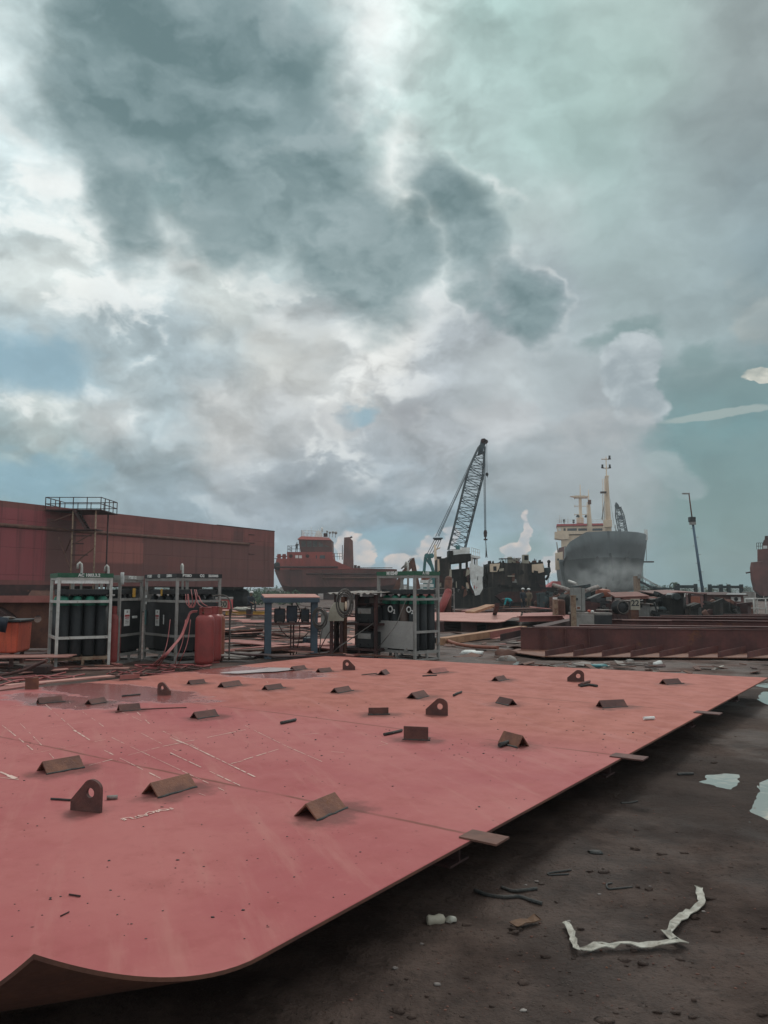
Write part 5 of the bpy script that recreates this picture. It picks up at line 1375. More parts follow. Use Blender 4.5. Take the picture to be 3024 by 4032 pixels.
for k, (x0, y0, x1, y1, zt, h, l) in enumerate((
        (2105, 2466, 3400, 2476, .60, .45, 'rusty girder directly behind the bracketed one, longest in view'),
        (2280, 2459, 3300, 2470, .60, .45, 'girder whose left end starts right of the grey switch cabinet'),
        (2450, 2441, 2645, 2443, .60, .4, 'short girder length lying among the long ones'),
        (2515, 2428, 3300, 2436, .62, .5, 'girder in front of the white walled hut'),
        (2410, 2438, 3100, 2446, .58, .45, 'girder with its left end near the cable drum'),
        (2600, 2422, 3300, 2426, .60, .5, 'girder fifth from the front, passing below the red boards'),
        (2850, 2418, 3300, 2419, .62, .4, 'rearmost grey brown girder below the far work shed'),
        (2590, 2471, 3300, 2474, .60, .45, 'girder with a pale lit top edge running to the right frame edge'))):
    a = P(x0, y0, zt); b2 = P(x1, y1, zt)
    girder('girder', (a.x, a.y, 0), (b2.x, b2.y, 0), h, l, True, 0, .26, zt - h, stiff=0)
    for t in (.08, .5):
        p = a.lerp(b2, t); o = MB().bb((-.12, -.12, 0), (.12, .12, zt - h)).build('trestle_block', M['rust_dark']); o.location = (p.x, p.y, 0); tag(o, 'dark block carrying the girders', 'block', 'blocks under the girders')
flat_plate([(2095, 2464), (2240, 2435), (2262, 2440), (2140, 2468)], .50, .45, 'rust_dark', 'dark steel box lying slantwise at the left end of the girders', 'steel_box', 'steel box')
for k in range(46):
    px = rng.uniform(2040, 3060); py = 2604 + 36 * rng.random() + (px - 2040) * .012
    L = rng.uniform(.08, .45)
    scrap(px, py, L, L * rng.uniform(.2, .7), .015, rng.uniform(-1.5, 1.5), rng.choice(['scrap_grey', 'scrap_brown', 'scrap_brown', 'rust', 'rust_dark', 'plastic_scrap']), 'scrap bit lying in the mud strip before the girders', 'scrap in the strip before the girders', rng.uniform(.01, .04), (rng.gauss(0, .15), rng.gauss(0, .1)), 'scrap_piece', 'scrap', .05)
# ================================================================== LITTER ON THE NEAR GROUND
def ribbon(pts, w, label, mat, name, cat, seed=1):
    rng = random.Random(seed); ps = []
    for i in range(len(pts) - 1):
        a, b2 = P(*pts[i], 0.0), P(*pts[i + 1], 0.0)
        n = max(2, int((b2 - a).length / .035))
        for k in range(n): ps.append(a.lerp(b2, k / n))
    ps.append(P(*pts[-1], 0.0)); c = ps[0].copy(); rings = []
    for k, p in enumerate(ps):
        d = (ps[min(k + 1, len(ps) - 1)] - ps[max(k - 1, 0)]).normalized(); sd = Vector((-d.y, d.x, 0))
        ww = w * rng.uniform(.65, 1.15); z = gh(p.x, p.y) + .008 + .012 * rng.random()
        q = p - c; q.z = 0
        e1, e2 = rng.uniform(0, .018), rng.uniform(0, .018)
        rings.append([q + sd * ww / 2 + Vector((0, 0, z + e1)), q + Vector((0, 0, z + .010 * rng.random())), q - sd * ww / 2 + Vector((0, 0, z + e2)), q - sd * ww / 2 + Vector((0, 0, z + e2 - .004)), q + sd * ww / 2 + Vector((0, 0, z + e1 - .004))])
    o = MB().loft(rings, True, True, False).build(name, M[mat]); o.location = (c.x, c.y, 0)
    return tag(o, label, cat)
ribbon([(2228, 3668), (2248, 3700), (2262, 3760), (2272, 3783)], .032, 'short straight left piece of the torn pale tape on the dark ground', 'plastic_scrap', 'torn_tape', 'tape', 2)
ribbon([(2290, 3780), (2350, 3765), (2440, 3752), (2560, 3757), (2640, 3752), (2695, 3738), (2650, 3718), (2622, 3698), (2680, 3645), (2740, 3600), (2765, 3572), (2752, 3512)], .04, 'long crumpled pale tape lying bent like a hook on the dark ground', 'plastic_scrap', 'torn_tape', 'tape', 3)
def blob_on(px, py, size, label, mat, name, cat, seed=1, jit=.6, rz=0):
    p = P(px, py, 0); o = MB().ball((0, 0, size[2] * .5), size, 10, 7, jit, seed).build(name, M[mat]); o.location = (p.x, p.y, gh(p.x, p.y)); o.rotation_euler = (0, 0, rz)
    return tag(o, label, cat)
can = thing('crushed_cup', 'crushed beige and silver cup lying in the panel shadow', 'cup', (P(1718, 3648, 0).x, P(1718, 3648, 0).y, .03), .15)
MB().lathe([(.018, -.045), (.026, -.036), (.020, -.01), (.027, .015), (.022, .035), (.006, .045)], axis='x', n=9).build('body', M['beige'], can)
MB().ball((.065, -.005, -.002), (.028, .024, .02), 8, 6, .9, 4).build('torn_foil', M['plastic_scrap'], can)
ribbon([(2022, 3672), (2060, 3655), (2118, 3640)], .05, 'flat brown leaf shaped scrap on the dark ground', 'leaf_brown', 'brown_scrap', 'scrap', 6)
def ground_wire(pts, r, label, mat='slag', name='rope', cat='rope'):
    ps = [P(x, y, 0) for x, y in pts]
    return hose([Vector((p.x, p.y, gh(p.x, p.y) + r * .7)) for p in ps], r, label, mat, None, cat, name)
ground_wire([(1870, 3512), (1920, 3535), (1980, 3550), (2040, 3545), (2090, 3560), (2135, 3568)], .010, 'longer dark rope half sunk in the mud near the panel shadow')
ground_wire([(1975, 3505), (2015, 3522), (2060, 3526), (2115, 3522)], .009, 'shorter dark rope end above the longer one in the mud')
ground_wire([(2250, 3440), (2165, 3448), (2160, 3456), (2180, 3457), (2240, 3452)], .005, 'thin hairpin wire on the dark ground, open to the right', 'slag', 'bent_wire', 'wire')
ground_wire([(2410, 3492), (2390, 3500), (2395, 3515), (2420, 3516), (2490, 3508)], .005, 'hooked wire on the dark ground right of the hairpin one', 'slag', 'bent_wire', 'wire')
ground_wire([(2445, 3166), (2480, 3160), (2510, 3154)], .007, 'short dark stick lying left of the puddles', 'slag', 'stick', 'stick')
ground_wire([(2668, 3060), (2700, 3058), (2730, 3055)], .012, 'dark stick at the left end of the nearer puddle', 'slag', 'stick', 'stick')
blob_on(2345, 3375, (.045, .03, .012), 'dark flattened lump on the ground left of the puddles', 'slag', 'mud_lump', 'mud lump', 4)
for k, (x, y, s) in enumerate(((2112, 3478, .009), (2070, 3494, .006), (2240, 3640, .007), (2060, 3985, .009), (1722, 3892, .010), (1555, 3830, .008), (2360, 3530, .007), (1660, 3730, .007), (2770, 3602, .007), (2560, 3500, .006))):
    blob_on(x, y, (s * 1.5, s, s * .6), 'small pale chip lying on the dark ground', 'scrap_grey', 'pale_chip', 'chip', k).__setitem__('group', 'pale chips on the dark ground')
mb = MB(); rng = random.Random(77)
for k in range(900):
    px = rng.uniform(700, 3100); py = rng.uniform(3150, 4150); p = P(px, py, 0)
    if (p - FR).dot(udir) > -.05: continue
    s = .002 + .005 * rng.random() ** 3
    mb.ball((p.x, p.y, gh(p.x, p.y) + s * .1), (s * rng.uniform(1, 1.8), s, s * .7), 5, 3, .5, k)
setting(mb.build('grit', M['scrap_brown']), 'pale grit and pebbles strewn over the dark mud', 'stuff')
mb = MB(); rng = random.Random(78)
for k in range(420):
    px = rng.uniform(1100, 3200); py = rng.uniform(2900, 4100); p = P(px, py, 0)
    if (p - FR).dot(udir) > -.12 or any(math.hypot(p.x - cx, p.y - cy) < r for cx, cy, r in PUDDLES[:4]): continue
    s = .004 + .020 * rng.random() ** 4
    mb.ball((p.x, p.y, gh(p.x, p.y) + s * .1), (s * rng.uniform(1, 1.9), s, s * .55), 6, 4, .9, k)
setting(mb.build('mud_clods', M['dirt']), 'lumps and clods of dark mud on the ground', 'stuff')
# ================================================================== FAR YARD
def X(px, Y): return W(px, 2325, Y).x
def Z(py, Y): return W(1512, py, Y).z
def at_root(root, p): return Vector(p) - root.location
# ---- BARGE HULL
bA = Vector((X(0, 47), 47, 0)); bB = Vector((X(1078, 71), 71, 0))
bd = (bB - bA).normalized(); bn = Vector((bd.y, -bd.x, 0))          # bn faces us
def barge_uv(px, py):
    """metres aft of the right end and height, for a photo pixel on the side plating"""
    d = ray(px, py); o = Vector((0, 0, CAM_H)); t = (bB - o).dot(bn) / d.dot(bn); p = o + d * t
    return (bB - p).dot(bd), p.z
def rect_mask(n, x, z, px0, py0, px1, py1, soft=.05):
    u0, zt = barge_uv(px0, py0); u1, zb = barge_uv(px1, py1)
    lo, hi = min(u0, u1), max(u0, u1); zl, zh = min(zt, zb), max(zt, zb)
    a = n.m('MULTIPLY', n.step(x, lo - soft, lo), n.step(x, hi, hi - soft))
    b2 = n.m('MULTIPLY', n.step(z, zl - soft, zl), n.step(z, zh, zh - soft))
    return n.m('MULTIPLY', a, b2)
def barge_mat():
    m, n, b = new_mat('barge_plating')
    tc = n.node('ShaderNodeTexCoord').outputs['Object']; x, y, z = n.sep(tc)
    a = n.noise(tc, .5, 6, .6); f = n.noise(tc, 4.0, 5, .65)
    st = n.noise(n.vm('MULTIPLY', tc, (2.2, 2.2, .12)), 1.0, 5, .6)
    col = n.mix(n.step(a, .35, .65), (.245, .082, .073), (.19, .068, .061))
    for args, c, k in (((-900, 1900, 185, 2284), (.30, .072, .082), .85), ((185, 2040, 300, 2290), (.125, .064, .058), .8), ((300, 2050, 560, 2220), (.27, .095, .083), .8),
                       ((560, 2110, 1085, 2318), (.155, .070, .063), .8), ((800, 1990, 960, 2143), (.235, .085, .076), .7), ((920, 2065, 957, 2135), (.14, .062, .057), .9), ((400, 2126, 562, 2216), (.31, .11, .092), .8),
                       ((180, 2208, 1085, 2330), (.135, .06, .055), .5), ((-900, 1900, 1085, 2052), (.21, .076, .07), .4), ((660, 2190, 720, 2250), (.20, .07, .062), .5)):
        col = n.mix(n.m('MULTIPLY', rect_mask(n, x, z, *args), k), col, c)
    col = n.mix(n.m('MULTIPLY', n.step(st, .5, .72), .45), col, (.065, .036, .034))
    col = n.mix(n.m('MULTIPLY', n.step(f, .55, .8), .3), col, (.22, .10, .085))
    # plate seams
    sx = n.m('ABSOLUTE', n.m('SUBTRACT', n.m('FRACT', n.m('DIVIDE', x, 2.9)), .5)); sz = n.m('ABSOLUTE', n.m('SUBTRACT', n.m('FRACT', n.m('DIVIDE', z, 1.7)), .5))
    sm = n.m('MAXIMUM', n.step(sx, .012, .004), n.step(sz, .018, .006))
    col = n.mix(n.m('MULTIPLY', sm, .22), col, (.06, .03, .027))
    ru = n.step(n.noise(tc, 1.3, 7, .72), .6, .74); col = n.mix(n.m('MULTIPLY', ru, .5), col, (.12, .05, .03))
    fr = n.m('ABSOLUTE', n.m('SUBTRACT', n.m('FRACT', n.m('DIVIDE', x, .72)), .5))
    bp = n.node('ShaderNodeBump'); bp.inputs['Strength'].default_value = .6; bp.inputs['Distance'].default_value = .05
    n.setin(bp.inputs['Height'], n.m('ADD', n.m('MULTIPLY', fr, .8), n.m('ADD', a, n.m('MULTIPLY', sm, -.6)))); n.link(bp.outputs[0], b.inputs['Normal'])
    n.setin(b.inputs['Base Color'], col); b.inputs['Roughness'].default_value = .7; b.inputs['Specular IOR Level'].default_value = .3
    return m
M['barge'] = barge_mat()
barge = thing('barge_hull', 'huge red brown barge hull on blocks at the left, flat sided with patched plating', 'barge', (bB.x, bB.y, 0), math.atan2(-bd.y, -bd.x))
# local x runs aft (to the left in view), local -y... side plating lies on y = 0
sgn = -1 if (Matrix.Rotation(barge.rotation_euler.z, 3, 'Z') @ Vector((0, 1, 0))).dot(bn) > 0 else 1
LB = 42.0; zb0 = barge_uv(1075, 2312)[1]; zt0 = barge_uv(0, 1975)[1]; zt1 = barge_uv(1075, 2091)[1]
h_ = MB()
h_.loft([[(0, 0, zb0), (0, 14 * sgn, zb0), (0, 14 * sgn, zt1), (0, 0, zt1)], [(5.0, 0, zb0), (5.0, 14 * sgn, zb0), (5.0, 14 * sgn, lerp(zt1, zt0, .18)), (5.0, 0, lerp(zt1, zt0, .18))], [(LB, 0, zb0), (LB, 14 * sgn, zb0), (LB, 14 * sgn, zt0 + .1), (LB, 0, zt0 + .1)]])
h_.build('hull', M['barge'], barge)
zr0 = barge_uv(0, 2063)[1]; zr1 = barge_uv(980, 2143)[1]; u1 = barge_uv(980, 2143)[0]
MB().tube((u1, -.02 * sgn, zr1), (LB, -.02 * sgn, zr0 - .1), .13, 10).build('rubbing_rail', M['scrap_brown'], barge)
for zy in (2105, 2138, 2182):
    u, z = barge_uv(985, zy); MB().bb((u - .55, -.06 * sgn, z - .03), (u + .2, 0.0, z + .03)).build('draft_rung', M['rust_dark'], barge)
MB().bb((0.0, -.03 * sgn, zt1 - .03), (8, 0.02, zt1 + .03)).build('deck_edge', M['rust_dark'], barge)
for k in range(7):
    p = bB - bd * (2.2 + k * 5.5) - bn * 3.5
    o = MB().bb((-.7, -1.2, 0), (.7, 1.2, zb0 - .01)).build('keel_block', M['rust_dark' if k % 2 else 'concrete']); o.location = (p.x, p.y, 0); o.rotation_euler = (0, 0, barge.rotation_euler.z); tag(o, 'dark keel block carrying the long barge hull', 'keel block', 'keel blocks under the barge')
p = bA + bd * 1.0 + bn * .6
cr = thing('cradle', 'dark steel cradle with a slanted cover plate under the near end of the barge', 'cradle', (p.x, p.y, 0), math.atan2(bd.y, bd.x) - .5)
MB().bb((-1.6, -.5, 0), (2.2, 1.4, 1.95)).build('box', M['rust_dark'], cr); MB().slab([(.2, -.9, 1.15), (1.7, -.9, 1.15), (1.95, -.5, 1.6), (.5, -.5, 1.6)], .03).build('cover_plate', M['scrap_brown'], cr)
ab = thing('launching_airbag', 'black ribbed rubber airbag squeezed under the right end of the barge', 'airbag', (X(870, 70), 70, 0))
pr = [(.15, -2.6)] + [(.86 + .03 * (k % 2), -2.2 + .1 * k) for k in range(45)] + [(.7, 2.45), (.2, 2.7)]
m_ = MB().lathe(pr, (0, 0, .86), 20, 'x'); m_.build('tube', M['black'], ab); MB().tube((2.68, 0, .86), (2.95, 0, .86), .12, 10).build('end_fitting', M['rust_dark'], ab)
# ---- SCAFFOLD STAIR ON THE BARGE SIDE
Ys = 50.5
sc_ = thing('access_scaffold', 'steel access tower with a railed platform and steep stair against the barge side', 'scaffold', (X(305, Ys), Ys, 0))
zf = Z(2017, Ys); kx = Ys / FPX
xl, xr, xm = (195 - 305) * kx, (415 - 305) * kx, 0
for x, y, t in ((0, -1.2, 'galv_rust'), ((393 - 305) * kx, -1.2, 'galv_rust'), (-1.55, 1.1, 'rust_dark'), ((393 - 305) * kx, 1.0, 'rust_dark')):
    MB().tube((x, y, 0), (x, y, zf), .055, 8).build('post', M[t], sc_)
MB().bb((xl, -1.3, zf), (xr, 1.8, zf + .06)).build('platform', M['rust_dark'], sc_)
rl = MB()
zt = Z(1966, Ys) - .02
cs = [(xl + .05, -1.25), (xr - .05, -1.25), (xr - .05, 1.75), (xl + .05, 1.75)]
for i in range(4):
    a, b2 = Vector((*cs[i], 0)), Vector((*cs[(i + 1) % 4], 0))
    for z in (zt, (zf + zt) / 2): rl.beam((a.x, a.y, z), (b2.x, b2.y, z), .045, .045)
    nseg = 4
    for k in range(nseg): q = a.lerp(b2, k / nseg); rl.beam((q.x, q.y, zf + .06), (q.x, q.y, zt), .045, .045)
rl.build('railing', M['rust_dark'], sc_)
stt = MB(); s0, s1 = Vector((.12, -1.05, zf)), Vector((.95, -1.05, Z(2092, Ys)))
for y in (-.3, .3): stt.beam(s0 + Vector((0, y, 0)), s1 + Vector((0, y, 0)), .06, .14)
for k in range(8): q = s0.lerp(s1, (k + .5) / 8); stt.bb((q.x - .12, q.y - .3, q.z - .015), (q.x + .12, q.y + .3, q.z + .015))
stt.build('stair', M['rust_dark'], sc_)
MB().bb((-.1, -1.5, Z(2094, Ys)), (1.7, -.4, Z(2094, Ys) + .06)).build('landing', M['rust_dark'], sc_)
for py, l in ((2115, 1.2), (2145, .7), (2189, 1.0)): MB().bb((.05, -1.25, Z(py, Ys) - .03), (.05 + l, -1.15, Z(py, Ys) + .03)).build('bracket_arm', M['rust_dark'], sc_)
MB().beam((-.9, -1.1, Z(2120, Ys)), (-.1, -1.1, Z(2240, Ys)), .06, .06).beam((-1.5, -1.0, Z(2060, Ys)), (-.1, -1.1, Z(2030, Ys)), .06, .06).beam((0, -1.15, Z(2150, Ys)), (1.45, -1.15, Z(2100, Ys)), .06, .06).beam((-1.5, 1.0, Z(2200, Ys)), (0, -1.1, Z(2110, Ys)), .06, .06).beam((0, -1.15, Z(2230, Ys)), (1.45, -1.15, Z(2160, Ys)), .06, .06).build('brace', M['scrap_brown'], sc_)

# ---- TUG
YT = 140.0
def T(px, py): return (X(px, YT) - X(1320, YT), Z(py, YT))
tug = thing('tugboat', 'red tugboat hauled out on land with a dark wheelhouse and tall funnel', 'tugboat', (X(1320, YT), YT, 0), R(0))
st = [(1081, 2246, 2249, .15), (1090, 2203, 2268, 1.3), (1104, 2201, 2296, 2.4), (1122, 2202, 2328, 3.3), (1150, 2203, 2337, 4.0), (1200, 2203, 2337, 4.4), (1310, 2204, 2337, 4.5), (1336, 2216, 2337, 4.5), (1391, 2240, 2337, 4.5), (1480, 2242, 2336, 4.4), (1545, 2243, 2326, 4.2), (1562, 2244, 2312, 3.9)]
up = []; lo = []
for px, pt, pb, hb in st:
    x, zt = T(px, pt); _, zb = T(px, pb); zk = T(px, 2245)[1]
    zk = max(min(zk, zt - .05), zb + .02)
    up.append([(x, -hb, zt), (x, hb, zt), (x, hb * .98, zk), (x, -hb * .98, zk)])
    zc = lerp(zk, zb, .72)
    lo.append([(x, -hb * .97, zk - .02), (x, hb * .97, zk - .02), (x, hb * .90, zc), (x, hb * .35, zb), (x, -hb * .35, zb), (x, -hb * .90, zc)])
M['tug_red'] = surf('tug_red', (.34, .075, .062), (.23, .06, .052), .35, .75, rust=.25, streak=.4, streakc=(.09, .035, .03))
M['tug_dark'] = surf('tug_dark', (.17, .062, .054), (.095, .042, .038), .3, .8, rust=.3, streak=.5, streakc=(.05, .028, .027))
M['tug_grey'] = surf('tug_grey', (.20, .095, .085), (.13, .072, .066), .4, .75, rust=.2, streak=.4, streakc=(.06, .04, .04))
MB().loft(up).build('bulwark', M['tug_red'], tug)
MB().loft(lo, smooth=False).build('hull', M['tug_dark'], tug)
for py, r, x0, x1, m_ in ((2236, .16, 1100, 1335, 'rust_dark'), (2262, .12, 1215, 1555, 'rust_dark'), (2277, .16, 1275, 1550, 'scrap_brown')):
    a, b2 = T(x0, py), T(x1, py); MB().tube((a[0], -4.55, a[1]), (b2[0], -4.6, b2[1]), r, 8).build('rubbing_strake', M[m_], tug)
c = T(1097, 2231); MB().lathe([(.28, -.25), (.62, -.25), (.72, -.12), (.72, .12), (.62, .25), (.28, .25)], (c[0] + .05, -2.35, c[1]), 16, 'y').build('tyre_fender', M['black'], tug)
a = T(1080, 2201); b2 = T(1080, 2244); MB().pipe([(a[0] + .8, -1.2, a[1]), (a[0], -1.2, a[1]), (a[0] - .1, -1.2, b2[1])], .09, 6).build('bow_guard', M['rust_dark'], tug)
for px in (1101, 1121): x, z = T(px, 2183); MB().bb((x - .3, -1.6, T(px, 2204)[1]), (x + .3, -1.0, z)).build('towing_bitt', M['tug_red'], tug)
a, b2 = T(1091, 2192), T(1131, 2192); MB().tube((a[0], -1.3, a[1]), (b2[0], -1.3, b2[1]), .13, 8).build('bitt_crossbar', M['tug_red'], tug)
def prism(outl, y0, y1): return MB().loft([[(x, y0, z) for x, z in outl], [(x, y1, z) for x, z in outl]])
prism([T(1138, 2205), T(1137, 2177), T(1311, 2177), T(1316, 2205)], -3.4, 3.4).build('deckhouse', M['tug_red'], tug)
MB().loft([[(*T(1188, 2178), )[:1] + (-2.6, T(1188, 2178)[1]), (T(1310, 2180)[0], -2.6, T(1310, 2180)[1]), (T(1310, 2180)[0], 2.6, T(1310, 2180)[1]), (T(1188, 2178)[0], 2.6, T(1188, 2178)[1])],
           [(T(1181, 2129)[0], -3.2, T(1181, 2129)[1]), (T(1308, 2131)[0], -3.2, T(1308, 2131)[1]), (T(1308, 2131)[0], 3.2, T(1308, 2131)[1]), (T(1181, 2129)[0], 3.2, T(1181, 2129)[1])]]).build('wheelhouse', M['tug_grey'], tug)
MB().loft([[(T(1176, 2129)[0], -3.4, T(1176, 2128)[1]), (T(1309, 2132)[0], -3.4, T(1309, 2132)[1]), (T(1309, 2132)[0], 3.4, T(1309, 2132)[1]), (T(1176, 2129)[0], 3.4, T(1176, 2128)[1])],
           [(T(1190, 2115)[0], -2.6, T(1190, 2115)[1]), (T(1297, 2120)[0], -2.6, T(1297, 2120)[1]), (T(1297, 2120)[0], 2.6, T(1297, 2120)[1]), (T(1190, 2115)[0], 2.6, T(1190, 2115)[1])]]).build('wheelhouse_roof', M['tug_red'], tug)
wmat = surf('tug_window', (.075, .075, .075), (.15, .145, .14), .5, .3, bump=0)
for i in range(5):
    q0, q1 = T(1191 + i * 22.5, 2135), T(1209 + i * 22.5, 2157); dy0, dy1 = -3.14, -2.88
    MB().slab([(q0[0], dy0, q0[1]), (q1[0], dy0, q0[1]), (q1[0], dy1, q1[1]), (q0[0], dy1, q1[1])], .08, (0, -1, 0)).build('wheelhouse_window', wmat, tug)
for x0, x1 in ((1170, 1181), (1184, 1195), (1249, 1253), (1264, 1284)):
    q0, q1 = T(x0, 2190), T(x1, 2201 if x0 < 1240 else 2204); MB().bb((q0[0], -3.45, q1[1]), (q1[0], -3.41, q0[1])).build('deckhouse_window', M['white'] if x0 < 1190 else M['glass_dark'], tug)
for px in (1153, 1217): q = T(px, 2193); MB().lathe([(.32, -.03), (.32, .03)], (q[0], -3.42, q[1]), 14, 'y').build('porthole', M['rust_dark'], tug)
fo = [T(1351, 2240), T(1355, 2118), T(1374, 2116), T(1388, 2129), T(1392, 2240)]
prism(fo, -1.0, 1.0).build('funnel', M['tug_grey'], tug)
a, b2 = T(1371, 2120), T(1386, 2114); MB().tube((a[0], 0, a[1]), (b2[0], 0, b2[1]), .15, 8).build('exhaust_pipe', M['rust_dark'], tug)
def rails(pts, h, nposts, r=.04, y=0, levels=2):
    m = MB()
    for i in range(len(pts) - 1):
        a, b2 = Vector(pts[i]), Vector(pts[i + 1])
        for l in range(1, levels + 1): m.beam(a + Vector((0, 0, h * l / levels)), b2 + Vector((0, 0, h * l / levels)), r, r)
        for k in range(nposts + 1): q = a.lerp(b2, k / nposts); m.beam(q, q + Vector((0, 0, h)), r, r)
    return m
a, b2 = T(1190, 2115), T(1247, 2117)
rails([(a[0], 2.4, a[1]), (a[0], -2.4, a[1]), (b2[0], -2.4, b2[1])], 1.05, 4, .06).build('roof_railing', M['white'], tug)
a, b2 = T(1139, 2177), T(1186, 2177)
rails([(a[0], 3.2, a[1]), (a[0], -3.2, a[1]), (b2[0], -3.2, b2[1])], 1.1, 3, .06).build('bridge_railing', M['rust_dark'], tug)
a, b2 = T(1312, 2206), T(1350, 2206)
rails([(a[0], -3.2, a[1]), (b2[0], -3.2, b2[1])], 1.1, 4, .06).build('aft_railing', M['rust_dark'], tug)
m_ = MB()
x, z = T(1252, 2118)
m_.loft([[(x - .8, -.5, z), (x + .9, -.5, z), (x + .9, .5, z), (x - .8, .5, z)], [(x - .3, -.3, z + 1.2), (x + .4, -.3, z + 1.2), (x + .4, .3, z + 1.2), (x - .3, .3, z + 1.2)]])
m_.tube((x, 0, z + 1.2), (x, 0, z + 1.6), .07, 6).bb((x - .8, -.1, z + 1.2), (x + .8, .1, z + 1.28))
m_.build('mast', M['white'], tug)
x, z = T(1266, 2085); MB().lathe([(.12, -.4), (.2, -.1), (.2, .35), (.12, .42)], (x, 0, z), 10).tube((x, 0, z - 1.4), (x, 0, z - .4), .06, 6).build('radar_dome', M['white'], tug)
for px, py, s in ((1298, 2098, .22), (1310, 2097, .25), (1322, 2099, .28), (1287, 2094, .2)):
    x, z = T(px, py); MB().ball((x, -.6, z), (s, s, s), 8, 6).tube((x, -.6, z), (x - .1, -.6, z - .9), .05, 6).build('floodlight', M['galv_dark'], tug)
x, z = T(1281, 2108); MB().bb((x - .35, -.8, z - .3), (x + .35, -.1, z + .35)).build('lamp_box', M['rust_dark'], tug)
x, z = T(1225, 2115); MB().tube((x, -1, z), (x, -1, z + 1.8), .05, 6).build('aerial', M['white'], tug)
x, z = T(1209, 2115); MB().tube((x, -1, z), (x, -1, z + 1.3), .06, 6).build('aerial', M['white'], tug)
x, z = T(1349, 2205); MB().tube((x, -1.5, z), (x, -1.5, T(1349, 2148)[1]), .07, 6).build('aerial', M['rust_dark'], tug)
for px, y0, y1 in ((1400, 2226, 2240), (1413, 2229, 2240)): x, z = T(px, y0); MB().bb((x - .25, -1.5, T(px, y1)[1]), (x + .25, -1, z)).build('winch_post', M['rust_dark'], tug)
a, b2 = T(1400, 2238), T(1545, 2238); MB().tube((a[0], -3.5, a[1]), (b2[0], -3.5, b2[1]), .07, 6).build('handrail', M['rust_dark'], tug)
lad = MB(); a, b2 = Vector((T(1268, 2255)[0], -4.7, T(1268, 2255)[1])), Vector((T(1298, 2310)[0], -4.95, T(1298, 2310)[1]))
for k in (-.25, .25): lad.beam(a + Vector((k, 0, 0)), b2 + Vector((k, 0, 0)), .05, .05)
for k in range(9): q = a.lerp(b2, k / 8.0); lad.beam(q - Vector((.25, 0, 0)), q + Vector((.25, 0, 0)), .04, .04)
lad.build('rope_ladder', M['scrap_brown'], tug)
for k in range(6):
    o = MB().bb((-1, -3, 0), (1, 3, T(1200, 2337)[1] - .01)).build('keel_block', M['rust_dark']); o.location = (X(1150 + k * 75, YT), YT, 0); tag(o, 'dark keel block under the hauled out red tug', 'keel block', 'keel blocks under the tug')
# ---- EXCAVATOR between tug and wreck
YE = 72.0
def E(px, py): return Vector((X(px, YE) - X(1600, YE), 0, Z(py, YE)))
ex = thing('excavator', 'brown excavator with its jointed arm raised, seen through the top of the O2 gas rack', 'excavator', (X(1600, YE), YE, 0))
MB().beam(E(1556, 2330), E(1586, 2262), .55, .62, (0, 1, 0)).beam(E(1586, 2262), E(1628, 2212), .5, .55, (0, 1, 0)).build('boom', M['scrap_brown'], ex)
MB().beam(E(1622, 2198), E(1646, 2320), .45, .5, (0, 1, 0)).build('dipper_arm', M['scrap_brown'], ex)
MB().tube(E(1580, 2240) + Vector((0, -.4, 0)), E(1620, 2200) + Vector((0, -.4, 0)), .08, 8).build('ram', M['galv_dark'], ex)
MB().pipe([E(1592, 2236), E(1596, 2218), E(1606, 2214), E(1612, 2222)], .06, 6).build('ram_hose', M['black'], ex)
MB().slab([(x, -1.2, z) for x, z in ((E(1570, 0).x, Z(2370, YE)), (E(1602, 0).x, Z(2370, YE)), (E(1602, 0).x, Z(2302, YE)), (E(1578, 0).x, Z(2302, YE)))], .9, (0, -1, 0)).build('cab', M['black'], ex)
MB().bb((E(1588, 0).x, -1.24, Z(2325, YE)), (E(1600, 0).x, -1.21, Z(2305, YE))).build('cab_window', M['paper'], ex)
MB().bb((E(1600, 0).x, -1.2, Z(2372, YE)), (E(1660, 0).x, 1.2, Z(2335, YE))).build('engine_cover', M['red_gas_old'], ex)
for y in (-1.3, 1.3): MB().bb((E(1560, 0).x, y - .3, 0), (E(1660, 0).x, y + .3, .8)).build('track', M['black'], ex, bevel=.2)
# ---- BURNT VESSEL BEING CUT UP
YW = 62.0
def V(px, py): return (X(px, YW) - X(1900, YW), Z(py, YW))
wk = thing('burnt_vessel', 'burnt out black vessel being cut up, white wall and charred deckhouses on a low hull', 'wrecked vessel', (X(1900, YW), YW, 0))
def wslab(pts, y, t, name, mat, label=None, fwd=0): 
    return MB().slab([(V(a, b2)[0], y, V(a, b2)[1]) for a, b2 in pts], t, (0, -1, 0)).build(name, M[mat], wk, label)
wslab([(1716, 2400), (1716, 2330), (1780, 2335), (1850, 2346), (1875, 2340), (1890, 2318), (1925, 2311), (2160, 2313), (2172, 2345), (2168, 2388), (2120, 2396), (1800, 2402)], -2.6, 5.0, 'hull', 'soot')
wslab([(1930, 2345), (1960, 2330), (2130, 2326), (2160, 2340), (2150, 2362), (1960, 2372)], -2.75, .16, 'bilge_plate', 'rust_dark')
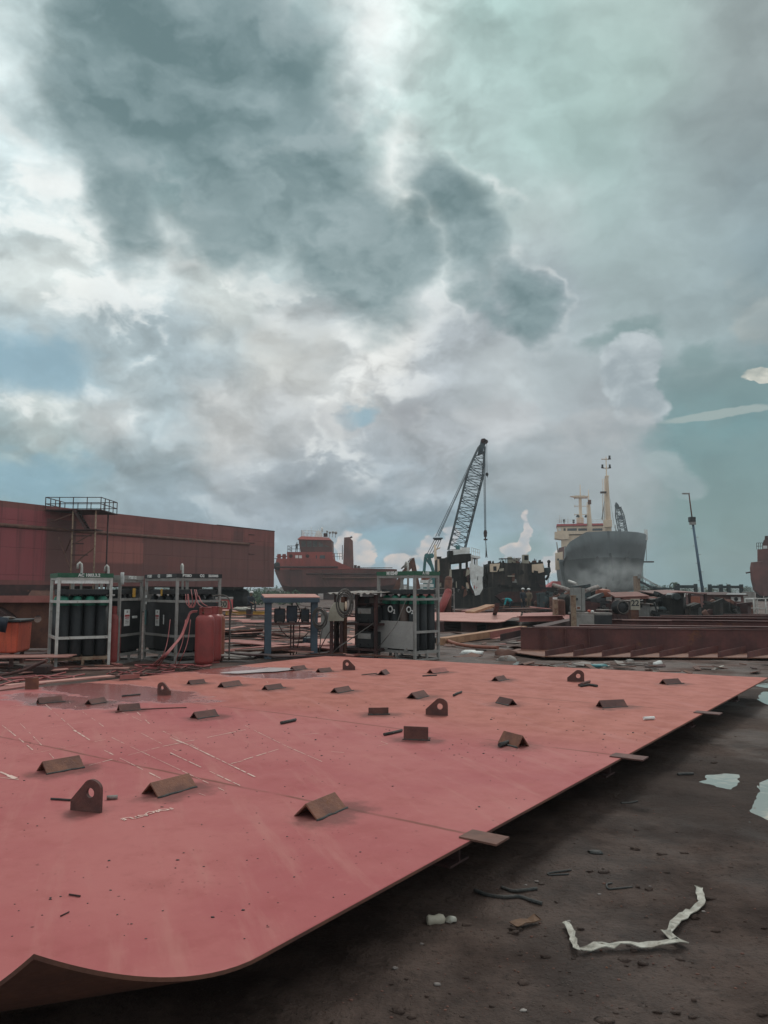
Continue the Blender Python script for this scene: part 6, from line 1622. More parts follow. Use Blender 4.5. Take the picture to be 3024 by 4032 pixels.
# left house: fire blackened shell with window holes
wslab([(1718, 2345), (1719, 2204), (1762, 2201), (1766, 2345)], -2.2, 4, 'aft_bulkhead', 'soot_wall')
wslab([(1716, 2268), (1716, 2207), (1722, 2206), (1725, 2268)], -2.35, .2, 'scorched_strip', 'cream')
wslab([(1764, 2345), (1763, 2246), (1838, 2240), (1842, 2300), (1856, 2345)], -2.1, 3.8, 'front_bulkhead', 'soot')
wslab([(1756, 2202), (1758, 2194), (1800, 2187), (1845, 2185), (1846, 2198), (1842, 2213), (1762, 2222)], -2.3, 4.2, 'wheelhouse_roof', 'soot')
for px0, px1 in ((1762, 1767), (1799, 1808), (1824, 1832)):
    wslab([(px0, 2248), (px0, 2210), (px1, 2210), (px1, 2248)], -2.2, .3, 'window_post', 'soot')
wslab([(1838, 2222), (1866, 2230), (1889, 2237), (1888, 2270), (1883, 2276), (1886, 2318), (1872, 2342), (1857, 2346), (1838, 2276)], -2.5, .12, 'white_wall', 'white')
wslab([(1866, 2272), (1868, 2272), (1867, 2286), (1865, 2286)], -2.53, .03, 'slot', 'black'); wslab([(1852, 2306), (1855, 2306), (1855, 2318), (1852, 2318)], -2.53, .03, 'red_mark', 'red_paint'); wslab([(1861, 2312), (1864, 2310), (1863, 2316), (1861, 2318)], -2.53, .03, 'red_mark', 'red_paint')
wslab([(1843, 2228), (1843, 2200), (1851, 2200), (1851, 2230)], -2.45, .2, 'wing_post', 'white'); wslab([(1862, 2233), (1862, 2202), (1868, 2204), (1868, 2235)], -2.45, .2, 'wing_post', 'white'); wslab([(1854, 2228), (1854, 2204), (1859, 2204), (1859, 2228)], -2.4, .1, 'wing_pane', 'glass_dark')
wslab([(1842, 2190), (1876, 2197), (1878, 2203), (1870, 2204), (1843, 2200)], -2.6, 2.2, 'wing_roof', 'white')
for (a, b2, c, d, m_) in ((1813, 2160, 1843, 2186, 'white'), (1780, 2168, 1812, 2190, 'white'), (1761, 2172, 1777, 2192, 'soot')):
    wslab([(a, d), (a, b2), (c, b2), (c, d)], -1.6, 1.6, 'roof_box', m_)
a, b2 = V(1845, 2187), V(1876, 2196)
rails([(a[0], -2.4, a[1]), (b2[0], -2.4, b2[1])], .5, 4, .03).build('wing_railing', M['white'], wk)
wslab([(1826, 2282), (1832, 2280), (1854, 2332), (1848, 2338)], -2.3, .1, 'fallen_beam', 'rust_dark'); wslab([(1824, 2295), (1836, 2295), (1836, 2318), (1824, 2318)], -2.2, .06, 'cabinet_door', 'cream')
for k, (a, b2) in enumerate(((1726, 2285), (1785, 2290), (1778, 2330))): wslab([(a, b2 + 25), (a, b2), (a + 3, b2), (a + 4, b2 + 25)], -2.26, .05, 'pale_streak', 'beige')
# lattice ladder mast
lm = MB(); x0, x1 = V(1897, 0)[0], V(1914, 0)[0]; zb, zt = V(0, 2312)[1], V(0, 2224)[1]
for x in (x0, (x0 + x1) / 2): lm.beam((x, -1.5, zb), (x, -1.5, zt), .06, .06)
lm.beam((x1, -1.5, zb), ((x0 + x1) / 2 + .05, -1.5, V(0, 2262)[1]), .06, .06)
for k in range(7): z = lerp(zb, zt, k / 7); lm.beam((x0, -1.5, z), ((x0 + x1) / 2, -1.5, z + .25 * (k % 2)), .05, .05)
lm.beam((x0, -1.5, V(0, 2300)[1]), (x1, -1.5, V(0, 2300)[1]), .05, .05); lm.beam((x0, -1.5, zb + .05), (x1, -1.5, zb + .05), .05, .05)
lm.build('ladder_mast', M['soot'], wk)
a, b2 = V(1870, 2236), V(1910, 2239); MB().tube((a[0], -1.9, a[1]), (b2[0], -1.9, b2[1]), .035, 6).build('stay_pipe', M['soot'], wk)
# right house
wslab([(1910, 2315), (1911, 2250), (1916, 2222), (1960, 2219), (2076, 2222), (2120, 2214), (2126, 2240), (2130, 2315)], -1.9, 3.6, 'deckhouse', 'soot_wall')
wslab([(1917, 2254), (1917, 2224), (1956, 2222), (1952, 2240), (1944, 2254)], -1.97, .06, 'unburnt_paint', 'cream', 'patch of cream paint at the left'); wslab([(2078, 2256), (2078, 2226), (2122, 2222), (2124, 2254), (2105, 2259)], -1.97, .06, 'unburnt_paint', 'cream', 'patch of cream paint at the right')
wslab([(1930, 2250), (1930, 2233), (1942, 2233), (1942, 2250)], -2.0, .02, 'doorway', 'black'); wslab([(1984, 2268), (2010, 2268), (2010, 2272), (1984, 2272)], -2.05, .1, 'ledge', 'beige'); wslab([(2000, 2290), (2001, 2262), (2012, 2260), (2010, 2290)], -2.0, .08, 'door_frame', 'scrap_brown')
wslab([(1950, 2312), (1950, 2303), (2060, 2303), (2055, 2312)], -2.7, .8, 'bulwark_ledge', 'soot')
rgj = random.Random(4)
for k in range(26):
    px = rgj.uniform(1918, 2122); w_ = rgj.uniform(4, 16); hh = rgj.uniform(3, 16)
    wslab([(px, 2223), (px + rgj.uniform(-2, 2), 2223 - hh), (px + w_ * .7, 2223 - hh * rgj.uniform(.5, 1.2)), (px + w_, 2223)], rgj.uniform(-1.7, .8), rgj.uniform(.2, .9), 'charred_fitting', rgj.choice(('soot', 'soot', 'soot', 'scrap_brown')))
wslab([(1996, 2220), (1996, 2195), (2008, 2195), (2010, 2202), (2034, 2202), (2034, 2218)], -1.2, .8, 'light_housing', 'beige'); wslab([(2055, 2220), (2055, 2186), (2075, 2186), (2076, 2220)], -1.0, .8, 'vent_trunk', 'beige'); wslab([(2058, 2207), (2058, 2190), (2072, 2190), (2072, 2207)], -1.03, .05, 'vent_grille', 'soot')
for px in (2010, 2027): x, z = V(px, 2206); MB().ball((x, -2.1, z), (.13, .1, .13), 10, 7).build('searchlight', M['galv_dark'], wk)
a, b2 = V(1955, 2204), V(2040, 2202); MB().tube((a[0], -1.5, a[1]), (b2[0], -1.5, b2[1]), .05, 6).build('deck_rail', M['soot'], wk)
for px in (1968, 1982, 1990): a = V(px, 2204); MB().tube((a[0], -1.5, a[1]), (a[0], -1.5, a[1] - .35), .03, 6).build('rail_post', M['soot'], wk)
wslab([(2131, 2268), (2133, 2238), (2152, 2236), (2154, 2252), (2147, 2264)], -1.6, .5, 'davit_head', 'sooty_blue')
a, b2, c = V(2148, 2236), V(2149, 2214), V(2135, 2284); d = V(2148, 2262)
MB().tube((a[0], -1.4, a[1]), (b2[0], -1.4, b2[1]), .09, 8).ball((b2[0], -1.4, b2[1]), .14, 8, 6).build('davit_post', M['soot'], wk); MB().pipe([(c[0], -1.4, c[1]), (lerp(c[0], d[0], .6), -1.4, lerp(c[1], d[1], .4)), (d[0], -1.4, d[1])], .1, 6).build('davit_arm', M['soot'], wk)
for k in range(14):
    px = rgj.uniform(2110, 2215); py = rgj.uniform(2306, 2330)
    wslab([(px - 14, 2345), (px - 10, py), (px + 4, py - rgj.uniform(0, 8)), (px + 14, 2345)], rgj.uniform(-2, 1), rgj.uniform(.3, .9), 'charred_wreckage', rgj.choice(('soot', 'rust_dark', 'soot')))
for k in range(40):
    px = rgj.choice((rgj.uniform(1720, 1836), rgj.uniform(1912, 2126))); py = rgj.uniform(2232, 2335); w_ = rgj.uniform(4, 15); h_2 = rgj.uniform(8, 34); j = lambda: rgj.uniform(-3, 3)
    wslab([(px + j(), py + h_2 + j()), (px + j(), py + j()), (px + w_ + j(), py + j()), (px + w_ + j(), py + h_2 * rgj.uniform(.5, 1) + j())], rgj.uniform(-2.75, -2.25) if px < 1850 else rgj.uniform(-2.3, -1.95), .05, 'torn_plate', rgj.choice(('soot', 'soot', 'soot_wall', 'soot_wall', 'rust_dark', 'scrap_brown', 'grey_box', 'beige')))
for k in range(9):
    px = rgj.uniform(1935, 2120); a, b2 = V(px, 2222), V(px + rgj.uniform(-3, 3), 2222 - rgj.uniform(10, 34)); y_ = rgj.uniform(-1.5, 1)
    MB().tube((a[0], y_, a[1]), (b2[0], y_, b2[1]), .035, 5).build('bent_rail', M['soot'], wk)
# ground level steelwork before the vessel
for k in range(26):
    px = rng.uniform(1740, 2230); py = rng.uniform(2388, 2408); d = P(px, py).y; L = rng.uniform(2, 6)
    scrap(px, py, L, L * rng.uniform(.1, .25), .06, rng.gauss(0, .2), rng.choice(['oxide', 'rust', 'rust', 'rust_dark', 'scrap_brown']), 'long steel offcut lying before the burnt vessel', 'offcuts before the burnt vessel', rng.uniform(.05, .4), (rng.gauss(0, .03), rng.gauss(0, .03)))
# small gas rack and leaning red fender by the burnt vessel
fr = thing('gas_cylinder_rack', 'small distant gas rack against the burnt vessel, right of the O2 rack', 'gas rack', (X(1748, 44), 44, 0), .1)
m_ = MB()
for x in (-.5, .5):
    for y in (-.4, .4): m_.bb((x - .03, y - .03, 0), (x + .03, y + .03, 1.75))
for z in (.2, .7, 1.35, 1.72):
    for y in (-.4, .4): m_.bb((-.47, y - .025, z - .025), (.47, y + .025, z + .025))
m_.build('frame', M['galv_dark'], fr)
for i in range(4): MB().lathe([(.11, .2), (.115, 1.3), (.06, 1.42)], (-.36 + .24 * i, -.1, 0), 10).build('gas_cylinder', M['cyl_black'], fr)
MB().bb((-.42, -.44, .95), (-.2, -.43, 1.25)).build('paper_label', M['paper'], fr)
o = MB().tube((-.35, 0, .15), (.25, .3, 1.5), .22, 14).ball((.25, .3, 1.5), .22, 10, 7).build('red_fender', M['red_gas']); o.location = (X(1748, 43), 42.9, 0); tag(o, 'bright red cylinder leaning on the small distant gas rack', 'cylinder')
o = MB().tube((0, 0, .3), (.1, 0, 2.2), .22, 12).ball((.1, 0, 2.2), .22, 10, 7).build('red_pipe', M['rust']); o.location = (X(1762, 43), 43.4, 0); tag(o, 'dull red upright pipe beside the leaning red cylinder', 'pipe')
# ---- CRAWLER CRANE
YC = 105.0
cn = thing('lattice_crane', 'tall lattice boom crane with teal gantry behind the burnt vessel', 'crane', (X(1790, YC), YC, 0))
def C(px, py, dy=0): return Vector((X(px, YC) - X(1790, YC), dy, Z(py, YC)))
def lattice(p0, p1, w0, w1, wt, name, mat, parent, nb=16, taper=.22, rc=.075, rb=.04, dep=None):
    """four chords with zigzag lacing, full width in the middle, tapering at both ends"""
    m = MB(); d = (p1 - p0); L = d.length; d.normalize(); yv = Vector((0, 1, 0)); sd = d.cross(yv).normalized()
    def wd(t): return w0 if t < 1 - taper else lerp(w0, w1, (t - 1 + taper) / taper)
    def cor(t): 
        w = wd(t) / 2; dp = (dep or w0) * (1 if t < 1 - taper else lerp(1, w1 / w0, (t - 1 + taper) / taper)) / 2
        c = p0 + d * (L * t); return [c + sd * w + yv * dp, c - sd * w + yv * dp, c - sd * w - yv * dp, c + sd * w - yv * dp]
    prev = cor(0)
    for k in range(1, nb + 1):
        cur = cor(k / nb)
        for i in range(4):
            m.beam(prev[i], cur[i], rc * 2, rc * 2); j = (i + 1) % 4
            m.beam(prev[i] if k % 2 else prev[j], cur[j] if k % 2 else cur[i], rb * 2, rb * 2)
            m.beam(cur[i], cur[j], rb * 1.6, rb * 1.6)
        prev = cur
    return m.build(name, M[mat], parent)
bt, bb_ = C(1906, 1758), C(1797, 2172)
lattice(bb_, bt, 2.15, .8, 1, 'boom', 'crane', cn, 20, .26)
MB().loft([[C(1893, 1770, -.4), C(1911, 1764, -.4), C(1925, 1738, -.4), C(1916, 1728, -.4), C(1902, 1730, -.4)], [C(1893, 1770, .4), C(1911, 1764, .4), C(1925, 1738, .4), C(1916, 1728, .4), C(1902, 1730, .4)]]).build('boom_head', M['crane'], cn)
MB().loft([[C(1886, 1792, -.45), C(1908, 1785, -.45), C(1912, 1760, -.45), C(1896, 1762, -.45)], [C(1886, 1792, .45), C(1908, 1785, .45), C(1912, 1760, .45), C(1896, 1762, .45)]]).build('head_plate', M['crane'], cn)
for px, py in ((1909, 1738), (1919, 1742)): MB().lathe([(.3, -.1), (.3, .1)], C(px, py, -.5), 14, 'y').build('sheave', M['rust_dark'], cn)
for dx, dy in ((0, -.6), (-6, .6), (6, .2)):
    MB().tube(C(1893 + dx * .3, 1756, dy), C(1724 + dx, 2112, dy), .045, 5).build('pendant_rope', M['steel_rope'], cn)
MB().bb(C(1707, 2122, -.7), C(1744, 2118, .7)).loft([[C(1707, 2118, -.5), C(1744, 2118, -.5), C(1738, 2126, -.5), C(1712, 2126, -.5)], [C(1707, 2118, .5), C(1744, 2118, .5), C(1738, 2126, .5), C(1712, 2126, .5)]]).build('spreader_bar', M['crane'], cn)
for a, b2 in ((1713, 1675), (1722, 1684), (1731, 1696), (1739, 1705)): MB().tube(C(a, 2124, 0), C(b2, 2196, 0), .05, 5).build('derrick_rope', M['steel_rope'], cn)
g_ = MB()
for dy in (-.8, .8): g_.beam(C(1670, 2250, dy), C(1676, 2192, dy), .3, .3).beam(C(1676, 2192, dy), C(1700, 2188, dy), .28, .28).beam(C(1690, 2195, dy), C(1710, 2262, dy), .35, .3).beam(C(1678, 2200, dy), C(1706, 2240, dy), .2, .2)
g_.beam(C(1676, 2192, -.8), C(1676, 2192, .8), .25, .25); g_.build('gantry', M['teal'], cn)
for px in (1680, 1698): MB().lathe([(.35, -.12), (.35, .12)], C(px, 2190, -1), 14, 'y').build('gantry_sheave', M['teal'], cn)
MB().bb(C(1668, 2262, -1.7), C(1830, 2340, 1.7)).build('house', M['teal'], cn)
for dy in (-2.2, 2.2): MB().bb(C(1650, 2372, dy - .5), C(1850, 2342, dy + .5)).build('track', M['black'], cn)
MB().beam(C(1800, 2150, -1.2), C(1803, 2190, -1.2), .5, .5).build('boom_foot', M['teal'], cn)
for dx in (-4, 0, 4): MB().tube(C(1914 + dx, 1748, 0), C(1914 + dx * .7, 2088, 0), .035, 5).build('hoist_rope', M['steel_rope'], cn)
MB().loft([[C(1914 + a * s, y, dy) for a, y in ((-7, 2100), (7, 2100), (6, 2114), (-6, 2114))] for dy, s in ((-.3, .8), (.3, .8))]).loft([[C(1914 + a, y, dy) for a, y in ((-4, 2088), (4, 2088), (7, 2100), (-7, 2100))] for dy in (-.3, .3)]).bb(C(1908, 2122, -.3), C(1921, 2127, .3)).tube(C(1914, 2112, 0), C(1914, 2126, 0), .1, 6).build('hook_block', M['rust_dark'], cn)
MB().tube(C(1915, 2127), C(1918, 2192), .06, 5).tube(C(1916, 2150), C(1920, 2196), .05, 5).tube(C(1916, 2150), C(1914, 2196), .05, 5).build('sling', M['steel_rope'], cn)
MB().tube(C(1923, 1742, -.3), C(1923, 1862, -.3), .03, 5).build('whip_rope', M['steel_rope'], cn)
MB().ball(C(1923, 1869, -.3), (.2, .2, .28), 8, 6).tube(C(1923, 1872, -.3), C(1924, 1881, -.3), .05, 5).build('whip_ball', M['black'], cn)
# mast of some craft left of the wreck
ms = thing('ship_mast', 'orange brown mast with a cross arm standing between excavator and burnt vessel', 'mast', (X(1717, 75), 75, 0))
def Q(px, py, Y, root): return Vector((X(px, Y), Y, Z(py, Y))) - root.location
MB().tube(Q(1720, 2300, 75, ms), Q(1714, 2145, 75, ms), .17, 8, .11).build('pole', M['cream'], ms)
MB().tube(Q(1715, 2165, 75, ms), Q(1735, 2156, 75, ms), .07, 6).build('arm', M['cream'], ms)
MB().bb(Q(1722, 2200, 75, ms) + Vector((0, -.4, 0)), Q(1738, 2192, 75, ms) + Vector((0, .4, 0))).build('crow_platform', M['soot'], ms)
o = thing('white_launch', 'white and red stacked launch cabin seen behind the O2 gas rack', 'boat cabin', (X(1670, 80), 80, 0))
for k, (a, b2, c, d, m_) in enumerate(((1655, 2284, 1700, 2296, 'white'), (1660, 2266, 1668, 2284, 'red_gas_old'), (1672, 2268, 1690, 2284, 'red_gas_old'), (1652, 2300, 1705, 2312, 'white'), (1662, 2318, 1712, 2326, 'white'), (1650, 2330, 1712, 2372, 'oxide'))):
    MB().bb(Q(a, d, 80, o) + Vector((0, -1, 0)), Q(c, b2, 80, o) + Vector((0, 1, 0))).build('cabin_block' if k else 'cabin_roof', M[m_], o)
# ---- BIG GREY SHIP, BOWS TOWARDS US
YB = 140.0
sh_ = thing('cargo_ship', 'big grey cargo ship bow on with cream bridge, tall cream masts and red roof edge', 'ship', (X(2402, YB), YB, 0))
ang = math.radians(11.8)
sh_.rotation_euler = (0, 0, -ang)       # local +y runs aft
def ship_mat():
    m, n, b = new_mat('ship_hull')
    tc = n.node('ShaderNodeTexCoord').outputs['Object']; x, y, z = n.sep(tc)
    a = n.noise(tc, .25, 6, .6); st = n.noise(n.vm('MULTIPLY', tc, (1.6, 1.6, .10)), 1, 5, .6)
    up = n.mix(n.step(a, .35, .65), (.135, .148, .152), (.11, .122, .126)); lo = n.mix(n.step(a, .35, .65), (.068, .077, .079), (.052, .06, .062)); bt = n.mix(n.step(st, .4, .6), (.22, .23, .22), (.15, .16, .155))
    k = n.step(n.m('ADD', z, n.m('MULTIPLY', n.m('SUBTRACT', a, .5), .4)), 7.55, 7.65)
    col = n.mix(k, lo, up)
    side = n.step(y, 24, 25.5)
    k2 = n.step(n.m('ADD', z, n.m('MULTIPLY', n.m('SUBTRACT', a, .5), 1.6)), 4.1, 3.3)
    col = n.mix(n.m('MULTIPLY', k2, .85), col, bt)
    col = n.mix(n.m('MULTIPLY', n.step(st, .5, .75), .3), col, (.03, .034, .036))
    n.setin(b.inputs['Base Color'], col); b.inputs['Roughness'].default_value = .65; b.inputs['Specular IOR Level'].default_value = .3
    return m
M['ship_hull'] = ship_mat()
zd = Z(2093, YB)
rings = []
NS = 14
#            aft, deck half breadth, knuckle hb, bilge hb, deck z, foot z
stn = [(0.0, .25, .12, .05, zd + .1, 7.0), (.5, 2.3, .7, .12, zd + .08, 5.2), (1.4, 3.9, 1.7, .3, zd + .05, 3.6), (3.0, 5.6, 3.4, .7, zd, 2.0), (6, 7.2, 5.6, 2.0, zd - .1, 1.3), (10, 8.1, 7.2, 4.0, zd - .3, 1.2), (16, 8.3, 8.0, 6.4, zd - 1.5, 1.2), (22, 8.4, 8.3, 7.6, zd - 2.7, 1.2)]
mid = [(22.05, 8.4, 8.3, 7.6, zd - 4.2, 1.2), (60, 8.6, 8.6, 8.0, zd - 4.2, 1.2), (96, 8.2, 7.9, 5.5, zd - 4.0, 1.2)]
def sect(s):
    y, a, k, b_, z1, z0 = s; zk = max(z0 + (z1 - z0) * .35, min(7.6, z1 - .6)); zq = lerp(z0, zk, .4)
    half = [(a, z1), (lerp(k, a, .55), lerp(zk, z1, .5)), (k, zk), (lerp(b_, k, .62), lerp(z0, zk, .55)), (b_, lerp(z0, zk, .12)), (b_ * .6, z0)]
    dr = 0 if y < 1.5 else min(3.0, .22 * y) if y < 22.03 else 0      # the port bulwark is already cut down
    kk = .93 if 1.5 < y < 22.03 else 1.0
    return [(x, y, z) for x, z in half] + [(-x * kk, y, max(z0, z - dr * max(0, (z - zk) / (z1 - zk)))) for x, z in half[::-1]]
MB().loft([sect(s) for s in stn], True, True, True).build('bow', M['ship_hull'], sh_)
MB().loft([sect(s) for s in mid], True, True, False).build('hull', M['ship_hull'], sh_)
def S(px, py, aft):
    """ship space point seen at a photo pixel, lying at the given distance aft of the bow"""
    inv = Matrix.Rotation(ang, 3, 'Z'); o = inv @ (Vector((0, 0, CAM_H)) - sh_.location); d = inv @ ray(px, py)
    return o + d * ((aft - o.y) / d.y)
def sbox(x0, y0, x1, y1, aft, dep, name, mat, bev=0):
    a, b2 = S(x0, y1, aft), S(x1, y0, aft)
    return MB().bb((a.x, aft, a.z), (b2.x, aft + dep, b2.z)).build(name, M[mat], sh_, bevel=bev)
AB_ = 72.0
# bridge
sbox(2213, 2105, 2415, 2170, AB_ + .6, 10, 'bridge_front', 'cream'); sbox(2213, 2165, 2400, 2230, AB_ + 1, 12, 'accommodation', 'cream')
sbox(2195, 2070, 2405, 2104, AB_, 8, 'wheelhouse', 'cream'); sbox(2192, 2060, 2407, 2071, AB_ - .5, 9, 'roof_edge', 'red_paint')
a = [S(x, y, AB_ - .2) for x, y in ((2184, 2094), (2240, 2094), (2240, 2122), (2214, 2124), (2184, 2120))]
MB().loft([[p for p in a], [p + Vector((0, 5, 0)) for p in a]]).build('bridge_wing', M['cream'], sh_)
for x0, x1 in ((2198, 2209), (2219, 2227), (2234, 2271), (2277, 2311), (2333, 2372)):
    sbox(x0, 2080, x1, 2090, AB_ - .05, .1, 'bridge_window', 'paper' if x0 < 2210 else 'glass_dark')
a, b2 = S(2193, 2060, AB_), S(2380, 2060, AB_)
rails([(a.x, AB_, a.z), (b2.x, AB_, b2.z)], 1.0, 12, .06).build('bridge_railing', M['white'], sh_)
for px, h in ((2203, 32), (2210, 24), (2236, 26)):
    p = S(px, 2060, AB_ + 1); q = S(px, 2060 - h, AB_ + 1); MB().tube(p, q, .06, 5).build('aerial', M['galv'], sh_)
for px, py in ((2221, 2050), (2258, 2052)): p = S(px, py, AB_ + 1); MB().bb(p - Vector((.3, .3, .5)), p + Vector((.3, .3, .4))).tube(p - Vector((0, 0, 1)), p, .08, 5).build('lamp', M['black'], sh_)
# radar mast
def smast(pts, aft, name, mat, n=10): 
    ps = [S(x, y, aft) for x, y, r in pts]; return MB().pipe(ps, [r for _, _, r in pts], n).build(name, M[mat], sh_)
smast([(2286, 2062, .8), (2285, 2035, .6), (2286, 2033, .46), (2284, 1960, .40), (2285, 1952, .16), (2284, 1908, .10)], AB_ + 2, 'radar_mast', 'cream')
sbox(2271, 2038, 2298, 2060, AB_ + 1.2, 2.4, 'mast_house', 'cream')
a = [S(x, y, AB_ + 1.2) for x, y in ((2245, 1954), (2268, 1951), (2302, 1951), (2321, 1954), (2302, 1959), (2268, 1959))]
MB().loft([a, [p + Vector((0, 1.6, 0)) for p in a]]).build('radar_platform', M['cream'], sh_)
for py, l, r_ in ((1962, 2262, 2312), (1993, 2263, 2314), (2026, 2263, 2314)):
    a, b2 = S(l, py, AB_ + 2), S(r_, py, AB_ + 2); m_ = MB().tube(a, b2, .09, 6)
    for p in (a, b2): m_.tube(p - Vector((0, 0, .3)), p + Vector((0, 0, .3)), .1, 6)
    m_.build('yard_arm', M['cream'], sh_)
for px, py in ((2275, 2032), (2308, 2033)): p = S(px, py, AB_ + 1.5); MB().lathe([(.5, -.3), (.35, .2), (.1, .45)], p, 10).build('horn', M['black'], sh_)
# forward pole masts
smast([(2323, 2112, .68), (2322, 2060, .55), (2319, 1978, .30), (2318, 1972, .16), (2317, 1928, .07)], 55, 'pole_mast', 'cream')
p = S(2321, 1977, 55); MB().bb(p + Vector((-.4, -.6, -.6)), p + Vector((.4, -.3, .5))).build('mast_light', M['rust'], sh_)
a = S(2313, 2072, 54.4), S(2311, 1980, 54.4); MB().tube(a[0], a[1], .1, 5).tube(a[1], S(2318, 1975, 54.8), .1, 5).build('mast_ladder', M['cream'], sh_)
smast([(2396, 2112, .72), (2395, 2055, .64), (2392, 1985, .54), (2389, 1885, .36), (2389, 1876, .46), (2389, 1874, .48), (2388, 1872, .14), (2386, 1798, .09)], 30, 'signal_mast', 'cream', 12)
for py, l, r_ in ((1808, 2368, 2404), (1843, 2371, 2404)):
    a, b2 = S(l, py, 30), S(r_, py, 30); m_ = MB().tube(a, b2, .12, 6)
    m_.build('cross_arm', M['cream'], sh_)
for px, py in ((2400, 1803), (2372, 1838), (2401, 1838)): p = S(px, py, 29.8); MB().lathe([(.32, -.3), (.2, .1), (.24, .5)], p, 8).build('signal_lamp', M['black'], sh_)
p = S(2373, 1939, 29); MB().bb(p - Vector((.5, .3, .2)), p + Vector((.8, .3, .2))).build('mast_lamp', M['rust_dark'], sh_)
a, b2 = S(2379, 2050, 29), S(2380, 1884, 29); m_ = MB().tube(a, b2, .09, 5).tube(a + Vector((-.35, 0, 0)), b2 + Vector((-.35, 0, 0)), .06, 5)
m_.build('mast_ladder', M['cream'], sh_)
MB().bb(S(2378, 2075, 28.6), S(2407, 2050, 30.5)).build('mast_table', M['cream'], sh_)
MB().tube(S(2370, 2045, 29), S(2380, 1975, 29), .10, 5).tube(S(2420, 2080, 31), S(2402, 1965, 31), .04, 5).build('stay_wire', M['galv_dark'], sh_)
MB().tube(S(2425, 2092, 6), S(2424, 2066, 6), .08, 5).tube(S(2428, 2092, 6), S(2422, 2075, 6), .05, 5).build('jackstaff', M['galv_dark'], sh_)
a = S(2543, 2110, 8); MB().bb(a - Vector((.25, .3, .8)), a + Vector((.3, .3, 1.2))).build('fairlead_post', M['white'], sh_)
# port side pieces
p = [S(x, y, 40) for x, y in ((2193, 2200), (2200, 2158), (2228, 2150), (2228, 2200))]
MB().loft([p, [q + Vector((0, 4, 0)) for q in p]]).build('lifeboat_station', M['tug_grey'], sh_)
for px in (2222, 2230, 2236): MB().tube(S(px, 2215, 24), S(px + 2, 2150, 24), .12, 5).build('side_ladder', M['galv_dark'], sh_)
p = [S(x, y, 30) for x, y in ((2187, 2245), (2186, 2178), (2216, 2172), (2216, 2240))]
MB().loft([p, [q + Vector((0, 2, 0)) for q in p]]).build('side_house', M['cream'], sh_)
p = [S(x, y, 29.9) for x, y in ((2194, 2207), (2194, 2199), (2201, 2199), (2201, 2207))]; MB().loft([p, [q + Vector((0, .08, 0)) for q in p]]).build('side_window', M['glass_dark'], sh_)
MB().tube(S(2197, 2175, 40), S(2192, 2135, 40), .14, 5).build('davit', M['galv_dark'], sh_)
p = S(2540, 2210, 14); MB().bb(p + Vector((-1.6, -.5, -.25)), p + Vector((1.6, .5, 0))).build('hanging_stage', M['rust_dark'], sh_); MB().tube(S(2545, 2210, 14), S(2545, 2140, 14), .05, 5).build('stage_rope', M['galv_dark'], sh_)
for px0, py0, px1, py1, af in ((2356, 2200, 2365, 2212, 2.2), (2472, 2202, 2478, 2196, 2.6)):
    a = S(px0, py0, af - .5); MB().lathe([(.45, -.3), (.55, 0), (.45, .3)], a, 10, 'y').build('hawse_pipe', M['black'], sh_)
MB().pipe([S(2402, 2178, -.05), S(2410, 2215, 0.2), S(2416, 2260, .9), S(2413, 2285, 1.6)], .22, 6).build('stem_bar', M['black'], sh_)
for k in range(5):
    o = MB().bb((-3, -1, 0), (3, 1, 1.19)).build('keel_block', M['concrete']); q = Matrix.Rotation(-ang, 3, 'Z') @ Vector((0, 8 + k * 18, 0)) + sh_.location; o.location = (q.x, q.y, 0); tag(o, 'keel block under the big grey ship', 'keel block', 'keel blocks under the ship')
# gangway on its right
gw = thing('gangway', 'sloping gangway with handrails leading up to the big grey ship on its right', 'gangway', (X(2560, 118), 118, 0))
MB().beam(Q(2522, 2290, 118, gw), Q(2610, 2335, 118, gw), .8, .25).build('walkway', M['sooty_blue'], gw)
for dy in (-.4, .4): MB().tube(Q(2522, 2268, 118, gw) + Vector((0, dy, 0)), Q(2608, 2318, 118, gw) + Vector((0, dy, 0)), .05, 5).build('handrail', M['galv_dark'], gw)
for k in range(5): q0 = Q(2522 + k * 20, 2290 + k * 10.5, 118, gw); MB().tube(q0, q0 + Vector((0, 0, .85)), .04, 5).build('stanchion', M['galv_dark'], gw)
MB().bb(Q(2505, 2340, 118, gw), Q(2522, 2268, 118, gw) + Vector((0, 1.2, 0))).build('landing_tower', M['galv_rust'], gw); MB().bb(Q(2512, 2278, 118, gw) + Vector((0, -.6, 0)), Q(2523, 2262, 118, gw)).build('landing_box', M['grey_box'], gw)
# second crane behind the ship
c2 = thing('lattice_crane', 'distant crane whose short lattice boom rises behind the grey ship bow', 'crane', (X(2460, 230), 230, 0))
lattice(Q(2478, 2200, 230, c2), Q(2444, 1998, 230, c2), 2.0, 1.2, 1, 'boom', 'crane', c2, 18, .15, .11, .06)
p = [Q(x, y, 230, c2) for x, y in ((2434, 2005), (2432, 1990), (2436, 1978), (2446, 1990), (2448, 2004))]; MB().loft([[q + Vector((0, -.5, 0)) for q in p], [q + Vector((0, .5, 0)) for q in p]]).build('boom_head', M['crane'], c2)
MB().bb(Q(2440, 2048, 230, c2) + Vector((0, -1.3, 0)), Q(2458, 2034, 230, c2) + Vector((0, -1.1, 0))).build('sign_plate', M['blue'], c2)
MB().tube(Q(2452, 1997, 230, c2), Q(2480, 2110, 230, c2), .07, 5).tube(Q(2440, 1998, 230, c2), Q(2458, 1996, 230, c2), .12, 5).build('hoist_rope', M['steel_rope'], c2); MB().bb((-4, -2, 0), (5, 2, Q(0, 2195, 230, c2).z)).build('house', M['teal'], c2)
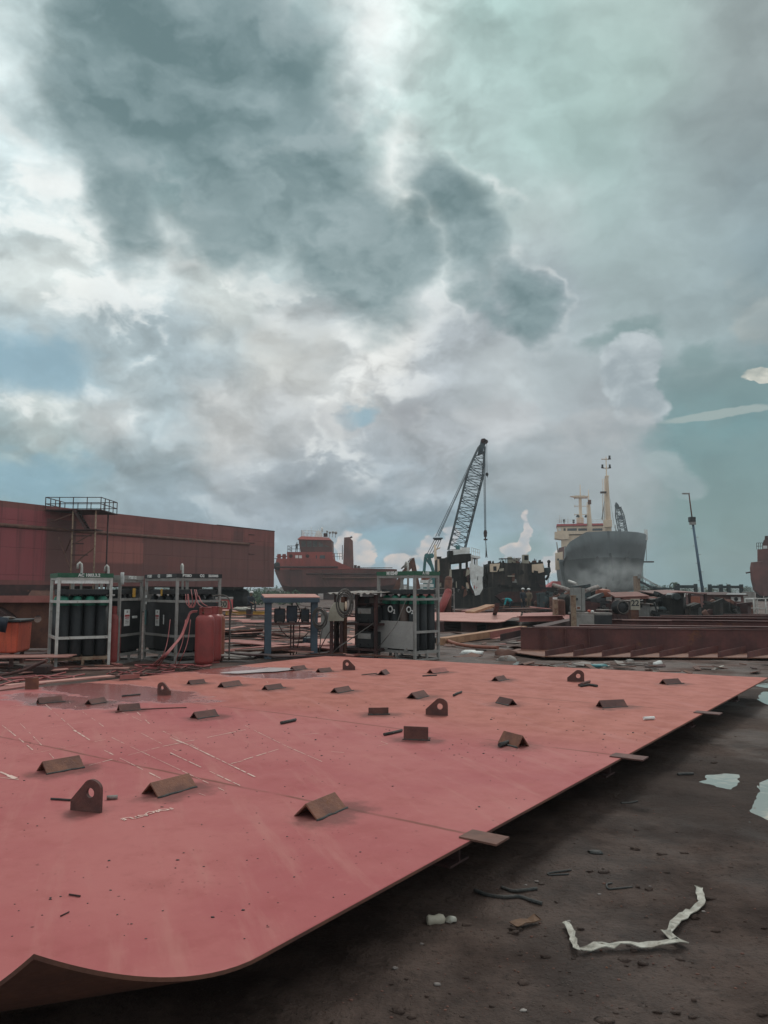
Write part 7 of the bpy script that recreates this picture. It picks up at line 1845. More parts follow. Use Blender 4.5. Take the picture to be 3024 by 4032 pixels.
# red roofed shed and pylon between wreck and ship
o = thing('red_shed', 'tiny bright red roofed shed far off between the burnt vessel and grey ship', 'shed', (X(2188, 180), 180, 0))
MB().bb((-2.2, -2, 0), (2.2, 2, Z(2312, 180))).build('wall', M['white'], o); MB().loft([[(-2.6, -2.4, Z(2312, 180)), (2.6, -2.4, Z(2312, 180)), (1.8, -1, Z(2290, 180)), (-.6, -1, Z(2288, 180))], [(-2.6, 2.4, Z(2312, 180)), (2.6, 2.4, Z(2312, 180)), (1.8, 1, Z(2290, 180)), (-.6, 1, Z(2288, 180))]]).build('roof', M['red_paint'], o)
py_ = thing('power_pylon', 'far thin power pylon between the burnt vessel and the grey ship', 'pylon', (X(2159, 260), 260, 0))
MB().tube(Q(2159, 2325, 260, py_), Q(2159, 2236, 260, py_), .16, 5).build('mast', M['galv_dark'], py_)
for py in (2240, 2258, 2275): MB().tube(Q(2150, py, 260, py_), Q(2168, py, 260, py_), .1, 5).build('cross_arm', M['galv_dark'], py_)
# ---- LEANING LAMP POLE
YP = 88.0
lp_ = thing('lamp_pole', 'tall leaning steel lamp pole with climbing rungs and a floodlight halfway up', 'lamp pole', (X(2772, YP), YP, 0))
def L_(px, py): return Q(px, py, YP, lp_)
MB().tube(L_(2771, 2372), L_(2739, 2062), .17, 10, .13).build('pole', M['pole_blue'], lp_)
MB().tube(L_(2737, 2045), L_(2728, 1942), .085, 8, .07).build('upper_pole', M['rust'], lp_)
MB().tube(L_(2732, 1942), L_(2708, 1943), .05, 6).bb(L_(2706, 1946) - Vector((.1, .15, 0)), L_(2726, 1941) + Vector((0, .15, 0))).build('lamp_arm', M['galv_dark'], lp_)
MB().bb(L_(2725, 2055) - Vector((0, .3, 0)), L_(2747, 2036) + Vector((0, .3, 0))).build('floodlight', M['black'], lp_)
MB().bb(L_(2728, 2066) - Vector((0, .25, 0)), L_(2748, 2055) + Vector((0, .25, 0))).build('lamp_bracket', M['galv_dark'], lp_)
for k in range(9):
    py = 2082 + k * 34; pxc = lerp(2741, 2769, k / 8); p = L_(pxc, py)
    MB().tube(p, p + Vector((.42 if k % 2 else -.34, 0, .02)), .03, 5).build('climbing_rung', M['galv_dark'], lp_)
# ---- SHIP AT THE RIGHT EDGE
YR = 118.0
rs = thing('rusty_ship', 'rust brown ship partly cut off by the right edge of the picture', 'ship', (X(3010, YR), YR, 0), R(-28))
def rr(px, py): return (X(px, YR) - X(3010, YR), Z(py, YR))
rings = []
for yy_, sx in ((0, .3), (1.5, .75), (4, .95), (9, 1.0), (26, 1.0)):
    r0 = []
    for px, py in ((2962, 2212), (3075, 2204), (3082, 2240), (3070, 2300), (3040, 2345), (2990, 2347), (2966, 2325), (2958, 2280), (2957, 2235)):
        x, z = rr(px, py); cx = rr(3018, 0)[0]; r0.append((cx + (x - cx) * sx, yy_, z))
    rings.append(r0)
rings = [[(x, yy_, z) for x, _, z in r] for r, yy_ in zip(rings, (0, .6, 1.6, 5, 26))]
MB().loft(rings, True, True, False).build('hull', M['tug_dark'], rs)
for pts, y0, y1, m_, nm in (([(2988, 2210), (2990, 2160), (3075, 2160), (3078, 2208)], 2, 9, 'tug_dark', 'deckhouse'), ([(3007, 2160), (3008, 2140), (3014, 2122), (3075, 2122), (3075, 2160)], 3, 8, 'tug_dark', 'wheelhouse'), ([(3016, 2122), (3018, 2104), (3060, 2104), (3060, 2122)], 4, 7, 'rust_dark', 'funnel')):
    o_ = [rr(a, b2) for a, b2 in pts]; MB().loft([[(x, y0, z) for x, z in o_], [(x, y1, z) for x, z in o_]]).build(nm, M[m_], rs)
o_ = [rr(a, b2) for a, b2 in ((3010, 2157), (3010, 2145), (3026, 2145), (3026, 2157))]; MB().loft([[(x, 2.9, z) for x, z in o_], [(x, 2.98, z) for x, z in o_]]).build('window', M['paper'], rs)
a, b2 = rr(2988, 2160), rr(3010, 2160); rails([(a[0], 2.2, a[1]), (b2[0], 2.2, b2[1])], 1.0, 3, .07).build('railing', M['rust_dark'], rs)
a, b2 = rr(2945, 2255), rr(2962, 2252); MB().tube((a[0], 1, a[1]), (b2[0], 1, b2[1]), .12, 5).build('boom_stub', M['rust_dark'], rs)
for k in range(3): MB().bb((rr(2975 + k * 30, 0)[0], 3, 0), (rr(2988 + k * 30, 0)[0], 20, rr(0, 2346)[1] + .5)).build('shore_prop', M['rust_dark'], rs)
# ================================================================== WORKSHOPS AND MACHINES AT THE RIGHT
def wbox(name, label, cat, px0, py0, px1, py1, Y, dep, mat, group=None, ground=False, bevel=0, parts=()):
    """a box seen between two photo corners at Y metres, dep deep; stands on the ground if asked"""
    x0, x1 = X(px0, Y), X(px1, Y); z0, z1 = (0 if ground else Z(py1, Y)), Z(py0, Y)
    c = Vector(((x0 + x1) / 2, Y, 0))
    o = MB().bb((x0 - c.x, 0, z0), (x1 - c.x, dep, z1)).build(name, M[mat], bevel=bevel); o.location = c
    return tag(o, label, cat, group)
# grey switch cabinet on its stand
Yc = 27.0
cab = thing('switch_cabinet', 'tall grey electrical switch cabinet with a meter window, standing behind the girders', 'cabinet', (X(2280, Yc), Yc, 0), R(6))
def G(px, py, Y, root): return Vector((X(px, Y), Y, Z(py, Y))) - root.location
MB().bb(G(2258, 2408, Yc, cab), G(2289, 2314, Yc, cab) + Vector((0, .4, 0))).build('body', M['grey_box'], cab, bevel=.01)
MB().bb(G(2290, 2408, Yc, cab), G(2304, 2316, Yc, cab) + Vector((0, .4, 0))).build('side_door', M['grey_box'], cab, bevel=.01)
f_ = MB().bb(G(2265, 2402, Yc, cab) + Vector((0, -.025, 0)), G(2284, 2386, Yc, cab) + Vector((0, -.005, 0))).build('meter_frame', M['panel_grey'], cab); MB().bb(G(2269, 2398, Yc, cab) + Vector((0, -.032, 0)), G(2281, 2389, Yc, cab) + Vector((0, -.027, 0))).build('meter_glass', M['rust_bar'], f_)
MB().bb(G(2262, 2364, Yc, cab) + Vector((0, -.06, 0)), G(2272, 2354, Yc, cab) + Vector((0, -.002, 0))).build('switch', M['black'], cab)
MB().bb((-.2, .05, 0), (.2, .35, G(0, 2408, Yc, cab).z)).build('plinth', M['concrete'], cab)
o = MB().bb((-.075, -.075, 0), (.075, .075, Z(2346, 25.5))).bb((-.1, -.1, Z(2346, 25.5)), (.1, .1, Z(2344, 25.5))).build('post', M['galv_rust']); o.location = (X(2256, 25.5), 25.5, 0); tag(o, 'weathered square post just left of the grey switch cabinet', 'post')
tb = thing('work_table', 'steel topped work table with clutter, right of the grey switch cabinet', 'table', (X(2340, 26.5), 26.5, 0))
MB().bb(G(2262, 2420, 26.5, tb), G(2408, 2413, 26.5, tb) + Vector((0, 1, 0))).build('table_top', M['scrap_grey'], tb)
for x in (2270, 2400):
    for y in (.08, .9): MB().bb((X(x, 26.5) - tb.location.x - .04, y - .04, 0), (X(x, 26.5) - tb.location.x + .04, y + .04, G(0, 2420, 26.5, tb).z)).build('leg', M['rust_dark'], tb)
wbox('cement_box', 'pale stained box under the left half of the work table', 'box', 2269, 2421, 2337, 2458, 26.3, .5, 'concrete', None, True); wbox('tool_chest', 'black chest under the right half of the work table', 'chest', 2339, 2422, 2406, 2458, 26.3, .5, 'black', None, True)
wbox('orange_tool', 'small orange tool lying on the work table', 'tool', 2316, 2401, 2328, 2412, 26.8, .25, 'orange_bin', None, False, .04); wbox('steel_tray', 'thin steel tray standing on the right of the work table', 'tray', 2360, 2400, 2408, 2404, 27, .5, 'scrap_grey')
o = MB().ball((0, 0, .04), (.06, .06, .04), 8, 5).build('white_cup', M['paper']); o.location = (X(2330, 26.7), 26.7, Z(2412, 26.6)); tag(o, 'tiny white cup beside the orange tool on the work table', 'cup')
# brown boxes left of the cabinet
wbox('rusty_bollard', 'orange brown block with a pale cap, left of the weathered square post', 'block', 2181, 2362, 2196, 2412, 36, .4, 'galv_rust', None, True)
wbox('paint_tin', 'pale tin standing on the orange brown block', 'tin', 2181, 2352, 2194, 2360, 36, .3, 'paper')
wbox('rusty_tank', 'brown stained tank between the capped block and the square post', 'tank', 2197, 2360, 2226, 2412, 36.5, 1.2, 'scrap_brown', None, True, .08)
wbox('dark_machine', 'black bulky machine right of the brown stained tank', 'machine', 2226, 2340, 2256, 2412, 37, 1.5, 'soot', None, True, .15)
# Y shaped pipes and tangled junk
def tube_thing(p0, p1, r, label, mat, name='steel_pipe', cat='pipe', r2=None):
    o = MB().tube((0, 0, 0), Vector(p1) - Vector(p0), r, 10, r2).build(name, M[mat]); o.location = p0; return tag(o, label, cat)
tube_thing(W(2180, 2303, 38), W(2262, 2330, 34), .09, 'pale pipe slanting down to the top of the switch cabinet from the left', 'scrap_grey')
tube_thing(W(2302, 2328, 33), W(2352, 2310, 36), .09, 'pale pipe slanting up rightwards from the top of the switch cabinet', 'scrap_grey')
tube_thing(W(2240, 2288, 45), W(2272, 2300, 44), .08, 'short pale pipe end far behind the switch cabinet', 'galv')
rgj = random.Random(12)
def junk(px0, px1, py0, py1, Y, label, seed, n=26, mats=('soot', 'rust_dark', 'sooty_blue', 'scrap_brown')):
    """a heap of mixed cut machinery: one thing whose lumps are its parts"""
    r_ = random.Random(seed); root = thing('machinery_heap', label, 'scrap heap', (X((px0 + px1) / 2, Y), Y, 0)); k_ = Y / FPX
    groups = {}
    for i in range(n):
        px = r_.uniform(px0, px1); top = lerp(py1, py0, r_.random() ** .6 * (1 - abs((px - px0) / (px1 - px0) - .5) * .8))
        w_ = r_.uniform(.25, .9); x = X(px, Y) - root.location.x; y = r_.uniform(-.3, 1.6); z = max(.1, Z(top, Y)); m_ = r_.choice(mats)
        mb = groups.setdefault(m_, MB()); t = r_.random()
        if t < .45:
            q = Matrix.Rotation(r_.uniform(-.5, .5), 3, 'Y') @ Matrix.Rotation(r_.uniform(0, 3), 3, 'Z')
            mb.box((x, y, z / 2), (w_, w_ * .7, z), r_.uniform(0, 3)); mb.box((x, y, z), (w_ * 1.2, w_ * .5, .15), q)
        elif t < .75: mb.tube((x, y, 0), (x + r_.uniform(-.8, .8), y, z), r_.uniform(.04, .14), 8)
        else: mb.lathe([(.1, -.12), (w_ * .5, -.12), (w_ * .5, .12), (.1, .12)], (x, y, max(.3, z - w_ * .4)), 14, 'y')
    for m_, mb in groups.items(): mb.build({'soot': 'burnt_part', 'rust_dark': 'rusty_part', 'sooty_blue': 'painted_part', 'scrap_brown': 'brown_part'}.get(m_, 'scrap_part'), M[m_], root)
    return root
junk(2225, 2370, 2298, 2400, 42, 'dark heap of cut machinery behind the grey switch cabinet', 1, 34)
junk(2300, 2430, 2345, 2420, 31, 'black heap of machinery behind the work table', 2, 30, ('soot', 'rust_dark', 'black'))
junk(2120, 2215, 2305, 2385, 54, 'sooty scrap heap at the right end of the burnt vessel', 3, 26)
junk(2560, 2760, 2335, 2425, 33, 'dark jumble of equipment inside the open work shed', 4, 30, ('soot', 'black', 'sooty_blue'))
junk(2780, 2960, 2350, 2425, 38, 'murky jumble of scrap before the far right work shed', 5, 26, ('rust_dark', 'soot', 'scrap_brown'))
tk = thing('red_tank', 'rusty orange red round tank end behind the work table', 'tank', (X(2374, 36), 36, 0)); MB().lathe([(.1, Z(2352, 36)), (.36, Z(2350, 36)), (.34, Z(2326, 36)), (.30, Z(2322, 36)), (.05, Z(2318, 36))], n=18).build('shell', M['red_gas_old'], tk); MB().tube((0, 0, 0), (0, 0, Z(2350, 36)), .12, 8).build('stand', M['soot'], tk); MB().tube((.15, 0, Z(2324, 36)), (.15, 0, Z(2312, 36)), .025, 6).build('spout', M['soot'], tk)
# cable drum and hut 22
cd = thing('cable_drum', 'black cable drum standing on edge left of the sign reading 22', 'cable drum', (X(2440, 30), 30, 0), R(10))
MB().lathe([(.0, -.22), (.27, -.22), (.27, -.19), (.14, -.19), (.14, .19), (.27, .19), (.27, .22), (.0, .22)], (0, 0, Z(2391, 30)), 20, 'y').build('drum', M['black'], cd)
MB().pipe([(.235 * math.cos(R(a)), -.24, Z(2391, 30) + .235 * math.sin(R(a))) for a in range(0, 361, 20)], .02, 6).build('rim', M['hose_grey'], cd); MB().bb((-.2, -.2, 0), (.2, .2, Z(2391, 30) - .26)).build('stand', M['rust_dark'], cd)
Yh = 33.0
hut = thing('workshop_hut', 'grey walled hut with a rusty tin roof and a pale sign reading 22', 'hut', (X(2500, Yh), Yh, 0))
MB().bb(G(2496, 0, Yh, hut) * 0 + Vector((G(2496, 2325, Yh, hut).x, .0, 0)), Vector((G(2556, 2325, Yh, hut).x, 1.6, Z(2374, Yh)))).build('wall', M['grey_box'], hut)
MB().bb(Vector((G(2560, 2325, Yh, hut).x, .1, 0)), Vector((G(2594, 2325, Yh, hut).x, 1.4, Z(2389, Yh)))).build('side_wall', M['concrete'], hut)
rp = [G(2408, 2350, Yh, hut) + Vector((0, -.5, 0)), G(2540, 2345, Yh, hut) + Vector((0, -.5, 0)), G(2552, 2334, Yh, hut) + Vector((0, 1.5, .05)), G(2430, 2337, Yh, hut) + Vector((0, 1.5, .05))]
MB().slab(rp, .05, (0, 0, 1)).build('roof', M['roof_rust'], hut)
rp2 = [p + Vector((.3, -.10, -.07)) for p in rp]; MB().slab([rp2[0], rp2[1], rp2[1] + Vector((0, .4, .03)), rp2[0] + Vector((0, .4, .03))], .04, (0, 0, 1)).build('roof_eave', M['roof_rust'], hut)
for px in (2420, 2545): MB().bb((G(px, 2325, Yh, hut).x - .05, .2, 0), (G(px, 2325, Yh, hut).x + .05, .3, Z(2345, Yh))).build('post', M['rust_dark'], hut)
sg = MB().bb(G(2463, 2400, Yh, hut) + Vector((0, -.64, 0)), G(2499, 2357, Yh, hut) + Vector((0, -.6, 0))).build('sign_board', M['beige'], hut)
c = (G(2460, 2399, Yh, hut) + G(2496, 2356, Yh, hut)) / 2
text_mesh('22', .34, M['black'], 'numerals', sg, Matrix.Translation((c.x + .02, -.646, c.z + .03)) @ Matrix.Rotation(math.pi / 2, 4, 'X'), .001, .008)
MB().bb((G(2464, 0, Yh, hut).x, -.62, 0), (G(2494, 0, Yh, hut).x, .3, Z(2400, Yh))).build('red_base', M['rust'], hut); MB().bb((G(2520, 0, Yh, hut).x, -.03, Z(2392, Yh)), (G(2526, 0, Yh, hut).x, -.005, Z(2382, Yh))).build('vent', M['black'], hut)
lid = [G(2496, 2372, Yh, hut) + Vector((-.05, -.15, 0)), G(2560, 2378, Yh, hut) + Vector((.1, -.15, 0)), G(2575, 2374, Yh, hut) + Vector((.1, 1.7, .06)), G(2500, 2370, Yh, hut) + Vector((-.05, 1.7, .06))]; MB().slab(lid, .04, (0, 0, 1)).build('wall_cap', M['scrap_grey'], hut)
# open work shed with red boards
Yw = 40.0
wsd = thing('work_shed', 'long dark open work shed with a ragged tin roof and red boards', 'shed', (X(2660, Yw), Yw, 0))
def w2(px, py, dy=0): return G(px, py, Yw, wsd) + Vector((0, dy, 0))
MB().bb(Vector((w2(2578, 0).x, 2.0, 0)), Vector((w2(2752, 0).x, 2.1, Z(2334, Yw)))).build('back_wall', M['soot'], wsd)
pts = [w2(2576, 2341, -1), w2(2640, 2330, -1), w2(2690, 2332, -1), w2(2752, 2336, -1), w2(2752, 2326, 2.4), w2(2690, 2322, 2.4), w2(2640, 2321, 2.4), w2(2576, 2326, 2.4)]
MB().slab(pts, .05, (0, 0, 1)).build('roof', M['tug_grey'], wsd)
for px in (2580, 2636, 2690, 2750): MB().bb((w2(px, 0).x - .06, -.9, 0), (w2(px, 0).x + .06, -.78, Z(2338, Yw))).build('post', M['rust_dark'], wsd)
for a, b2, c, d in ((2595, 2388, 2614, 2424), (2658, 2390, 2671, 2424), (2688, 2348, 2723, 2379), (2688, 2400, 2722, 2424)): MB().bb(w2(a, d, -1.05), w2(c, b2, -1.0)).build('red_board', M['red_gas_old'], wsd)
MB().slab([w2(2584, 2349, -1.1), w2(2630, 2348, -1.1), w2(2630, 2336, -1.05), w2(2600, 2335, -1.05)], .03, (0, -1, 0)).build('white_sheet', M['tarp_white'], wsd)
# gantry beams above the sheds
def frame_thing(px0, px1, py, Y, label, posts, dep=.25, mat='sooty_blue', hgt=12):
    root = thing('gantry_frame', label, 'steel frame', (X((px0 + px1) / 2, Y), Y, 0)); g_ = lambda px, py_: G(px, py_, Y, root)
    MB().bb(g_(px0, py + hgt), g_(px1, py) + Vector((0, dep, 0))).build('beam', M[mat], root)
    for p in posts: MB().bb((g_(p, 0).x - .12, 0.02, 0), (g_(p, 0).x + .12, .22, Z(py - 5, Y))).build('post', M[mat], root)
    return root
frame_thing(2672, 2742, 2304, 62, 'dark gantry frame over the shed, left of the leaning lamp pole', (2672, 2742))
frame_thing(2578, 2668, 2314, 60, 'low dark frame above the open work shed, left of the palm', (2580, 2666), hgt=6); frame_thing(2798, 2926, 2306, 60, 'wide dark gantry frame right of the leaning lamp pole', (2798, 2842, 2872, 2922), hgt=10)
fs_ = thing('work_shed', 'dark long shed at the far right with a white sign on its wall', 'shed', (X(2850, 52), 52, 0)); f2 = lambda px, py, dy=0: G(px, py, 52, fs_) + Vector((0, dy, 0))
MB().bb(Vector((f2(2766, 0).x, 0, 0)), Vector((f2(2926, 0).x, 3, Z(2342, 52)))).build('wall', M['tug_grey'], fs_); MB().slab([f2(2762, 2341, -.5), f2(2930, 2342, -.5), f2(2930, 2331, 3), f2(2762, 2333, 3)], .06, (0, 0, 1)).build('roof', M['rust_dark'], fs_)
MB().slab([f2(2846, 2341, -.53), f2(2924, 2341, -.53), f2(2924, 2335, -.50), f2(2852, 2335, -.50)], .03, (0, -1, 0)).build('pale_roof_sheet', M['tarp_white'], fs_)
MB().bb((f2(2835, 0).x, -.1, 0), (f2(2846, 0).x, -.02, Z(2360, 52))).build('wall_post', M['galv_rust'], fs_)
sb = MB().bb(f2(2874, 2368, -.12), f2(2912, 2350, -.06)).build('sign_board', M['paper'], fs_); MB().lathe([(.13, 0), (.09, 0), (.09, .02), (.13, .02)], f2(2893, 2359, -.16), 14, 'y').bb(f2(2890, 2362, -.15), f2(2899, 2357, -.125)).build('emblem', M['black'], sb)
wbox('brick_wall', 'pinkish low block wall below the rusty ship at the right', 'wall', 2936, 2372, 2962, 2425, 44, .4, 'scrap_brown', None, True); wbox('brick_wall', 'pale stained wall end between the far shed and the rusty ship', 'wall', 2934, 2330, 2972, 2372, 58, .5, 'concrete', None, True)
wfm = thing('tube_stand', 'open white tubular frame standing by the right picture edge', 'frame', (X(2988, 40), 40, 0)); f3 = lambda px, py, dy=0: G(px, py, 40, wfm) + Vector((0, dy, 0)); m_ = MB()
for dy in (0, .9):
    for px in (2965, 3012): m_.tube(Vector((f3(px, 0).x, dy, 0)), f3(px, 2357, dy), .035, 6)
    for py in (2357, 2396): m_.tube(f3(2965, py, dy), f3(3012, py, dy), .03, 6)
m_.tube(f3(3012, 2356, 0), f3(3060, 2356, 0), .035, 6); m_.build('frame_tubes', M['galv'], wfm); MB().bb(f3(2964, 2360, 0), f3(3014, 2356, .9)).build('frame_top', M['white'], wfm)
# ================================================================== TREES
def leafy(mb, c, r, n, size, rng_):
    for _ in range(n):
        while True:
            q = Vector((rng_.uniform(-1, 1), rng_.uniform(-1, 1), rng_.uniform(-1, 1)))
            if q.length < 1: break
        p = Vector(c) + Vector((q.x * r[0], q.y * r[1], q.z * r[2])); a = Vector((rng_.gauss(0, 1), rng_.gauss(0, 1), rng_.gauss(0, 1))).normalized(); b2 = a.orthogonal().normalized(); s = size * rng_.uniform(.6, 1.3)
        mb.add([p + a * s, p + b2 * s * .6, p - a * s, p - b2 * s * .6], [(0, 1, 2, 3)])
def tree(px, py_top, py_base, wpx, Y, label, cat='tree', seed=1, group=None, name='broadleaf_tree', n=420):
    k_ = Y / FPX; r_ = random.Random(seed); root = thing(name, label, cat, (X(px, Y), Y, 0), 0, group)
    zt = Z(py_top, Y); wv = wpx * k_ / 2; h = zt; tr = MB(); mb = MB()
    tr.pipe([(0, 0, 0), (.05 * h, 0, h * .3), (0, 0, h * .65)], [h * .035, h * .028, h * .015], 7)
    for i in range(4):
        a = i * 1.6 + r_.random(); tr.pipe([(0, 0, h * .35), (wv * .35 * math.cos(a), wv * .35 * math.sin(a), h * .55), (wv * .6 * math.cos(a), wv * .6 * math.sin(a), h * .75)], [h * .016, h * .010, h * .005], 5)
    tr.build('trunk', M['bark'], root)
    for i in range(9):
        a = r_.uniform(0, 6.28); d = r_.random() ** .5; c = (wv * .75 * d * math.cos(a), wv * .75 * d * math.sin(a), h * r_.uniform(.45, .85)); s = wv * r_.uniform(.28, .5)
        leafy(mb, c, (s, s, min(s, h * .2)), n // 9, max(.12, wv * .07), r_)
    mb.build('crown', M['foliage'], root, fix=False); return root
for i, (px, t, w_, Y, l) in enumerate(((2560, 2287, 62, 150, 'dark round tree just right of the grey ship, behind the gangway'), (2530, 2302, 34, 160, 'small dark tree tucked beside the grey ship stern props'), (2606, 2300, 40, 170, 'low tree left of the palm above the sheds'), (2700, 2306, 50, 190, 'low spreading tree between palm and lamp pole'),
                                          (2800, 2308, 60, 200, 'low tree just right of the leaning lamp pole'), (2868, 2304, 56, 190, 'bushy tree behind the wide gantry frame'), (2940, 2306, 50, 190, 'low tree just left of the rusty ship at the right'))):
    tree(px, t, 2330, w_, Y, l, 'tree', i + 3, 'trees behind the sheds', n=360)
pm = thing('palm_tree', 'single palm tree rising above the sheds left of the lamp pole', 'palm', (X(2655, 150), 150, 0)); MB().pipe([(0, 0, 0), (.1, 0, 1.5), (0, 0, Z(2296, 150))], [.2, .15, .12], 7).build('trunk', M['bark'], pm)
fr_ = MB(); zc2 = Z(2294, 150)
for k in range(15):
    a = k * 2.4; l = 1.1; pts = [Vector((math.cos(a) * l * t * (1.1 - .25 * t), math.sin(a) * l * t, zc2 + .5 * t * (1 - (k % 3) * .3) - 1.2 * t * t * (1 if k % 2 else .6))) for t in (0, .3, .6, 1)]
    for i in range(3):
        d = (pts[i + 1] - pts[i]).normalized(); sd = d.cross(Vector((0, 0, 1))).normalized() * .2 * (1 - i * .2)
        fr_.add([pts[i], pts[i + 1], pts[i + 1] + sd - Vector((0, 0, .12)), pts[i] + sd - Vector((0, 0, .12))], [(0, 1, 2, 3)]); fr_.add([pts[i], pts[i + 1], pts[i + 1] - sd - Vector((0, 0, .12)), pts[i] - sd - Vector((0, 0, .12))], [(0, 1, 2, 3)])
fr_.build('fronds', M['foliage'], pm, fix=False)
mb = MB(); r_ = random.Random(9)
for k in range(150):
    px = r_.uniform(985, 1200); Y = r_.uniform(85, 200); s = r_.uniform(.5, 1.3); leafy(mb, (X(px, Y), Y, s * .6), (s * 1.6, s, s * .8), 26, .2, r_)
for k in range(90):
    px = r_.choice((r_.uniform(-200, 1200), r_.uniform(2450, 3150))); Y = r_.uniform(260, 330); s = r_.uniform(1.5, 3); leafy(mb, (X(px, Y), Y, s * .6), (s * 2.2, s, s), 30, .45, r_)
setting(mb.build('scrub', M['foliage'], fix=False), 'low green scrub beyond the yard', 'stuff')
hm = MB(); ridge = []
for k in range(81):
    a = -70 + 140 * k / 80; d = 600; x = d * math.tan(R(a * .6)); z = 4 + 5 * mnoise.noise(Vector((k * .21, 0, 2))) + 2 * mnoise.noise(Vector((k * .7, 5, 2))); ridge.append((x, d, max(2, z)))
hm.loft([[(x, y - 60, -1) for x, y, z in ridge], [(x, y - 20, z * .8) for x, y, z in ridge], [(x, y, z) for x, y, z in ridge], [(x, y + 80, -1) for x, y, z in ridge]], False, False, True)
setting(hm.build('hills', M['hills']), 'low blue green hills on the horizon')
for i, (px, py, w_, Y) in enumerate(((1085, 2318, 34, 240), (1116, 2312, 26, 260), (1060, 2320, 26, 230))):
    wbox('storage_tank', 'pale far building low on the horizon between barge and tug', 'building', px - w_ / 2, py, px + w_ / 2, 2325, Y, 6, 'concrete', 'far buildings by the tug bow', True)
# ================================================================== PEOPLE
def person(px, py_foot, Y, height, label, pose, top, legs, skin='skin', hat=None, face=0.0, z=0.0):
    """one continuous skinned figure; clothing told apart by material, head gear a part"""
    J = {'stand': dict(pel=(0, 0, .95), ch=(0, 0, 1.35), nk=(0, -.01, 1.50), hd=(0, -.03, 1.68), ls=(-.19, 0, 1.42), le=(-.25, -.03, 1.15), lw=(-.24, -.14, .92), rs=(.19, 0, 1.42), re=(.26, -.03, 1.15), rw=(.22, -.16, .95), lh=(-.09, 0, .92), lk=(-.11, -.02, .50), la=(-.12, .02, .08), lt=(-.13, -.14, .04), rh=(.09, 0, .92), rk=(.11, -.03, .50), ra=(.13, .02, .08), rt=(.14, -.14, .04)),
         'raise': dict(pel=(0, 0, .95), ch=(0, 0, 1.35), nk=(0, -.01, 1.50), hd=(0, -.03, 1.68), ls=(-.19, 0, 1.42), le=(-.30, -.10, 1.22), lw=(-.12, -.25, 1.42), rs=(.19, 0, 1.42), re=(.36, -.10, 1.38), rw=(.38, -.14, 1.64), lh=(-.09, 0, .92), lk=(-.11, -.02, .50), la=(-.12, .02, .08), lt=(-.13, -.14, .04), rh=(.09, 0, .92), rk=(.11, -.03, .50), ra=(.13, .02, .08), rt=(.14, -.14, .04)),
         'bend': dict(pel=(.12, 0, .78), ch=(-.25, -.05, 1.02), nk=(-.40, -.08, .98), hd=(-.53, -.10, .88), ls=(-.30, -.20, 1.0), le=(-.38, -.24, .70), lw=(-.46, -.22, .46), rs=(-.30, .12, 1.0), re=(-.36, .16, .70), rw=(-.44, .12, .46), lh=(.12, -.10, .76), lk=(-.06, -.13, .42), la=(.10, -.14, .08), lt=(-.06, -.16, .04), rh=(.12, .10, .76), rk=(-.02, .14, .42), ra=(.18, .14, .08), rt=(.02, .16, .04)),
         'sit': dict(pel=(0, 0, .42), ch=(0, -.08, .80), nk=(0, -.12, .95), hd=(0, -.16, 1.12), ls=(-.19, -.08, .87), le=(-.24, -.22, .62), lw=(-.15, -.40, .55), rs=(.19, -.08, .87), re=(.24, -.22, .62), rw=(.15, -.40, .55), lh=(-.09, 0, .42), lk=(-.14, -.38, .50), la=(-.13, -.36, .08), lt=(-.13, -.50, .04), rh=(.09, 0, .42), rk=(.14, -.38, .50), ra=(.13, -.36, .08), rt=(.13, -.50, .04))}[pose]
    rad = dict(pel=.15, ch=.165, nk=.06, hd=.105, ls=.075, le=.05, lw=.036, rs=.075, re=.05, rw=.036, lh=.10, lk=.062, la=.045, lt=.04, rh=.10, rk=.062, ra=.045, rt=.04)
    E_ = [('pel', 'ch'), ('ch', 'nk'), ('nk', 'hd'), ('ch', 'ls'), ('ls', 'le'), ('le', 'lw'), ('ch', 'rs'), ('rs', 're'), ('re', 'rw'), ('pel', 'lh'), ('lh', 'lk'), ('lk', 'la'), ('la', 'lt'), ('pel', 'rh'), ('rh', 'rk'), ('rk', 'ra'), ('ra', 'rt')]
    names = list(J); s = height / 1.75
    vs = [Vector(J[n_]) * s for n_ in names]; ed = [(names.index(a), names.index(b2)) for a, b2 in E_]; rr_ = [rad[n_] * s for n_ in names]
    for w_, e_ in (('lw', 'le'), ('rw', 're')):           # hand with thumb and four fingers
        wv = Vector(J[w_]) * s; dv = (wv - Vector(J[e_]) * s).normalized(); sd = dv.orthogonal().normalized(); base = len(vs)
        vs.append(wv + dv * .08 * s); rr_.append(.034 * s); ed.append((names.index(w_), base))
        for f in range(4):
            vs.append(vs[base] + dv * (.075 + .012 * (1.5 - abs(f - 1.5))) * s + sd * (f - 1.5) * .022 * s); rr_.append(.010 * s); ed.append((base, len(vs) - 1))
        vs.append(wv + dv * .06 * s + sd * .06 * s); rr_.append(.011 * s); ed.append((base, len(vs) - 1))
    me = bpy.data.meshes.new('p'); me.from_pydata(vs, ed, []); o = bpy.data.objects.new('p', me); COL.objects.link(o)
    sk = o.modifiers.new('s', 'SKIN'); sk.use_smooth_shade = True
    for i, v in enumerate(me.skin_vertices[0].data): v.radius = (rr_[i], rr_[i]); v.use_root = (i == 0)
    sb_ = o.modifiers.new('u', 'SUBSURF'); sb_.levels = 1; sb_.render_levels = 1
    m2 = bpy.data.meshes.new_from_object(o.evaluated_get(bpy.context.evaluated_depsgraph_get())); bpy.data.objects.remove(o)
    m2.materials.clear()
    for q in (top, legs, skin): m2.materials.append(M[q])
    seg = [(a, b2) for a, b2 in E_]
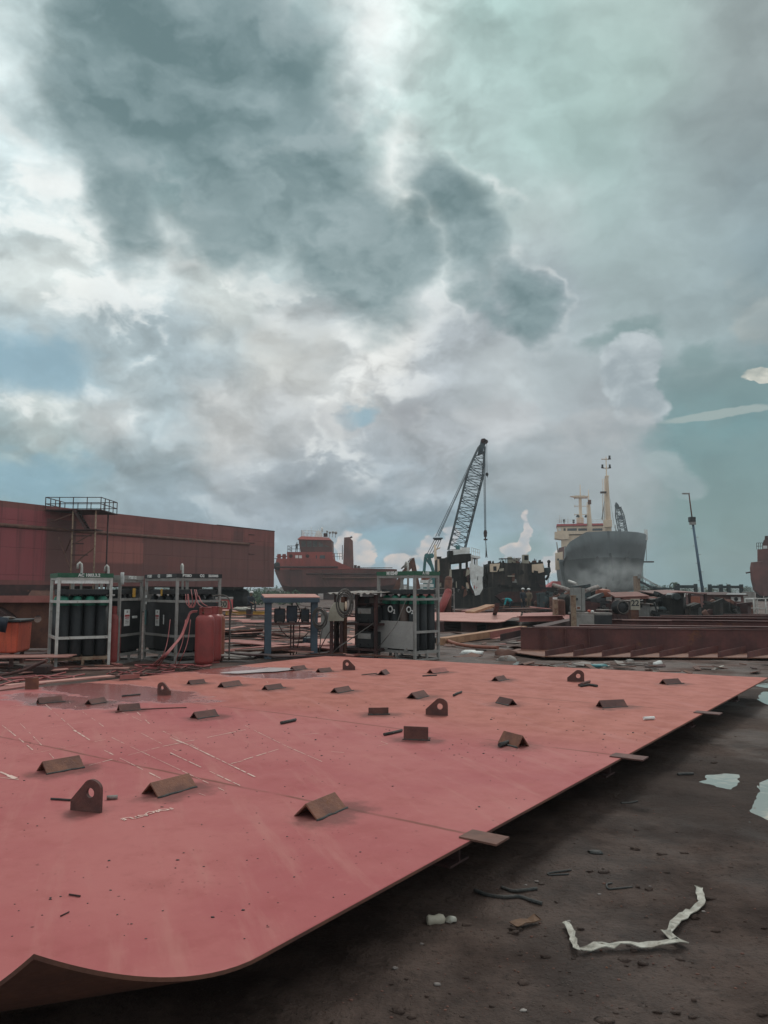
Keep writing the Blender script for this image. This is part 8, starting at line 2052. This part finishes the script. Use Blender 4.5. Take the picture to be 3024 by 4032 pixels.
    for p in m2.polygons:
        c = p.center; best = min(range(len(vs)), key=lambda i: (vs[i] - c).length - rr_[i]); nm = names[best] if best < len(names) else 'hand'
        p.material_index = 2 if nm in ('hd', 'nk', 'lw', 'rw', 'hand') else (1 if nm in ('lh', 'lk', 'la', 'lt', 'rh', 'rk', 'ra', 'rt') or (nm == 'pel' and pose != 'bend') else 0); p.use_smooth = True
    root = thing('person', label, 'person', (X(px, Y), Y, z), face)
    b_ = bpy.data.objects.new('body', m2); COL.objects.link(b_); b_.parent = root
    hd = Vector(J['hd']) * s; hm_ = MB().lathe([(.13 * s, 0), (.12 * s, .06 * s), (.08 * s, .11 * s), (.01, .125 * s)], hd + Vector((0, 0, .02 * s)), 12)
    if hat: hm_.build('helmet', M[hat], root)
    else: MB().ball(hd + Vector((0, .015 * s, .03 * s)), (.108 * s, .11 * s, .10 * s), 10, 7).build('hair', M['black'], root)
    return root
person(1167, 0, YT - 2.0, 1.72, 'person in dark overalls standing on the tug house top with hands raised', 'raise', 'cloth_dark', 'cloth_dark', z=T(1166, 2177)[1] + .01)
person(2008, 0, 56, 1.75, 'person in a bright turquoise shirt bending down before the burnt vessel', 'bend', 'cloth_teal', 'cloth_dark')
person(2058, 0, 55, 1.72, 'person in dark clothes and white helmet, left one of two by the burnt vessel', 'stand', 'cloth_dark', 'cloth_dark', hat='white', face=.5)
person(2082, 0, 56, 1.70, 'person in khaki with white helmet, right one of two by the burnt vessel', 'stand', 'cloth_khaki', 'cloth_khaki', hat='white', face=-.6)
person(984, 0, 46, 1.7, 'person in dark clothes with pale headgear sitting beyond the plastic heap', 'sit', 'cloth_dark', 'cloth_dark', hat='white', face=.8, z=.35)
st_ = wbox('seat_block', 'low block the sitting person beyond the yellow beam rests on', 'block', 974, 2398, 994, 2404, 46, .5, 'rust_dark', None, True); st_.location.y -= .25
# ================================================================== AIR
def volume_mat(name, dens, col, noise_scale=0, aniso=0.0, ramp=None):
    m = bpy.data.materials.new(name); m.use_nodes = True; t = m.node_tree; t.nodes.clear(); n = NT(t)
    out = n.node('ShaderNodeOutputMaterial'); v = n.node('ShaderNodeVolumePrincipled'); n.link(v.outputs[0], out.inputs['Volume'])
    v.inputs['Color'].default_value = (*col, 1); v.inputs['Anisotropy'].default_value = aniso
    if noise_scale:
        tc = n.node('ShaderNodeTexCoord').outputs['Object']
        d = n.vm('LENGTH', n.vm('MULTIPLY', tc, ramp))
        fall = n.step(d, 1.0, 0.25)
        k = n.step(n.noise(tc, noise_scale, 3, .6), .38, .7)
        n.setin(v.inputs['Density'], n.m('MULTIPLY', n.m('MULTIPLY', fall, k), dens))
    else: v.inputs['Density'].default_value = dens
    return m
mb = MB().bb((-900, -320, -1.2), (900, 760, 34))
setting(mb.build('haze', volume_mat('haze', 0.0006, (.80, .86, .88)), fix=True), 'thin pale haze over the yard', 'stuff')
sm = MB().ball((0, 0, 0), (9, 5, 4.2), 16, 10).build('smoke', volume_mat('smoke', 0.20, (.85, .86, .86), .28, .2, (1 / 9, 1 / 5, 1 / 4.2)))
sm.location = (X(2390, 126), 126, 4.0)
setting(sm, 'pale cutting smoke drifting before the bow of the grey ship', 'stuff')
